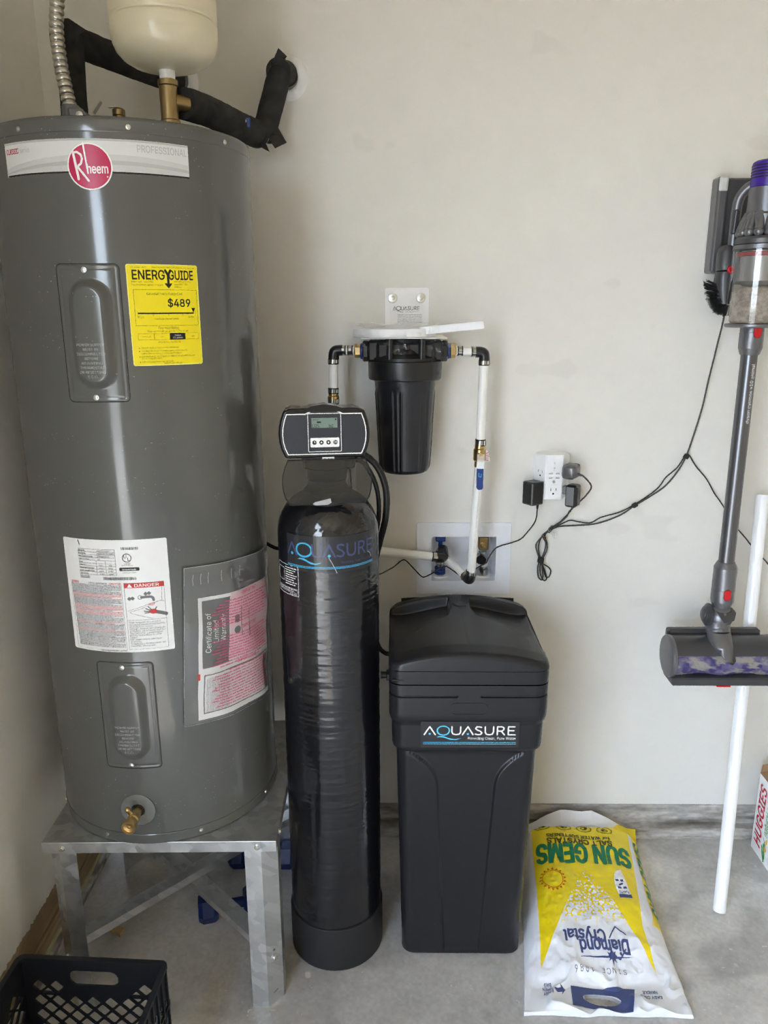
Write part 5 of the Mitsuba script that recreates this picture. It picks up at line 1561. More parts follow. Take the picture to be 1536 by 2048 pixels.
# ------------------------------------------------------------------ recessed water outlet box and its valves
ob = thing('water_outlet_box', 'white recessed water supply box set into the wall behind the brine tank', 'outlet box')
B_ = BOX
WM_ = plane_map([0, 0, 0], [1, 0, 0], [0, 0, 1])
fr_ = rrect(B_['x0'], B_['z0'], B_['x1'], B_['z1'], 0.004).difference(rrect(B_['ix0'], B_['iz0'], B_['ix1'], B_['iz1'], 0.002))
part(ob, 'frame', warp(poly(fr_, -0.0005, 0.0050), WM_), 'm_outlet_box', 20)
D_ = 0.088
t_ = 0.002
inner = cat(box([B_['ix0'], D_, B_['iz0']], [B_['ix1'], D_ + t_, B_['iz1']]), box([B_['ix0'] - t_, -0.004, B_['iz0'] - t_], [B_['ix0'], D_, B_['iz1'] + t_]), box([B_['ix1'], -0.004, B_['iz0'] - t_], [B_['ix1'] + t_, D_, B_['iz1'] + t_]),
            box([B_['ix0'] - t_, -0.004, B_['iz1']], [B_['ix1'] + t_, D_, B_['iz1'] + t_]), box([B_['ix0'] - t_, -0.004, B_['iz0'] - t_], [B_['ix1'] + t_, D_, B_['iz0']]))
part(ob, 'recess', inner, 'm_outlet_box', False)
for x_ in (1.005, 1.128):
    part(ob, 'base_ring', lathe([(0.012, 0.0), (0.024, 0.0), (0.024, 0.004), (0.012, 0.005)], (x_, 0.040, B_['iz0']), n=32, cap=False), 'm_white', 30)
v1 = thing('shutoff_valve', 'water shutoff valve with blue collars at the left of the recessed wall box', 'valve')
part(v1, 'body', lathe([(0.0, 0.0), (0.0105, 0.0), (0.0105, 0.030), (0.0135, 0.033), (0.0135, 0.072), (0.0100, 0.078), (0.0, 0.080)], (1.005, 0.040, B_['iz0'] + 0.005), n=32), 'm_steel', 30)
part(v1, 'blue_collar', cat(*[lathe([(0.0140, z), (0.0155, z + 0.001), (0.0155, z + 0.006), (0.0140, z + 0.007)], (1.005, 0.040, B_['iz0'] + 0.004), n=24, cap=False) for z in (0.002, 0.010, 0.018)]), 'm_blue', 30)
part(v1, 'outlet_branch', rod((1.005, 0.040, 0.920), (1.008, 0.016, 0.9185), 0.0115, n=24), 'm_steel', 30)
part(v1, 'handle', cat(box([0.991, 0.030, 0.952], [1.019, 0.050, 0.972], 0.003), rod((1.005, 0.040, 0.925), (1.005, 0.040, 0.955), 0.0065, n=16)), 'm_blue', 30, label='dark blue handle')
for i in range(3):
    part(v1, 'screw', rod((1.0215, 0.030, 0.930 - 0.014 * i), (1.0265, 0.024, 0.929 - 0.014 * i), 0.0026, n=10), 'm_steel', 30)
v2 = thing('shutoff_valve', 'capped water valve with a brass screw at the right of the recessed wall box', 'valve')
part(v2, 'body', lathe([(0.0, 0.0), (0.0165, 0.0), (0.0165, 0.018), (0.0130, 0.020), (0.0130, 0.028), (0.0150, 0.030), (0.0150, 0.058), (0.0125, 0.064), (0.0125, 0.072)], (1.128, 0.040, B_['iz0'] + 0.004), n=32), 'm_clamp', 30)
part(v2, 'square_cap', box([1.1135, 0.022, 0.930], [1.1425, 0.054, 0.9700], 0.003), 'm_brass_dark', 30)
part(v2, 'cap_screw', lathe([(0.0085, 0), (0.0085, 0.003), (0.006, 0.0045), (0.003, 0.0045), (0.0025, 0.003), (0.0, 0.003)], (1.127, 0.0222, 0.946), (0, -1, 0), 24), 'm_brass', 30, label='brass screw')
part(v2, 'threaded_cap', lathe([(0.0, 0.0), (0.0150, 0.0), (0.0158, 0.002), (0.0150, 0.004), (0.0158, 0.006), (0.0150, 0.008), (0.0158, 0.010), (0.0150, 0.012), (0.0150, 0.020), (0.0, 0.020)], (1.1245, 0.040, 0.905), (-0.15, -1, -0.25), 32), 'm_clamp', 30)
part(v2, 'tape_wrap', lathe([(0.0162, 0.0), (0.0172, 0.004), (0.0160, 0.010), (0.0172, 0.016), (0.0162, 0.022)], (1.128, 0.040, B_['iz0'] + 0.032), n=32, cap=False), 'm_white', 30)

# ------------------------------------------------------------------ outlet extender with three adapters and their cords
ox = thing('outlet_extender', 'white plug-in outlet extender with USB ports on the back wall', 'power strip')
pf = [(-0.0475, 0.0), (-0.0475, -0.016), (-0.0425, -0.021), (-0.0245, -0.0485), (-0.0215, -0.0505), (0.0215, -0.0505), (0.0245, -0.0485), (0.0425, -0.021), (0.0475, -0.016), (0.0475, 0.0)]
OX, OZ0, OZ1 = 1.3045, 1.0985, 1.2215
hullpts = []
for (x_, y_) in pf:
    k_ = 0.0 if y_ > -0.03 else 0.001
    ins = 0.010 if abs(x_) > 0.040 else 0.0
    for z_, kk in ((OZ0 + ins, 1), (OZ0 + ins + 0.004, 1), (OZ1 - ins - 0.004, 1), (OZ1 - ins, 1)):
        hullpts.append((OX + x_, y_, z_))
    if ins:
        for z_ in (OZ0 + 0.003, OZ1 - 0.003):
            hullpts.append((OX + x_ * 0.93, y_ * 0.97, z_))
        for z_ in (OZ0, OZ1):
            hullpts.append((OX + x_ * 0.80, y_ * 0.95, z_))
part(ox, 'housing', trimesh.convex.convex_hull(np.array(hullpts)), 'm_white', 18)
FM = plane_map([OX, -0.0505, 0], [1, 0, 0], [0, 0, 1])


def hole(shape, m, w=0.0004, name='socket_hole', mat='m_ink'):
    part(ox, name, warp(poly(shape, w), m), mat, False)


def socket(m, x, z, tilt=0):
    hole(bar(x - 0.0078, z + 0.002, x - 0.0062, z + 0.0095), m)
    hole(bar(x + 0.0062, z + 0.0025, x + 0.0078, z + 0.0090), m)
    hole(sg.Point(x, z - 0.0055).buffer(0.0024, 8).union(bar(x - 0.0024, z - 0.0079, x + 0.0024, z - 0.0055)), m)


socket(FM, 0.0, 1.1200)
for z_ in (1.1708, 1.1588):
    for x_ in (-0.0092, 0.0098):
        part(ox, 'usb_port', warp(poly(bar(x_ - 0.0048, z_ - 0.0020, x_ + 0.0048, z_ + 0.0020).difference(bar(x_ - 0.0042, z_ - 0.0002, x_ + 0.0042, z_ + 0.0014)), 0.0004), FM), 'm_ink_grey', False)
for z_, r_ in ((1.1855, 0.0026), (1.1478, 0.0042)):
    part(ox, 'button', warp(poly(sg.Point(0, z_).buffer(r_, 12), 0.0, 0.0008), FM), 'm_clamp', False)
part(ox, 'light', warp(poly(affinity.rotate(bar(-0.0018, 1.1975, 0.0018, 1.2011), 45), 0.0004), FM), 'm_label_silver', False)
prints([scribble(-0.007, 0.007, 1.1782, 0.0012, 3, w=0.0005), scribble(-0.007, 0.007, 1.1395, 0.0012, 4, w=0.0005)], 'm_label_silver_dark', ox, 'lettering', FM, None)
nl, tl = np.array([-0.837, -0.548, 0]), np.array([0.548, -0.837, 0])
SL = plane_map([OX - 0.0335, -0.0348, 0], -tl * -1, [0, 0, 1])
SL = plane_map(np.array([OX - 0.0335, -0.0348, 0]) + nl * 0.0006, tl, [0, 0, 1])
socket(SL, -0.001, 1.1680)

nr, tr = np.array([0.837, -0.548, 0]), np.array([0.548, 0.837, 0])


def oriented(lo, hi, o, n, t, bevel):
    q = box(lo, hi, bevel)
    M = np.eye(4)
    M[:3, 0], M[:3, 1], M[:3, 2], M[:3, 3] = t, n, [0, 0, 1], o
    q.apply_transform(M)
    q.fix_normals()
    return q


def cord(pts, r=0.0019, n=10):
    return tube(spline(pts, n), r, 10)


a1 = thing('power_adapter', 'black cube power adapter plugged into the left side of the white outlet extender', 'power adapter')
o1 = np.array([OX - 0.0335, -0.0348, 1.118])
part(a1, 'body', oriented([-0.0205, 0.004, -0.033], [0.0205, 0.047, 0.031], o1, nl, tl, 0.004), 'm_plastic_black', 25)
part(a1, 'plug', oriented([-0.012, 0.0005, -0.012], [0.012, 0.005, 0.012], o1, nl, tl, 0.001), 'm_plastic_black', 25)
c5 = lambda *q: [(780 + x / 5.908, 1030 + y / 5.908) for x, y in q]
P1 = [(1.2645, -0.046, 1.083), (1.265, -0.040, 1.060), (1.267, -0.022, 1.038), (1.262, -0.014, 1.018), (1.245, -0.010, 0.992), (1.228, -0.010, 0.973), (1.200, -0.012, 0.962), (1.174, -0.014, 0.955), (1.155, -0.018, 0.946), (1.137, -0.026, 0.922), (1.130, -0.028, 0.908), (1.108, -0.030, 0.896),
      (1.086, -0.060, 0.889), (1.072, -0.085, 0.888), (1.060, -0.085, 0.886), (1.036, -0.062, 0.896), (1.017, -0.050, 0.905), (1.006, -0.052, 0.905), (0.985, -0.052, 0.890), (0.960, -0.030, 0.868), (0.948, -0.028, 0.868), (0.925, -0.026, 0.892), (0.903, -0.030, 0.916), (0.890, -0.04, 0.918), (0.860, -0.10, 0.915), (0.815, -0.24, 0.955), (0.775, -0.275, 1.08), (0.765, -0.30, 1.255)]
part(a1, 'cord', cord(P1, 0.0017), 'm_cable', 60)
part(a1, 'strain_relief', rod(P1[0], (1.2649, -0.042, 1.070), 0.0038, 0.0026, 12), 'm_cable', 30)

a2 = thing('power_adapter', 'grey metallic power adapter plugged into the upper right side of the white outlet extender', 'power adapter')
o2 = np.array([OX + 0.0335, -0.0348, 1.182])
part(a2, 'body', oriented([-0.047, 0.004, -0.0215], [0.002, 0.044, 0.0190], o2, nr, tr, 0.010), 'm_iron', 45, label='grey metallic body with rounded edges')
part(a2, 'plug', oriented([-0.012, 0.0005, -0.010], [0.002, 0.005, 0.010], o2, nr, tr, 0.001), 'm_plastic_black', 25)
st0 = o2 + nr * 0.044 - tr * 0.022 + [0, 0, -0.008]
A2 = [st0, st0 + nr * 0.014 + [0, 0, -0.003], (1.402, -0.068, 1.140), (1.396, -0.052, 1.113), (1.379, -0.036, 1.086), (1.359, -0.022, 1.058), (1.353, -0.014, 1.040), (1.336, -0.011, 1.022), (1.316, -0.011, 1.006), (1.300, -0.011, 0.993), (1.284, -0.012, 0.976), (1.272, -0.012, 0.957), (1.276, -0.013, 0.935), (1.284, -0.014, 0.914), (1.280, -0.012, 0.890), (1.283, -0.010, 0.862),
      (1.292, -0.010, 0.851), (1.296, -0.011, 0.862), (1.292, -0.013, 0.890), (1.289, -0.015, 0.914), (1.296, -0.014, 0.938), (1.299, -0.012, 0.962), (1.290, -0.012, 0.984), (1.308, -0.015, 1.000), (1.335, -0.010, 1.010), (1.387, -0.009, 1.013), (1.442, -0.009, 1.019), (1.502, -0.009, 1.042), (1.541, -0.010, 1.070), (1.583, -0.009, 1.097), (1.622, -0.009, 1.127), (1.652, -0.009, 1.168), (1.670, -0.011, 1.209), (1.684, -0.010, 1.260), (1.700, -0.012, 1.340), (1.708, -0.018, 1.420), (1.716, -0.030, 1.508), (1.7205, -0.045, 1.590), (1.722, -0.040, 1.680)]
part(a2, 'cord', cord(A2, 0.0022), 'm_cable_grey', 60)
part(a2, 'strain_relief', rod(st0, st0 + nr * 0.010 + [0, 0, -0.002], 0.0042, 0.003, 12), 'm_cable_grey', 30)

a3 = thing('power_adapter', 'flat black and grey power adapter plugged in below the metallic one', 'power adapter')
o3 = np.array([OX + 0.0335, -0.0348, 1.114])
part(a3, 'body', oriented([-0.030, 0.012, -0.033], [0.006, 0.046, 0.029], o3, nr, tr, 0.007), 'm_plastic_black', 30)
part(a3, 'grey_face', oriented([-0.0312, 0.017, -0.027], [-0.029, 0.038, 0.024], o3, nr, tr, 0.0018), 'm_ink_grey', 30)
part(a3, 'plug', oriented([-0.022, 0.0005, 0.000], [0.000, 0.014, 0.022], o3, nr, tr, 0.002), 'm_ink_grey', 30)
s3 = o3 + nr * 0.030 - tr * 0.014 + [0, 0, -0.032]
A3 = [s3, s3 + [-0.002, 0.006, -0.014], (1.353, -0.020, 1.047), (1.337, -0.014, 1.026), (1.318, -0.013, 1.011), (1.303, -0.014, 0.999), (1.286, -0.015, 0.981), (1.279, -0.014, 0.955), (1.281, -0.016, 0.932), (1.287, -0.017, 0.914), (1.286, -0.014, 0.890), (1.289, -0.013, 0.868), (1.299, -0.012, 0.850), (1.307, -0.011, 0.856), (1.300, -0.012, 0.880), (1.293, -0.015, 0.900),
      (1.312, -0.010, 0.888), (1.318, -0.010, 0.876), (1.313, -0.010, 0.860), (1.304, -0.010, 0.862), (1.296, -0.012, 0.886), (1.291, -0.016, 0.912), (1.302, -0.015, 0.940), (1.303, -0.013, 0.960), (1.296, -0.013, 0.986), (1.316, -0.012, 1.004), (1.345, -0.008, 1.019), (1.366, -0.007, 1.027), (1.388, -0.007, 1.023), (1.422, -0.007, 1.020), (1.452, -0.007, 1.036), (1.502, -0.007, 1.051), (1.541, -0.008, 1.073), (1.580, -0.007, 1.100), (1.606, -0.007, 1.124), (1.622, -0.007, 1.150), (1.650, -0.008, 1.178),
      (1.669, -0.009, 1.211), (1.680, -0.008, 1.212), (1.690, -0.007, 1.198), (1.703, -0.007, 1.180), (1.735, -0.007, 1.144), (1.760, -0.007, 1.105), (1.784, -0.008, 1.074), (1.827, -0.010, 1.012), (1.849, -0.022, 0.985), (1.874, -0.050, 0.950), (1.895, -0.062, 0.928), (1.918, -0.050, 0.904), (1.945, -0.02, 0.872), (1.99, -0.008, 0.80), (2.10, -0.008, 0.60)]
part(a3, 'cord', cord(A3, 0.0017), 'm_cable', 60)


def tie(c, d, r, L, name, lab):
    c, d = np.array(c, float), np.array(d, float) / np.linalg.norm(d)
    m = lathe([(r * 0.7, -L / 2), (r, -L / 2), (r * 1.08, -L / 6), (r * 0.98, L / 5), (r, L / 2), (r * 0.7, L / 2)], c, d, 14)
    x, y, z = frame_of(d, (0.3, -1, 0.5))
    fl_ = box([-0.006, -0.0012, -L / 2], [0.007, 0.0012, L / 2])
    M = np.eye(4)
    M[:3, 0], M[:3, 1], M[:3, 2], M[:3, 3] = np.cross(z, x) * -1, x, z, c + x * r
    fl_.apply_transform(M)
    return single(name, lab, 'cable tie', cat(m, fl_), 'm_foam', 25)


tie((1.286, -0.0155, 0.913), (0.1, 0, 1), 0.0082, 0.015, 'cable_tie', 'black hook and loop tie around the coiled cords under the outlet extender')
tie((1.5415, -0.0095, 1.0715), (0.85, 0, 0.55), 0.0058, 0.013, 'cable_tie', 'black hook and loop tie, the lower one on the two cords crossing the wall')
tie((1.670, -0.0105, 1.210), (0.45, 0, 0.9), 0.0058, 0.012, 'cable_tie', 'black hook and loop tie at the bend where the two cords part')
single('twist_tie', 'thin metal twist tie at the top of the coiled cords', 'cable tie', cat(lathe([(0.0085, -0.001), (0.0095, 0), (0.0085, 0.001), (0.0078, 0)], (1.292, -0.0125, 0.978), (0.6, 0, 0.8), 16, cap=False), lathe([(0.0085, -0.001), (0.0095, 0), (0.0085, 0.001), (0.0078, 0)], (1.294, -0.0125, 0.982), (0.5, 0.1, 0.8), 16, cap=False)), 'm_brass_dark', 40)
bc = thing('binder_clip', 'small black binder clip with wire arms holding the cords to the wall', 'clip')
part(bc, 'body', oriented([-0.008, -0.004, -0.006], [0.008, 0.010, 0.007], np.array([1.310, -0.012, 1.003]), np.array([0, -1.0, 0]), np.array([0.7, 0, 0.7]), 0.002), 'm_plastic_black', 25)
for pts in ([(1.302, -0.022, 1.002), (1.314, -0.024, 0.990), (1.316, -0.025, 0.982), (1.322, -0.025, 0.981), (1.324, -0.024, 0.989), (1.318, -0.023, 0.994), (1.307, -0.022, 1.004)], [(1.312, -0.021, 1.006), (1.316, -0.022, 0.998), (1.322, -0.023, 0.996), (1.326, -0.022, 1.001), (1.322, -0.021, 1.005)]):
    part(bc, 'wire_arm', tube(spline(pts, 6), 0.0008, 8), 'm_steel', 60)
single('drain_line', 'thin black tube running from behind the grey water heater to the softener cylinder', 'hose', tube(spline([(0.30, -0.035, 1.035), (0.44, -0.07, 1.033), (0.545, -0.24, 1.032), (0.60, -0.295, 1.034), (0.65, -0.285, 1.06), (0.68, -0.285, 1.15), (0.683, -0.315, 1.262)], 10), 0.0045, 12), 'm_rubber', 60)

# ------------------------------------------------------------------ stick vacuum on its wall dock
VX, VY = 1.753, -0.140
dk = thing('vacuum_dock', 'dark grey wall dock behind the stick vacuum', 'wall dock')
dpts = lambda x0, x1, z0, z1, y0, y1, b: box([x0, y0, z0], [x1, y1, z1], b)
part(dk, 'back_plate', dpts(1.676, 1.828, 1.690, 1.915, -0.030, 0.0, 0.005), 'm_iron_dark', 25)
part(dk, 'side_rail', dpts(1.672, 1.698, 1.688, 1.917, -0.046, 0.0, 0.006), 'm_iron', 25, label='lighter grey side rail')
part(dk, 'side_rail', dpts(1.808, 1.834, 1.688, 1.917, -0.046, 0.0, 0.006), 'm_iron', 25)
part(dk, 'rail_cap', dpts(1.6735, 1.6975, 1.880, 1.9185, -0.049, -0.001, 0.007), 'm_label_silver', 25)

vc = thing('stick_vacuum', 'grey cordless stick vacuum with purple and red details hanging on the right of the wall', 'vacuum cleaner')


def lean(mesh):
    """The vacuum hangs a little away from the wall at its foot."""
    m = mesh.copy()
    q = np.array(m.vertices)
    t = np.clip((1.49 - q[:, 2]) / 0.80, 0, None)
    q[:, 0] -= 0.020 * t
    q[:, 1] -= 0.050 * t
    q[:, 2] = np.where(q[:, 2] < 1.49, 1.49 - (1.49 - q[:, 2]) * 0.974, q[:, 2])
    m.vertices = q
    return m


POST[vc] = lean


def vl(prof, n=48, **k):
    return lathe(prof, (VX, VY, 0), n=n, **k)


ex = vl([(0.0, 1.9345), (0.034, 1.9345), (0.0385, 1.932), (0.0400, 1.928), (0.0405, 1.877)])
part(vc, 'exhaust_filter', ex, 'm_purple', 30, label='purple exhaust filter ring')
for k_, z in enumerate((1.9235, 1.917, 1.9105, 1.904, 1.8975)):
    part(vc, 'vent_slot', vl([(0.0402, z - 0.0012), (0.0410, z - 0.0008), (0.0410, z + 0.0008), (0.0402, z + 0.0012)], 60, ang=(150, 330)), 'm_ink', 30)
part(vc, 'top_disc', vl([(0.0, 1.9352), (0.033, 1.9352), (0.0345, 1.9342)]), 'm_iron_plastic', 30)
part(vc, 'motor_body', vl([(0.0405, 1.8765), (0.0415, 1.876), (0.0425, 1.828), (0.0425, 1.820), (0.047, 1.815), (0.047, 1.790), (0.040, 1.772), (0.0, 1.772)]), 'm_iron', 30)
for i in range(14):
    th = math.radians(-190 + i * 25.7)
    d = np.array([math.sin(th), -math.cos(th), 0])
    base = np.array([VX, VY, 0]) + d * 0.050
    m = cat(trimesh.creation.icosphere(3, 0.0118).apply_translation(base + [0, 0, 1.776]), lathe([(0.0115, 0), (0.0095, 0.020), (0.006, 0.040), (0.003, 0.044)], base + [0, 0, 1.780], d * -0.012 + np.array([0, 0, 0.05]), 18))
    part(vc, 'cyclone_cone', m, 'm_iron', 40)
part(vc, 'cyclone_ring', vl([(0.046, 1.748), (0.060, 1.749), (0.0615, 1.752), (0.0615, 1.760), (0.058, 1.766), (0.046, 1.768)]), 'm_iron_dark', 30)
part(vc, 'collar', vl([(0.0575, 1.737), (0.0640, 1.738), (0.0640, 1.7475), (0.0575, 1.7485)]), 'm_iron', 30)
pbr('m_red_dull', (0.30, 0.07, 0.07), 0.45, spec=0.3)
part(vc, 'red_ring', vl([(0.046, 1.722), (0.0520, 1.723), (0.0520, 1.731), (0.046, 1.732)]), 'm_red_dull', 30)
bn = part(vc, 'dust_bin', vl([(0.0635, 1.737), (0.0635, 1.563)], 72, cap=False), 'm_clear', 40, label='clear dust bin')
part(bn, 'base_lid', vl([(0.0, 1.556), (0.062, 1.556), (0.0655, 1.559), (0.0655, 1.564), (0.0630, 1.5655), (0.0, 1.566)], 64), 'm_iron', 30)
pbr('m_shroud', (0.40, 0.40, 0.41), 0.35, metal=0.7)
part(bn, 'mesh_shroud', vl([(0.044, 1.735), (0.046, 1.665), (0.034, 1.655), (0.020, 1.652), (0.020, 1.566)], 48), 'm_shroud', 30, label='grey inner shroud')
pbr('m_dust', proc(lambda p, n, uv: mix((0.27, 0.225, 0.19), (0.40, 0.36, 0.32), smoothstep(0.3, 0.7, fbm(p.x * 90, p.y * 90, p.z * 90, 4))) * (0.8 + 0.4 * noise(p.x * 700, p.y * 700, p.z * 700))), 0.95, spec=0.1)
ds = vl([(0.0, 1.5665), (0.057, 1.567), (0.0605, 1.572), (0.0605, 1.618), (0.058, 1.638), (0.050, 1.648), (0.036, 1.652), (0.0, 1.653)], 90)
dv_ = ds.vertices.copy()
ds = trimesh.remesh.subdivide_to_size(dv_, ds.faces, 0.006, max_iter=8)
q_ = np.array(ds[0])
rad_ = q_[:, :2] - [VX, VY]
f_ = 1 - 0.16 * meshkit.fbm(q_ * 70, 3, 4)
q_[:, :2] = [VX, VY] + rad_ * f_[:, None]
part(bn, 'dust', trimesh.Trimesh(q_, ds[1], process=False), 'm_dust', True, label='fluffy grey brown dust', kind='stuff')
# handle loop beside the motor
hd2 = spline([(1.7135, -0.066, 1.722), (1.7130, -0.068, 1.760), (1.7125, -0.070, 1.830), (1.7155, -0.074, 1.862), (1.730, -0.082, 1.884), (1.748, -0.092, 1.890)], 10)
part(vc, 'handle', tube(hd2, 0.0125, 16, shape=np.array([[math.cos(t), 1.0 * math.sin(t)] for t in np.linspace(0, 2 * PI, 16, endpoint=False)])), 'm_iron', 50)
part(vc, 'handle_inset', rod((1.7085, -0.0790, 1.778), (1.7085, -0.0805, 1.835), 0.0078, n=16, bevel=0.003), 'm_iron_plastic', 40)
part(vc, 'grip_bridge', cat(trimesh.convex.convex_hull(np.vstack([lathe([(0.012, 0)], (1.722, -0.080, 1.752), (0, 0, 1), 12, cap=False).vertices if False else np.array([[1.715, -0.060, 1.725], [1.728, -0.060, 1.725], [1.722, -0.085, 1.745], [1.740, -0.110, 1.790], [1.730, -0.095, 1.815], [1.720, -0.062, 1.800], [1.745, -0.095, 1.750]])]))), 'm_iron_dark', 30)
part(vc, 'battery', box([1.715, -0.094, 1.660], [1.790, -0.032, 1.742], 0.008), 'm_iron_dark', 30)
# upper cuff, wand, lower cuff
part(vc, 'cuff', vl([(0.022, 1.490), (0.0225, 1.4905), (0.0275, 1.505), (0.0280, 1.508), (0.0280, 1.5435), (0.0272, 1.5440), (0.0272, 1.5455), (0.0280, 1.546), (0.0270, 1.556)], 40), 'm_iron', 25)


def pill(th_deg, z, r, w, h, parent, name='release_button', mat='m_red'):
    m = cyl_map(VX, VY, r)
    s0 = math.radians(th_deg) * r
    q = rrect(s0 - w / 2, z - h / 2, s0 + w / 2, z + h / 2, w * 0.48)
    k = part(parent, name, cat(warp(poly(q, -0.0015, 0.0014), m, 0.006), warp(poly(q.buffer(-0.0022), 0.0014, 0.0024), m, 0.006)), mat, 30, label='red release button')
    part(parent, 'button_gap', warp(poly(q.buffer(0.0010).difference(q.buffer(0.0001)), 0.0004), m, 0.006), 'm_ink', False)
    return k


pill(4, 1.5475, 0.0280, 0.0185, 0.031, vc)
part(vc, 'wand', vl([(0.0197, 0.942), (0.0197, 1.494)], 48), 'm_iron_tube' if 'm_iron_tube' in scene else pbr('m_iron_tube', (0.14, 0.14, 0.148), 0.26, metal=0.7), 40)
WMp = cyl_map(VX, VY, 0.0197)
prints([text('dyson cyclone v10 animal', 0.0088, math.radians(14) * 0.0197 + 0.004, 1.318, 0.0004, ang=90, width=0.150)], 'm_print_white', vc, 'lettering', WMp, 0.006)
part(vc, 'cuff', vl([(0.0200, 0.948), (0.0215, 0.9475), (0.0285, 0.933), (0.0290, 0.930), (0.0290, 0.8745), (0.0282, 0.874), (0.0282, 0.8725), (0.0290, 0.872), (0.0290, 0.842), (0.0275, 0.834), (0.021, 0.815), (0.018, 0.800)], 40), 'm_iron', 25)
pill(0, 0.8630, 0.0290, 0.0175, 0.029, vc)
# swivel neck
NY = VY - 0.004
part(vc, 'swivel_ball', trimesh.creation.icosphere(4, 0.0335).apply_translation([VX - 0.004, NY, 0.795]), 'm_iron', 40)
part(vc, 'swivel_cap', lathe([(0.030, 0.0), (0.0305, 0.004), (0.026, 0.0075), (0.0255, 0.0085), (0.0215, 0.0115), (0.0210, 0.0125), (0.016, 0.0150), (0.0155, 0.0160), (0.009, 0.0180), (0.0, 0.0185)], (VX - 0.033, NY, 0.800), (-1, 0, 0.12), 36), 'm_iron_plastic', 30)
part(vc, 'swivel_fork', trimesh.convex.convex_hull(np.array([[VX - 0.022, NY - 0.028, 0.815], [VX + 0.028, NY - 0.025, 0.815], [VX + 0.020, NY - 0.036, 0.797], [VX - 0.006, NY - 0.037, 0.790], [VX - 0.020, NY, 0.820], [VX + 0.026, NY, 0.820], [VX + 0.024, NY - 0.030, 0.803]])), 'm_iron_plastic', 30)
HDX0, HDX1, HDY, HDZ, HR_ = 1.6125, 1.8930, -0.158, 0.6880, 0.0560
nk = [np.stack([VX - 0.008 + 0.031 * np.cos(t), NY + dy_ + 0.031 * np.sin(t), z_ + 0 * t], 1) for dy_, z_, t in ((-0.010, 0.762, np.linspace(0, 2 * PI, 32)), (-0.022, 0.748, np.linspace(0, 2 * PI, 32)), (-0.034, 0.734, np.linspace(PI, 2 * PI, 20)))]
tip = np.array([[VX + 0.004, HDY - 0.0600, 0.692], [VX + 0.012, HDY - 0.0600, 0.690], [VX + 0.019, HDY - 0.0585, 0.700], [VX - 0.008, HDY - 0.058, 0.704], [VX - 0.026, HDY - 0.052, 0.720], [VX - 0.02, HDY, 0.71], [VX + 0.018, HDY, 0.71]])
part(vc, 'neck', lathe([(0.0270, -0.004), (0.0295, 0.0), (0.0310, 0.003), (0.0310, 0.018), (0.0302, 0.0195), (0.0302, 0.021), (0.0310, 0.0225), (0.0310, 0.030)], (VX - 0.008, NY, 0.7815), (0, -0.45, -1), 40), 'm_iron', 40)
part(vc, 'neck_spout', trimesh.convex.convex_hull(np.vstack(nk + [tip])), 'm_iron', 40)
# cleaner head
vh = f'{vc}__cleaner_head'


def xlathe(prof, x0=0.0, n=48, **k):
    return lathe(prof, (x0, HDY, HDZ), (1, 0, 0), n, xhint=(0, 0, 1), **k)


L_ = HDX1 - HDX0
# angle measured from +z towards -y... the arc of the grey upper housing and of the clear window
up_ = xlathe([(HR_, 0.012), (HR_, L_ - 0.012)], HDX0, 40, cap=False, ang=(-120, 66))
put(vh, up_, 'm_iron_plastic', 40)
part(vh, 'window', xlathe([(HR_ - 0.0012, 0.014), (HR_ - 0.0012, L_ - 0.014)], HDX0, 40, cap=False, ang=(64, 132)), 'm_clear', 40, label='clear window over the brush roller')
part(vh, 'front_bar', box([HDX0 + 0.004, HDY - 0.052, HDZ - 0.062], [HDX1 - 0.004, HDY + 0.020, HDZ - 0.040], 0.004), 'm_iron_plastic', 30)
part(vh, 'rear_bar', box([HDX0 + 0.010, HDY + 0.024, HDZ + 0.036], [HDX1 - 0.022, HDY + 0.052, HDZ + 0.064], 0.008), 'm_iron_plastic', 30)
for x_ in (HDX0, HDX1 - 0.014):
    part(vh, 'end_cap', xlathe([(0.0, 0.0), (0.045, 0.0), (0.054, 0.002), (0.0572, 0.006), (0.0572, 0.012), (0.054, 0.014), (0.0, 0.014)], x_, 48), 'm_iron', 30)
part(vh, 'red_catch', box([VX - 0.020, HDY - 0.0535, HDZ - 0.0640], [VX + 0.016, HDY - 0.040, HDZ - 0.0600], 0.001), 'm_red', 30)
pbr('m_roller', proc(lambda p, n, uv: mix(mix((0.050, 0.035, 0.17), (0.14, 0.12, 0.24), smoothstep(0.4, 0.6, fbm(p.x * 60, p.y * 30, p.z * 30, 2))), (0.30, 0.28, 0.26), smoothstep(0.46, 0.62, fbm(p.x * 28 + 4 + p.z * 22, p.z * 50, p.y * 50, 4)))), 0.85, spec=0.1)
nr_ = 120
xs_ = np.linspace(HDX0 + 0.015, HDX1 - 0.015, 160)
th_ = np.linspace(0, 2 * PI, nr_, endpoint=False)
X_, A_ = np.meshgrid(xs_, th_, indexing='ij')
rr_ = 0.046 + 0.0035 * np.sin(2 * A_ + (X_ - VX) * 46 * np.sign(X_ - VX)) + 0.003 * meshkit.fbm(np.stack([X_ * 220, np.cos(A_) * 9, np.sin(A_) * 9], -1), 2, 3)
Vr = np.stack([X_, HDY + rr_ * np.cos(A_), HDZ + rr_ * np.sin(A_)], -1).reshape(-1, 3)
i, j = np.meshgrid(np.arange(159), np.arange(nr_), indexing='ij')
a, b = (i * nr_ + j).ravel(), (i * nr_ + (j + 1) % nr_).ravel()
part(vh, 'brush_roller', trimesh.Trimesh(Vr, np.vstack([np.stack([a, b, b + nr_], 1), np.stack([a, b + nr_, a + nr_], 1)]), process=False), 'm_roller', True, label='purple brush roller wound with hair')

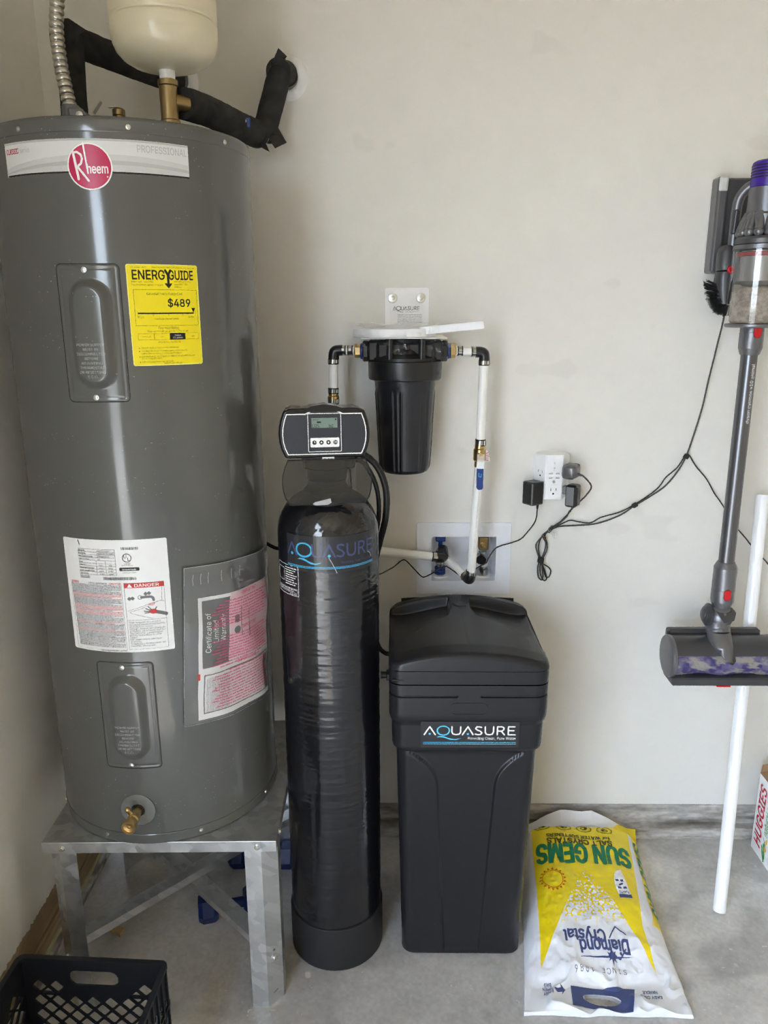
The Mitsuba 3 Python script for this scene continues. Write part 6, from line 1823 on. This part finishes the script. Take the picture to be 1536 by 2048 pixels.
# small brush tool clipped to the dock
bt2 = thing('brush_tool', 'small dark grey dusting brush with a red button clipped under the wall dock', 'brush tool')
q0, q1 = np.array([1.700, -0.066, 1.752]), np.array([1.6975, -0.074, 1.690])
part(bt2, 'collar', lathe([(0.0, 0.0), (0.014, 0.001), (0.0205, 0.008), (0.0225, 0.018), (0.0225, 0.052), (0.0215, 0.054), (0.0215, 0.062)], q0, q1 - q0, 32), 'm_iron_dark', 40)
part(bt2, 'release_button', lathe([(0.0095, -0.002), (0.0095, 0.002), (0.007, 0.0035), (0.0, 0.0035)], q1 + [0.006, -0.0215, 0.004], (0.25, -0.95, 0.1), 24), 'm_red', 30, label='red release button')
ring_ = lambda c, rx, ry, n=24: np.array([[c[0] + rx * math.cos(t), c[1] + ry * math.sin(t), c[2]] for t in np.linspace(0, 2 * PI, n, endpoint=False)])
noz = trimesh.convex.convex_hull(np.vstack([ring_((1.6975, -0.074, 1.690), 0.0212, 0.021), ring_((1.701, -0.078, 1.640), 0.0215, 0.020), ring_((1.703, -0.080, 1.612), 0.019, 0.018), np.array([[1.676, -0.062, 1.655], [1.676, -0.092, 1.655], [1.684, -0.070, 1.628], [1.684, -0.088, 1.628]])]))
part(bt2, 'nozzle', noz, 'm_iron_plastic', 40)
br = []
r = random.Random(31)
for i in range(420):
    u = r.random()
    p0 = np.array([1.672 + 0.046 * u, -0.078 + r.uniform(-0.017, 0.017), 1.660 - 0.052 * math.sin(min(1, u * 1.35) * PI / 2) + r.uniform(-0.002, 0.002)])
    ang_ = math.radians(-205 + 115 * u) if u < 0.75 else math.radians(-119 + 45 * (u - 0.75) / 0.25)
    dirv = np.array([math.cos(ang_), r.uniform(-0.12, 0.12), math.sin(ang_)])
    p1 = p0 + dirv * (0.0245 + r.uniform(-0.002, 0.001))
    br.append(rod(p0, p1, 0.00075, 0.00055, 4))
part(bt2, 'bristles', cat(br), 'm_rubber', False, kind='stuff', label='black bristles')

# ------------------------------------------------------------------ salt bag lying on the floor
BY0, BLEN = -0.655, 0.630


def bag_edges(v):
    xc = 1.3705 + 0.061 * v
    hw = 0.197 - 0.010 * v - 0.012 * np.sin(v * PI)
    return xc, hw


def bag_z(x, y):
    v = np.clip((y - BY0) / BLEN, 0, 1)
    xc, hw = bag_edges(v)
    a = np.clip(np.abs(x - xc) / hw, 0, 1)
    up = np.clip((v - 0.10) / 0.50, 0, 1)
    up = 1 - (1 - up) ** 1.9
    lift = np.clip((v - 0.10) / 0.06, 0, 1)
    up = up * lift * lift * (3 - 2 * lift)
    dn = np.clip((0.955 - v) / 0.085, 0, 1)
    dn = np.sqrt(np.clip(1 - (1 - dn) ** 2, 0, 1))
    prof_a = np.clip(1 - a ** 5.0, 0, 1) ** 0.75
    P_ = np.stack([x * 9, y * 9, x * 0], -1)
    Q_ = np.stack([x * 34 + y * 9, y * 22, x * 0 + 5], -1)
    G_ = np.stack([x * 115, y * 115, x * 0 + 2], -1)
    cr = np.abs(meshkit.fbm(np.stack([x * 11 - y * 6, y * 9 + x * 4, x * 0 + 1], -1), 3, 6) - 0.5)
    h = 0.094 * up * dn * prof_a * (0.90 + 0.22 * meshkit.fbm(P_, 2, 2)) + lift * dn * (0.007 * (meshkit.fbm(Q_, 3, 3) - 0.5) + 0.0024 * (meshkit.noise(G_, 4) - 0.5)) * prof_a
    flap = (1 - up) * (0.012 + 0.020 * meshkit.fbm(P_ * 1.3 + 3, 2, 7) - 0.012 * np.clip(cr / 0.12, 0, 1)) * (0.4 + 0.6 * prof_a)
    far = np.clip((v - 0.915) / 0.03, 0, 1)
    back = far * (0.062 + 0.034 * (v - 0.94) / 0.06 + 0.030 * (meshkit.fbm(P_ * 1.2 + 9, 2, 8) - 0.5)) * np.clip(1.25 - a, 0.40, 1)
    return np.maximum(h + flap, back * far) + 0.004


def edge_line(x0, y0, x1, y1):
    """Signed side of the line, positive to the right of the direction (x0, y0) -> (x1, y1)."""
    L_ = math.hypot(x1 - x0, y1 - y0)
    nx, ny = (y1 - y0) / L_, -(x1 - x0) / L_
    return lambda x, y: (x - x0) * nx + (y - y0) * ny


lA, lB = edge_line(1.232, -0.548, 1.246, -0.438), edge_line(1.246, -0.438, 1.289, -0.03)
rA, rB = edge_line(1.5125, -0.559, 1.509, -0.446), edge_line(1.509, -0.446, 1.585, -0.03)
tL, tR = edge_line(1.232, -0.548, 1.4005, -0.262), edge_line(1.5125, -0.559, 1.4045, -0.262)


def bag_col(p, n, uv):
    x, y = p.x, p.y
    white, yellow = c3((0.76, 0.78, 0.82)), c3((0.83, 0.66, 0.010))
    e = 0.0012
    inl = dr.select(y < -0.438, smoothstep(-e, e, lA(x, y)), smoothstep(-e, e, lB(x, y)))
    inr = dr.select(y < -0.446, smoothstep(e, -e, rA(x, y)), smoothstep(e, -e, rB(x, y)))
    tri_ = smoothstep(-e, e, tL(x, y)) * smoothstep(e, -e, tR(x, y)) * smoothstep(-0.262, -0.264, y)
    far = smoothstep(-0.076, -0.080, y)
    t = dr.clip((-0.262 - y) / 0.20, 0, 1)
    d1, d2, r_ = mikit.voronoi(x * 130, y * 130)
    dots = smoothstep(0.12 + 0.62 * t + 0.03, 0.12 + 0.62 * t - 0.05, d1 * (0.85 + 0.3 * r_) + 0.35 * (1 - t) * smoothstep(0.35, 0.75, r_))
    dots = dr.maximum(dots, smoothstep(0.80, 1.0, t))
    yel = inl * inr * far * (1 - tri_ * dots)
    # printed gusset on the right-hand side
    side = smoothstep(0.060, 0.054, p.z) * smoothstep(1.50, 1.53, x) * smoothstep(-0.44, -0.43, y)
    yel = dr.maximum(yel, side)
    lside = smoothstep(0.060, 0.054, p.z) * smoothstep(1.27, 1.25, x) * smoothstep(-0.52, -0.51, y)
    yel = dr.maximum(yel, lside * 0.0)
    return mix(white, yellow, yel)


pbr('m_bag', proc(bag_col), 0.30, spec=0.5, coat=0.25, coat_gloss=0.8)
sb = thing('salt_bag', 'plump yellow and white plastic bag of softener salt lying on the floor', 'bag')
nu, nv = 190, 300
a_ = np.sin(np.linspace(-PI / 2, PI / 2, nu))
a_ = 0.5 * a_ + 0.5 * np.linspace(-1, 1, nu)
v_s = np.linspace(0, 1, nv)
A_, V_ = np.meshgrid(a_, v_s, indexing='ij')
xc_, hw_ = bag_edges(V_)
X_ = xc_ + A_ * hw_
Y_ = BY0 + V_ * BLEN + 0.006 * (meshkit.fbm(np.stack([X_ * 14, V_ * 0, V_ * 0], -1), 2, 4) - 0.5) * np.exp(-V_ / 0.02) * 2
rr_ = np.clip((V_ - 0.965) / 0.035, 0, 1)
Y_ = Y_ + rr_ * 0.012 * (meshkit.fbm(np.stack([X_ * 11, V_ * 0, V_ * 0 + 8], -1), 2, 9) - 0.5) * 2
Z_ = bag_z(X_, BY0 + V_ * BLEN)
Z_[0, :] = Z_[-1, :] = np.minimum(Z_[0, :], 0.006)
Vt = np.stack([X_, Y_, Z_], -1).reshape(-1, 3)
i, j = np.meshgrid(np.arange(nu - 1), np.arange(nv - 1), indexing='ij')
q0 = (i * nv + j).ravel()
F = np.vstack([np.stack([q0, q0 + nv, q0 + nv + 1], 1), np.stack([q0, q0 + nv + 1, q0 + 1], 1)])
# grip hole in the flap
hx0, hy0 = 1.3645, -0.6185
ang_h = 0.12
ux, uy = (X_ - hx0), (BY0 + V_ * BLEN - hy0 + ang_h * (X_ - hx0))
inside = ((np.abs(ux) / 0.043) ** 2.4 + (np.abs(uy) / 0.0145) ** 2.0 < 1).ravel()
F = F[~inside[F].all(1)]
nb = len(Vt)
Vb = Vt.copy()
Vb[:, 2] = 0.0015
Fb = F[:, ::-1] + nb
bound = [k for k in range(nv)], [(nu - 1) * nv + k for k in range(nv)], [k * nv for k in range(nu)], [k * nv + nv - 1 for k in range(nu)]
Fs = []
for ids, flip in ((bound[0], 0), (bound[1], 1), (bound[2], 1), (bound[3], 0)):
    for a0, b0 in zip(ids[:-1], ids[1:]):
        t1, t2 = [a0, b0, b0 + nb], [a0, b0 + nb, a0 + nb]
        Fs += [t1[::-1], t2[::-1]] if flip else [t1, t2]
part(sb, 'bag', trimesh.Trimesh(np.vstack([Vt, Vb]), np.vstack([F, Fb, Fs]), process=False), 'm_bag', 50)


def bag_map(x0, y0, ang=0.0, off=0.0014, flip=True):
    """Print lies on the bag, upside down as the bag lies with its head towards the wall."""
    ca, sa = math.cos(math.radians(ang)), math.sin(math.radians(ang))

    def f(q):
        tx, ty = (-q[:, 0], -q[:, 1]) if flip else (q[:, 0], q[:, 1])
        x, y = x0 + ca * tx - sa * ty, y0 + sa * tx + ca * ty
        return np.stack([x, y, bag_z(x, y) + off + q[:, 2]], 1)
    return f


def bprint(items, mat, x0, y0, ang=0.0, name='lettering', edge=0.006, off=0.0014):
    return part(sb, name, warp(cat(items), bag_map(x0, y0, ang, off), edge), mat, False, kind='stuff')


fat = lambda t, d: [move(t, [k_ * d, j_ * d * 0.5, 0]) for k_, j_ in ((-1, 0), (0, -1), (0, 1), (1, 0))]
bprint(fat(text('SUN GEMS', 0.072, 0, 0, 0, width=0.262, align='c', bold=True, slant=0.06), 0.0022), 'm_print_green', 1.4150, -0.1800, -3.9)
bprint(fat(text('SALT CRYSTALS', 0.0205, 0, 0, 0, width=0.186, align='c', bold=True), 0.0006), 'm_ink_yellow', 1.4110, -0.1560, -4.5)
bprint(fat(text('for WATER SOFTENERS', 0.0140, 0, 0, 0, width=0.184, align='c', bold=True), 0.0003), 'm_ink_yellow', 1.4120, -0.1360, -4.5)
for k_, x_ in enumerate((1.315, 1.378, 1.437, 1.497)):
    o_ = sg.Point(0, 0).buffer(1, 20)
    e1_ = affinity.scale(o_, 0.0225, 0.0165)
    ring2 = e1_.difference(affinity.scale(o_, 0.0205, 0.0148))
    ring3 = affinity.scale(o_, 0.0185, 0.0130).difference(affinity.scale(o_, 0.0178, 0.0124))
    blob = affinity.scale(o_, 0.0100, 0.0070)
    bprint([poly(ring2), poly(ring3), poly(blob.difference(affinity.translate(affinity.scale(o_, 0.0045, 0.0035), 0.003 * (-1) ** k_, 0.001)))], 'm_ink_yellow', x_, -0.0945 - 0.0055 * k_, -4, 'round_mark')
sun = sg.Point(0, 0).buffer(0.0280, 24)
bprint([poly(affinity.scale(sun.difference(sg.Point(0, 0).buffer(0.0262, 24)), 1.0, 1.12))], 'm_sun_orange' if 'm_sun_orange' in scene else pbr('m_sun_orange', (0.55, 0.10, 0.008), 0.35, spec=0.4), 1.3050, -0.3090, 0, 'sun_ring')
rays = []
for k_ in range(18):
    t = 2 * PI * k_ / 18
    c_, s_ = math.cos(t), math.sin(t)
    rays.append(poly(sg.Polygon([(0.0300 * c_ - 0.0036 * s_, (0.0300 * s_ + 0.0036 * c_) * 1.12), (0.0300 * c_ + 0.0036 * s_, (0.0300 * s_ - 0.0036 * c_) * 1.12), (0.0370 * c_, 0.0370 * s_ * 1.12)])))
bprint(rays, 'm_sun_orange', 1.3050, -0.3090, 0, 'sun_rays')
bprint([poly(bar(-0.017, 0.030, 0.017, 0.041)), poly(affinity.rotate(bar(-0.006, -0.004, 0.006, 0.001), 20, origin=(0, 0)).union(bar(-0.012, 0.006, -0.003, 0.012)).union(bar(0.002, 0.006, 0.012, 0.012)).union(bar(-0.010, -0.016, -0.002, -0.009)).union(bar(0.002, -0.020, 0.010, -0.012)))], 'm_print_navy', 1.4850, -0.3330, 4, 'recycling_mark', off=0.0020)
bprint([poly(sg.Polygon([(-0.017, 0.041), (0.017, 0.041), (0.017, 0.0), (0.012, -0.024), (0.002, -0.045), (-0.017, -0.052)]))], 'm_print_white', 1.4850, -0.3330, 4, 'recycling_patch', off=0.0014)
bprint([text('PLASTIC', 0.0080, 0, 0.0195, 0, width=0.028, align='c', bold=True)], 'm_print_navy', 1.4850, -0.3330, 4, 'recycling_word', off=0.0020)
bprint(fat(text('Diamond', 0.0300, 0, 0, 0, width=0.122, align='c', bold=True), 0.0006), 'm_print_navy', 1.3980, -0.4890, 0)
bprint(fat(text('Crystal', 0.0280, 0, 0, 0, width=0.104, align='c', bold=True), 0.0006), 'm_print_navy', 1.3540, -0.4650, -3)
bprint([poly(line([(0.021, 0.006), (0.0, -0.023), (-0.021, 0.0)], 0.0028))], 'm_print_navy', 1.4360, -0.4780, 0, 'diamond_top')
bprint([poly(line([(-0.019, -0.012), (0.0, 0.010), (0.012, 0.0)], 0.0028))], 'm_print_navy', 1.4310, -0.5200, 0, 'diamond_foot')
star = []
for k_ in range(8):
    t = PI * k_ / 4
    rr2 = 0.0200 if k_ % 2 == 0 else 0.0150
    star.append(sg.Polygon([(rr2 * math.cos(t), rr2 * math.sin(t)), (0.0045 * math.cos(t + PI / 2), 0.0045 * math.sin(t + PI / 2)), (0.0045 * math.cos(t - PI / 2), 0.0045 * math.sin(t - PI / 2))]))
from shapely import union_all
bprint([poly(union_all(star + [sg.Point(0, 0).buffer(0.0085, 12)])), poly(sg.Polygon([(-0.052, 0.0), (0, 0.0022), (0.078, 0.0012), (0.078, -0.0002), (0, -0.0026)]))], 'm_print_navy', 1.4120, -0.5260, 1, 'star_mark')
bprint([text(c_, 0.0105, 0.0133 * k_ - 0.060, 0, 0, align='c') for k_, c_ in enumerate('SINCE 1886') if c_ != ' '], 'm_ink_grey', 1.3760, -0.5510, 0, 'year_lettering')
hp_ = sg.Polygon([(0.0675, -0.0320), (-0.0855, -0.0260), (-0.0635, 0.0370), (0.0725, 0.0200)]).difference(affinity.rotate(affinity.scale(sg.Point(0.0, 0.0015).buffer(1, 24), 0.0440, 0.0150), -6.8))
bprint([poly(hp_)], 'm_print_navy', 1.3645, -0.6170, 0, 'grip_patch', off=0.0016)
for s_, x_, y_ in (('EASY', 1.240, -0.6020), ('OPEN', 1.240, -0.5905), ('BAG', 1.242, -0.5795), ('EASY GRIP', 1.482, -0.6100), ('HANDLE', 1.484, -0.5960)):
    bprint([text(s_, 0.0088, 0, 0, 0, align='c', width=0.0058 * len(s_), bold=True)], 'm_print_navy', x_, y_, -2, 'small_lettering')
bprint([poly(sg.Polygon([(0.014, 0.000), (0.004, 0.008), (-0.008, 0.004), (-0.006, 0.011), (-0.016, -0.001), (-0.004, -0.009), (-0.006, -0.003), (0.004, 0.000)]))], 'm_print_navy', 1.266, -0.5980, 0, 'arrow_mark')
# dark green lettering and a star along the right-hand side
def side_map(q):
    y = -0.42 + q[:, 0]
    v = (y - BY0) / BLEN
    xc, hw = bag_edges(v)
    a = 0.985 - 0.40 * np.clip(q[:, 1] / 0.05, 0, 1) ** 2 * 0.35
    x = xc + hw * a
    return np.stack([x + 0.0025, y, bag_z(x, y) + 0.001], 1)


part(sb, 'side_lettering', warp(cat(text('SUN GEMS', 0.040, 0.02, 0.006, 0, width=0.29, bold=True)), side_map, 0.008), 'm_print_green', False, kind='stuff')


# ------------------------------------------------------------------ leaning pipe, carton, crate, dumbbells, chip
pa, pb = np.array([1.7610, -0.3260, 0.0045]), np.array([1.8890, -0.0185, 1.1020])
dpp = (pb - pa) / np.linalg.norm(pb - pa)
single('plastic_pipe', 'long white plastic pipe leaning against the back wall behind the vacuum', 'pipe', lathe([(0.0135, 0.0), (0.0165, 0.0), (0.0165, np.linalg.norm(pb - pa)), (0.0135, np.linalg.norm(pb - pa)), (0.0135, 0.0)], pa, dpp, 40, cap=False), 'm_pvc', 30)

cb = thing('diaper_carton', 'white cardboard carton with red and green print at the right edge, against the back wall', 'carton')
X0, X1, Y0_, Y1_, Zt = 1.9690, 2.3600, -0.3600, -0.0520, 0.2570
w_ = 0.004
walls = cat(box([X0, Y0_, 0.0], [X0 + w_, Y1_, Zt]), box([X1 - w_, Y0_, 0.0], [X1, Y1_, Zt]), box([X0, Y0_, 0.0], [X1, Y0_ + w_, Zt]), box([X0, Y1_ - w_, 0.0], [X1, Y1_, Zt]), box([X0, Y0_, 0.0], [X1, Y1_, w_]))
part(cb, 'body', walls, 'm_label_white', False)
lf = rot(box([X0, Y1_ - 0.003, Zt], [X1, Y1_, Zt + 0.120]), [1, 0, 0], -38, (X0, Y1_, Zt))
part(cb, 'flap', cat(rot(box([X0 + 0.001, Y1_ - 0.004, Zt], [X1, Y1_, Zt + 0.030]), [1, 0, 0], 10, (X0, Y1_, Zt))), 'm_cardboard', False, label='brown inner side of an open flap')
part(cb, 'flap', rot(box([X0, Y0_ + 0.002, Zt - 0.002], [X0 + 0.002, Y1_ - 0.002, Zt + 0.13]), [0, 1, 0], 70, (X0, 0, Zt)), 'm_cardboard', False)
CMp = plane_map([X0 - 0.0005, 0, 0], [0, -1, 0], [0, 0, 1])
bq = [text('HUGGIES', 0.036, -0.034 + 0.066, 0.030, 0.0006, ang=90, width=0.195, bold=True, slant=0.15)]
pbr('m_halo', (0.80, 0.50, 0.52), 0.4, spec=0.3)
pbr('m_brand_red', (0.48, 0.012, 0.035), 0.35, spec=0.4)
pbr('m_leaf', (0.035, 0.22, 0.055), 0.4, spec=0.3)
pbr('m_petal', (0.70, 0.42, 0.045), 0.4, spec=0.3)
prints([text('HUGGIES', 0.0375, 0.1045, 0.030, 0.0010, ang=90, width=0.195, bold=True, slant=0.18)], 'm_brand_red', cb, 'red_lettering', CMp, None)
halo = sg.Polygon([(0.062, 0.026), (0.108, 0.026), (0.104, 0.238), (0.064, 0.236)]).buffer(0.002)
prints([text('natural care', 0.0230, 0.1370, 0.090, 0.0008, ang=90, width=0.130, slant=0.15)], 'm_leaf', cb, 'green_lettering', CMp, None)
for pts, mat in (([(0.121, 0.062), (0.128, 0.060), (0.137, 0.020), (0.134, 0.014)], 'm_leaf'), ([(0.112, 0.050), (0.117, 0.048), (0.136, 0.010), (0.132, 0.006)], 'm_leaf'), ([(0.118, 0.080), (0.126, 0.070), (0.136, 0.052), (0.134, 0.060)], 'm_print_green'), ([(0.126, 0.050), (0.134, 0.058), (0.142, 0.050), (0.136, 0.042), (0.128, 0.042)], 'm_petal'), ([(0.132, 0.076), (0.138, 0.084), (0.142, 0.074), (0.138, 0.066)], 'm_petal')):
    prints([poly(sg.Polygon(pts).buffer(0.001), 0.0009)], mat, cb, 'leaf_picture', CMp, None)

# black crate at the lower left
ck = thing('milk_crate', 'black plastic crate with diamond shaped holes, on the floor in front of the stand', 'crate')
CX0, CX1, CY0, CY1, CZ = 0.0760, 0.3920, -1.0960, -0.7780, 0.2800
POST[ck] = lambda m: rot(m, [0, 0, 1], -2.6, (0.234, -0.778, 0))


def crate_wall(L_, handle=True):
    w = bar(0, 0, L_, CZ - 0.004)
    holes = []
    if handle:
        holes.append(rrect(L_ / 2 - 0.053, CZ - 0.066, L_ / 2 + 0.053, CZ - 0.028, 0.017))
    s = 0.0165
    pitch = 0.0385
    row = 0
    z = 0.034
    while z < CZ - 0.065:
        x = 0.030 + (pitch / 2 if row % 2 else 0)
        while x < L_ - 0.018:
            if not (handle and abs(x - L_ / 2) < 0.075 and z > CZ - 0.100):
                holes.append(sg.Polygon([(x - s, z), (x, z - s), (x + s, z), (x, z + s)]).buffer(-0.003).buffer(0.003))
            x += pitch
        z += pitch / 2
        row += 1
    for h_ in holes:
        w = w.difference(h_)
    clip = bar(0, 0, L_, CZ)
    return w.intersection(clip)


LX, LY = CX1 - CX0, CY1 - CY0
tk = 0.0045
part(ck, 'wall', warp(poly(crate_wall(LX), -tk, 0.0), plane_map([CX1, CY1, 0], [-1, 0, 0], [0, 0, 1])), 'm_crate', 25)
part(ck, 'wall', warp(poly(crate_wall(LX), -tk, 0.0), plane_map([CX0, CY0, 0], [1, 0, 0], [0, 0, 1])), 'm_crate', 25)
part(ck, 'wall', warp(poly(crate_wall(LY), -tk, 0.0), plane_map([CX0, CY1, 0], [0, -1, 0], [0, 0, 1])), 'm_crate', 25)
part(ck, 'wall', warp(poly(crate_wall(LY), -tk, 0.0), plane_map([CX1, CY0, 0], [0, 1, 0], [0, 0, 1])), 'm_crate', 25)
fl_ = bar(0, 0, LX, LY)
hs = []
row, y_ = 0, 0.03
while y_ < LY - 0.02:
    x_ = 0.03 + (0.0193 if row % 2 else 0)
    while x_ < LX - 0.02:
        hs.append(sg.Polygon([(x_ - 0.0135, y_), (x_, y_ - 0.0135), (x_ + 0.0135, y_), (x_, y_ + 0.0135)]))
        x_ += 0.0385
    y_ += 0.01925
    row += 1
part(ck, 'floor_grid', warp(poly(fl_.difference(union_all(hs)), 0.004, 0.010), plane_map([CX0, CY0, 0], [1, 0, 0], [0, 1, 0])), 'm_crate', 25)
ro = rrect(CX0 - 0.005, CY0 - 0.005, CX1 + 0.005, CY1 + 0.005, 0.016)
ri = rrect(CX0 + 0.006, CY0 + 0.006, CX1 - 0.006, CY1 - 0.006, 0.010)
part(ck, 'rim', poly(ro.difference(ri), CZ - 0.008, CZ), 'm_crate', 25)
for z0_, z1_ in ((CZ - 0.100, CZ - 0.094), (0.0, 0.008)):
    part(ck, 'band', poly(ro.difference(rrect(CX0, CY0, CX1, CY1, 0.010)), z0_, z1_), 'm_crate', 25)
for k_ in range(12):
    yy = CY0 + 0.012 + k_ * (LY - 0.024) / 11
    part(ck, 'rib', box([CX1 - 0.0005, yy - 0.0022, 0.004], [CX1 + 0.0045, yy + 0.0022, CZ - 0.006], 0.0006), 'm_crate', 25)
for k_ in range(9):
    xx = CX0 + 0.02 + k_ * (LX - 0.04) / 8
    part(ck, 'rib', box([xx - 0.002, CY0 - 0.0045, 0.004], [xx + 0.002, CY0 + 0.0005, CZ - 0.006], 0.0006), 'm_crate', 25)
part(ck, 'inner_rib', box([CX0 + 0.0045, CY1 - 0.11, 0.01], [CX0 + 0.009, CY1 - 0.106, CZ - 0.06], 0.0008), 'm_crate', 25)


def dumbbell(c0, c1, r_, lab):
    c0, c1 = np.array(c0, float), np.array(c1, float)
    d = (c1 - c0) / np.linalg.norm(c1 - c0)
    k = thing('dumbbell', lab, 'dumbbell', 'blue dumbbells under the stand')
    part(k, 'handle', rod(c0, c1, 0.0135, n=20), 'm_navy_vinyl', 30)
    for c, s in ((c0, -1), (c1, 1)):
        x, y, z = frame_of(d, (0, 0, 1))
        prof = []
        h = 0.026
        pts = []
        for rr3, hh in ((r_ * 0.80, -h), (r_, -h * 0.55), (r_, h * 0.55), (r_ * 0.80, h)):
            for q in range(6):
                t = PI / 6 + q * PI / 3
                pts.append(c + d * hh + (x * math.cos(t) + y * math.sin(t)) * rr3)
        part(k, 'head', trimesh.convex.convex_hull(np.array(pts)), 'm_navy_vinyl', 20)


R6 = 0.0400
dumbbell((0.366, -0.360, R6 * 0.868), (0.482, -0.330, R6 * 0.868), R6, 'dark blue hex dumbbell on the floor under the stand, the one nearer the camera')
dumbbell((0.408, -0.150, R6 * 0.868), (0.551, -0.150, R6 * 0.868), R6, 'dark blue hex dumbbell on the floor behind the stand, close to the back wall')
ch_ = trimesh.convex.convex_hull(np.array([[0.113, -0.412, 0.001], [0.136, -0.400, 0.001], [0.152, -0.406, 0.001], [0.147, -0.430, 0.001], [0.114, -0.414, 0.010], [0.136, -0.402, 0.012], [0.150, -0.407, 0.011], [0.146, -0.428, 0.010]]))
single('wood_chip', 'small scrap of pale wood on the floor under the stand', 'wood scrap', ch_, 'm_chip', 20)
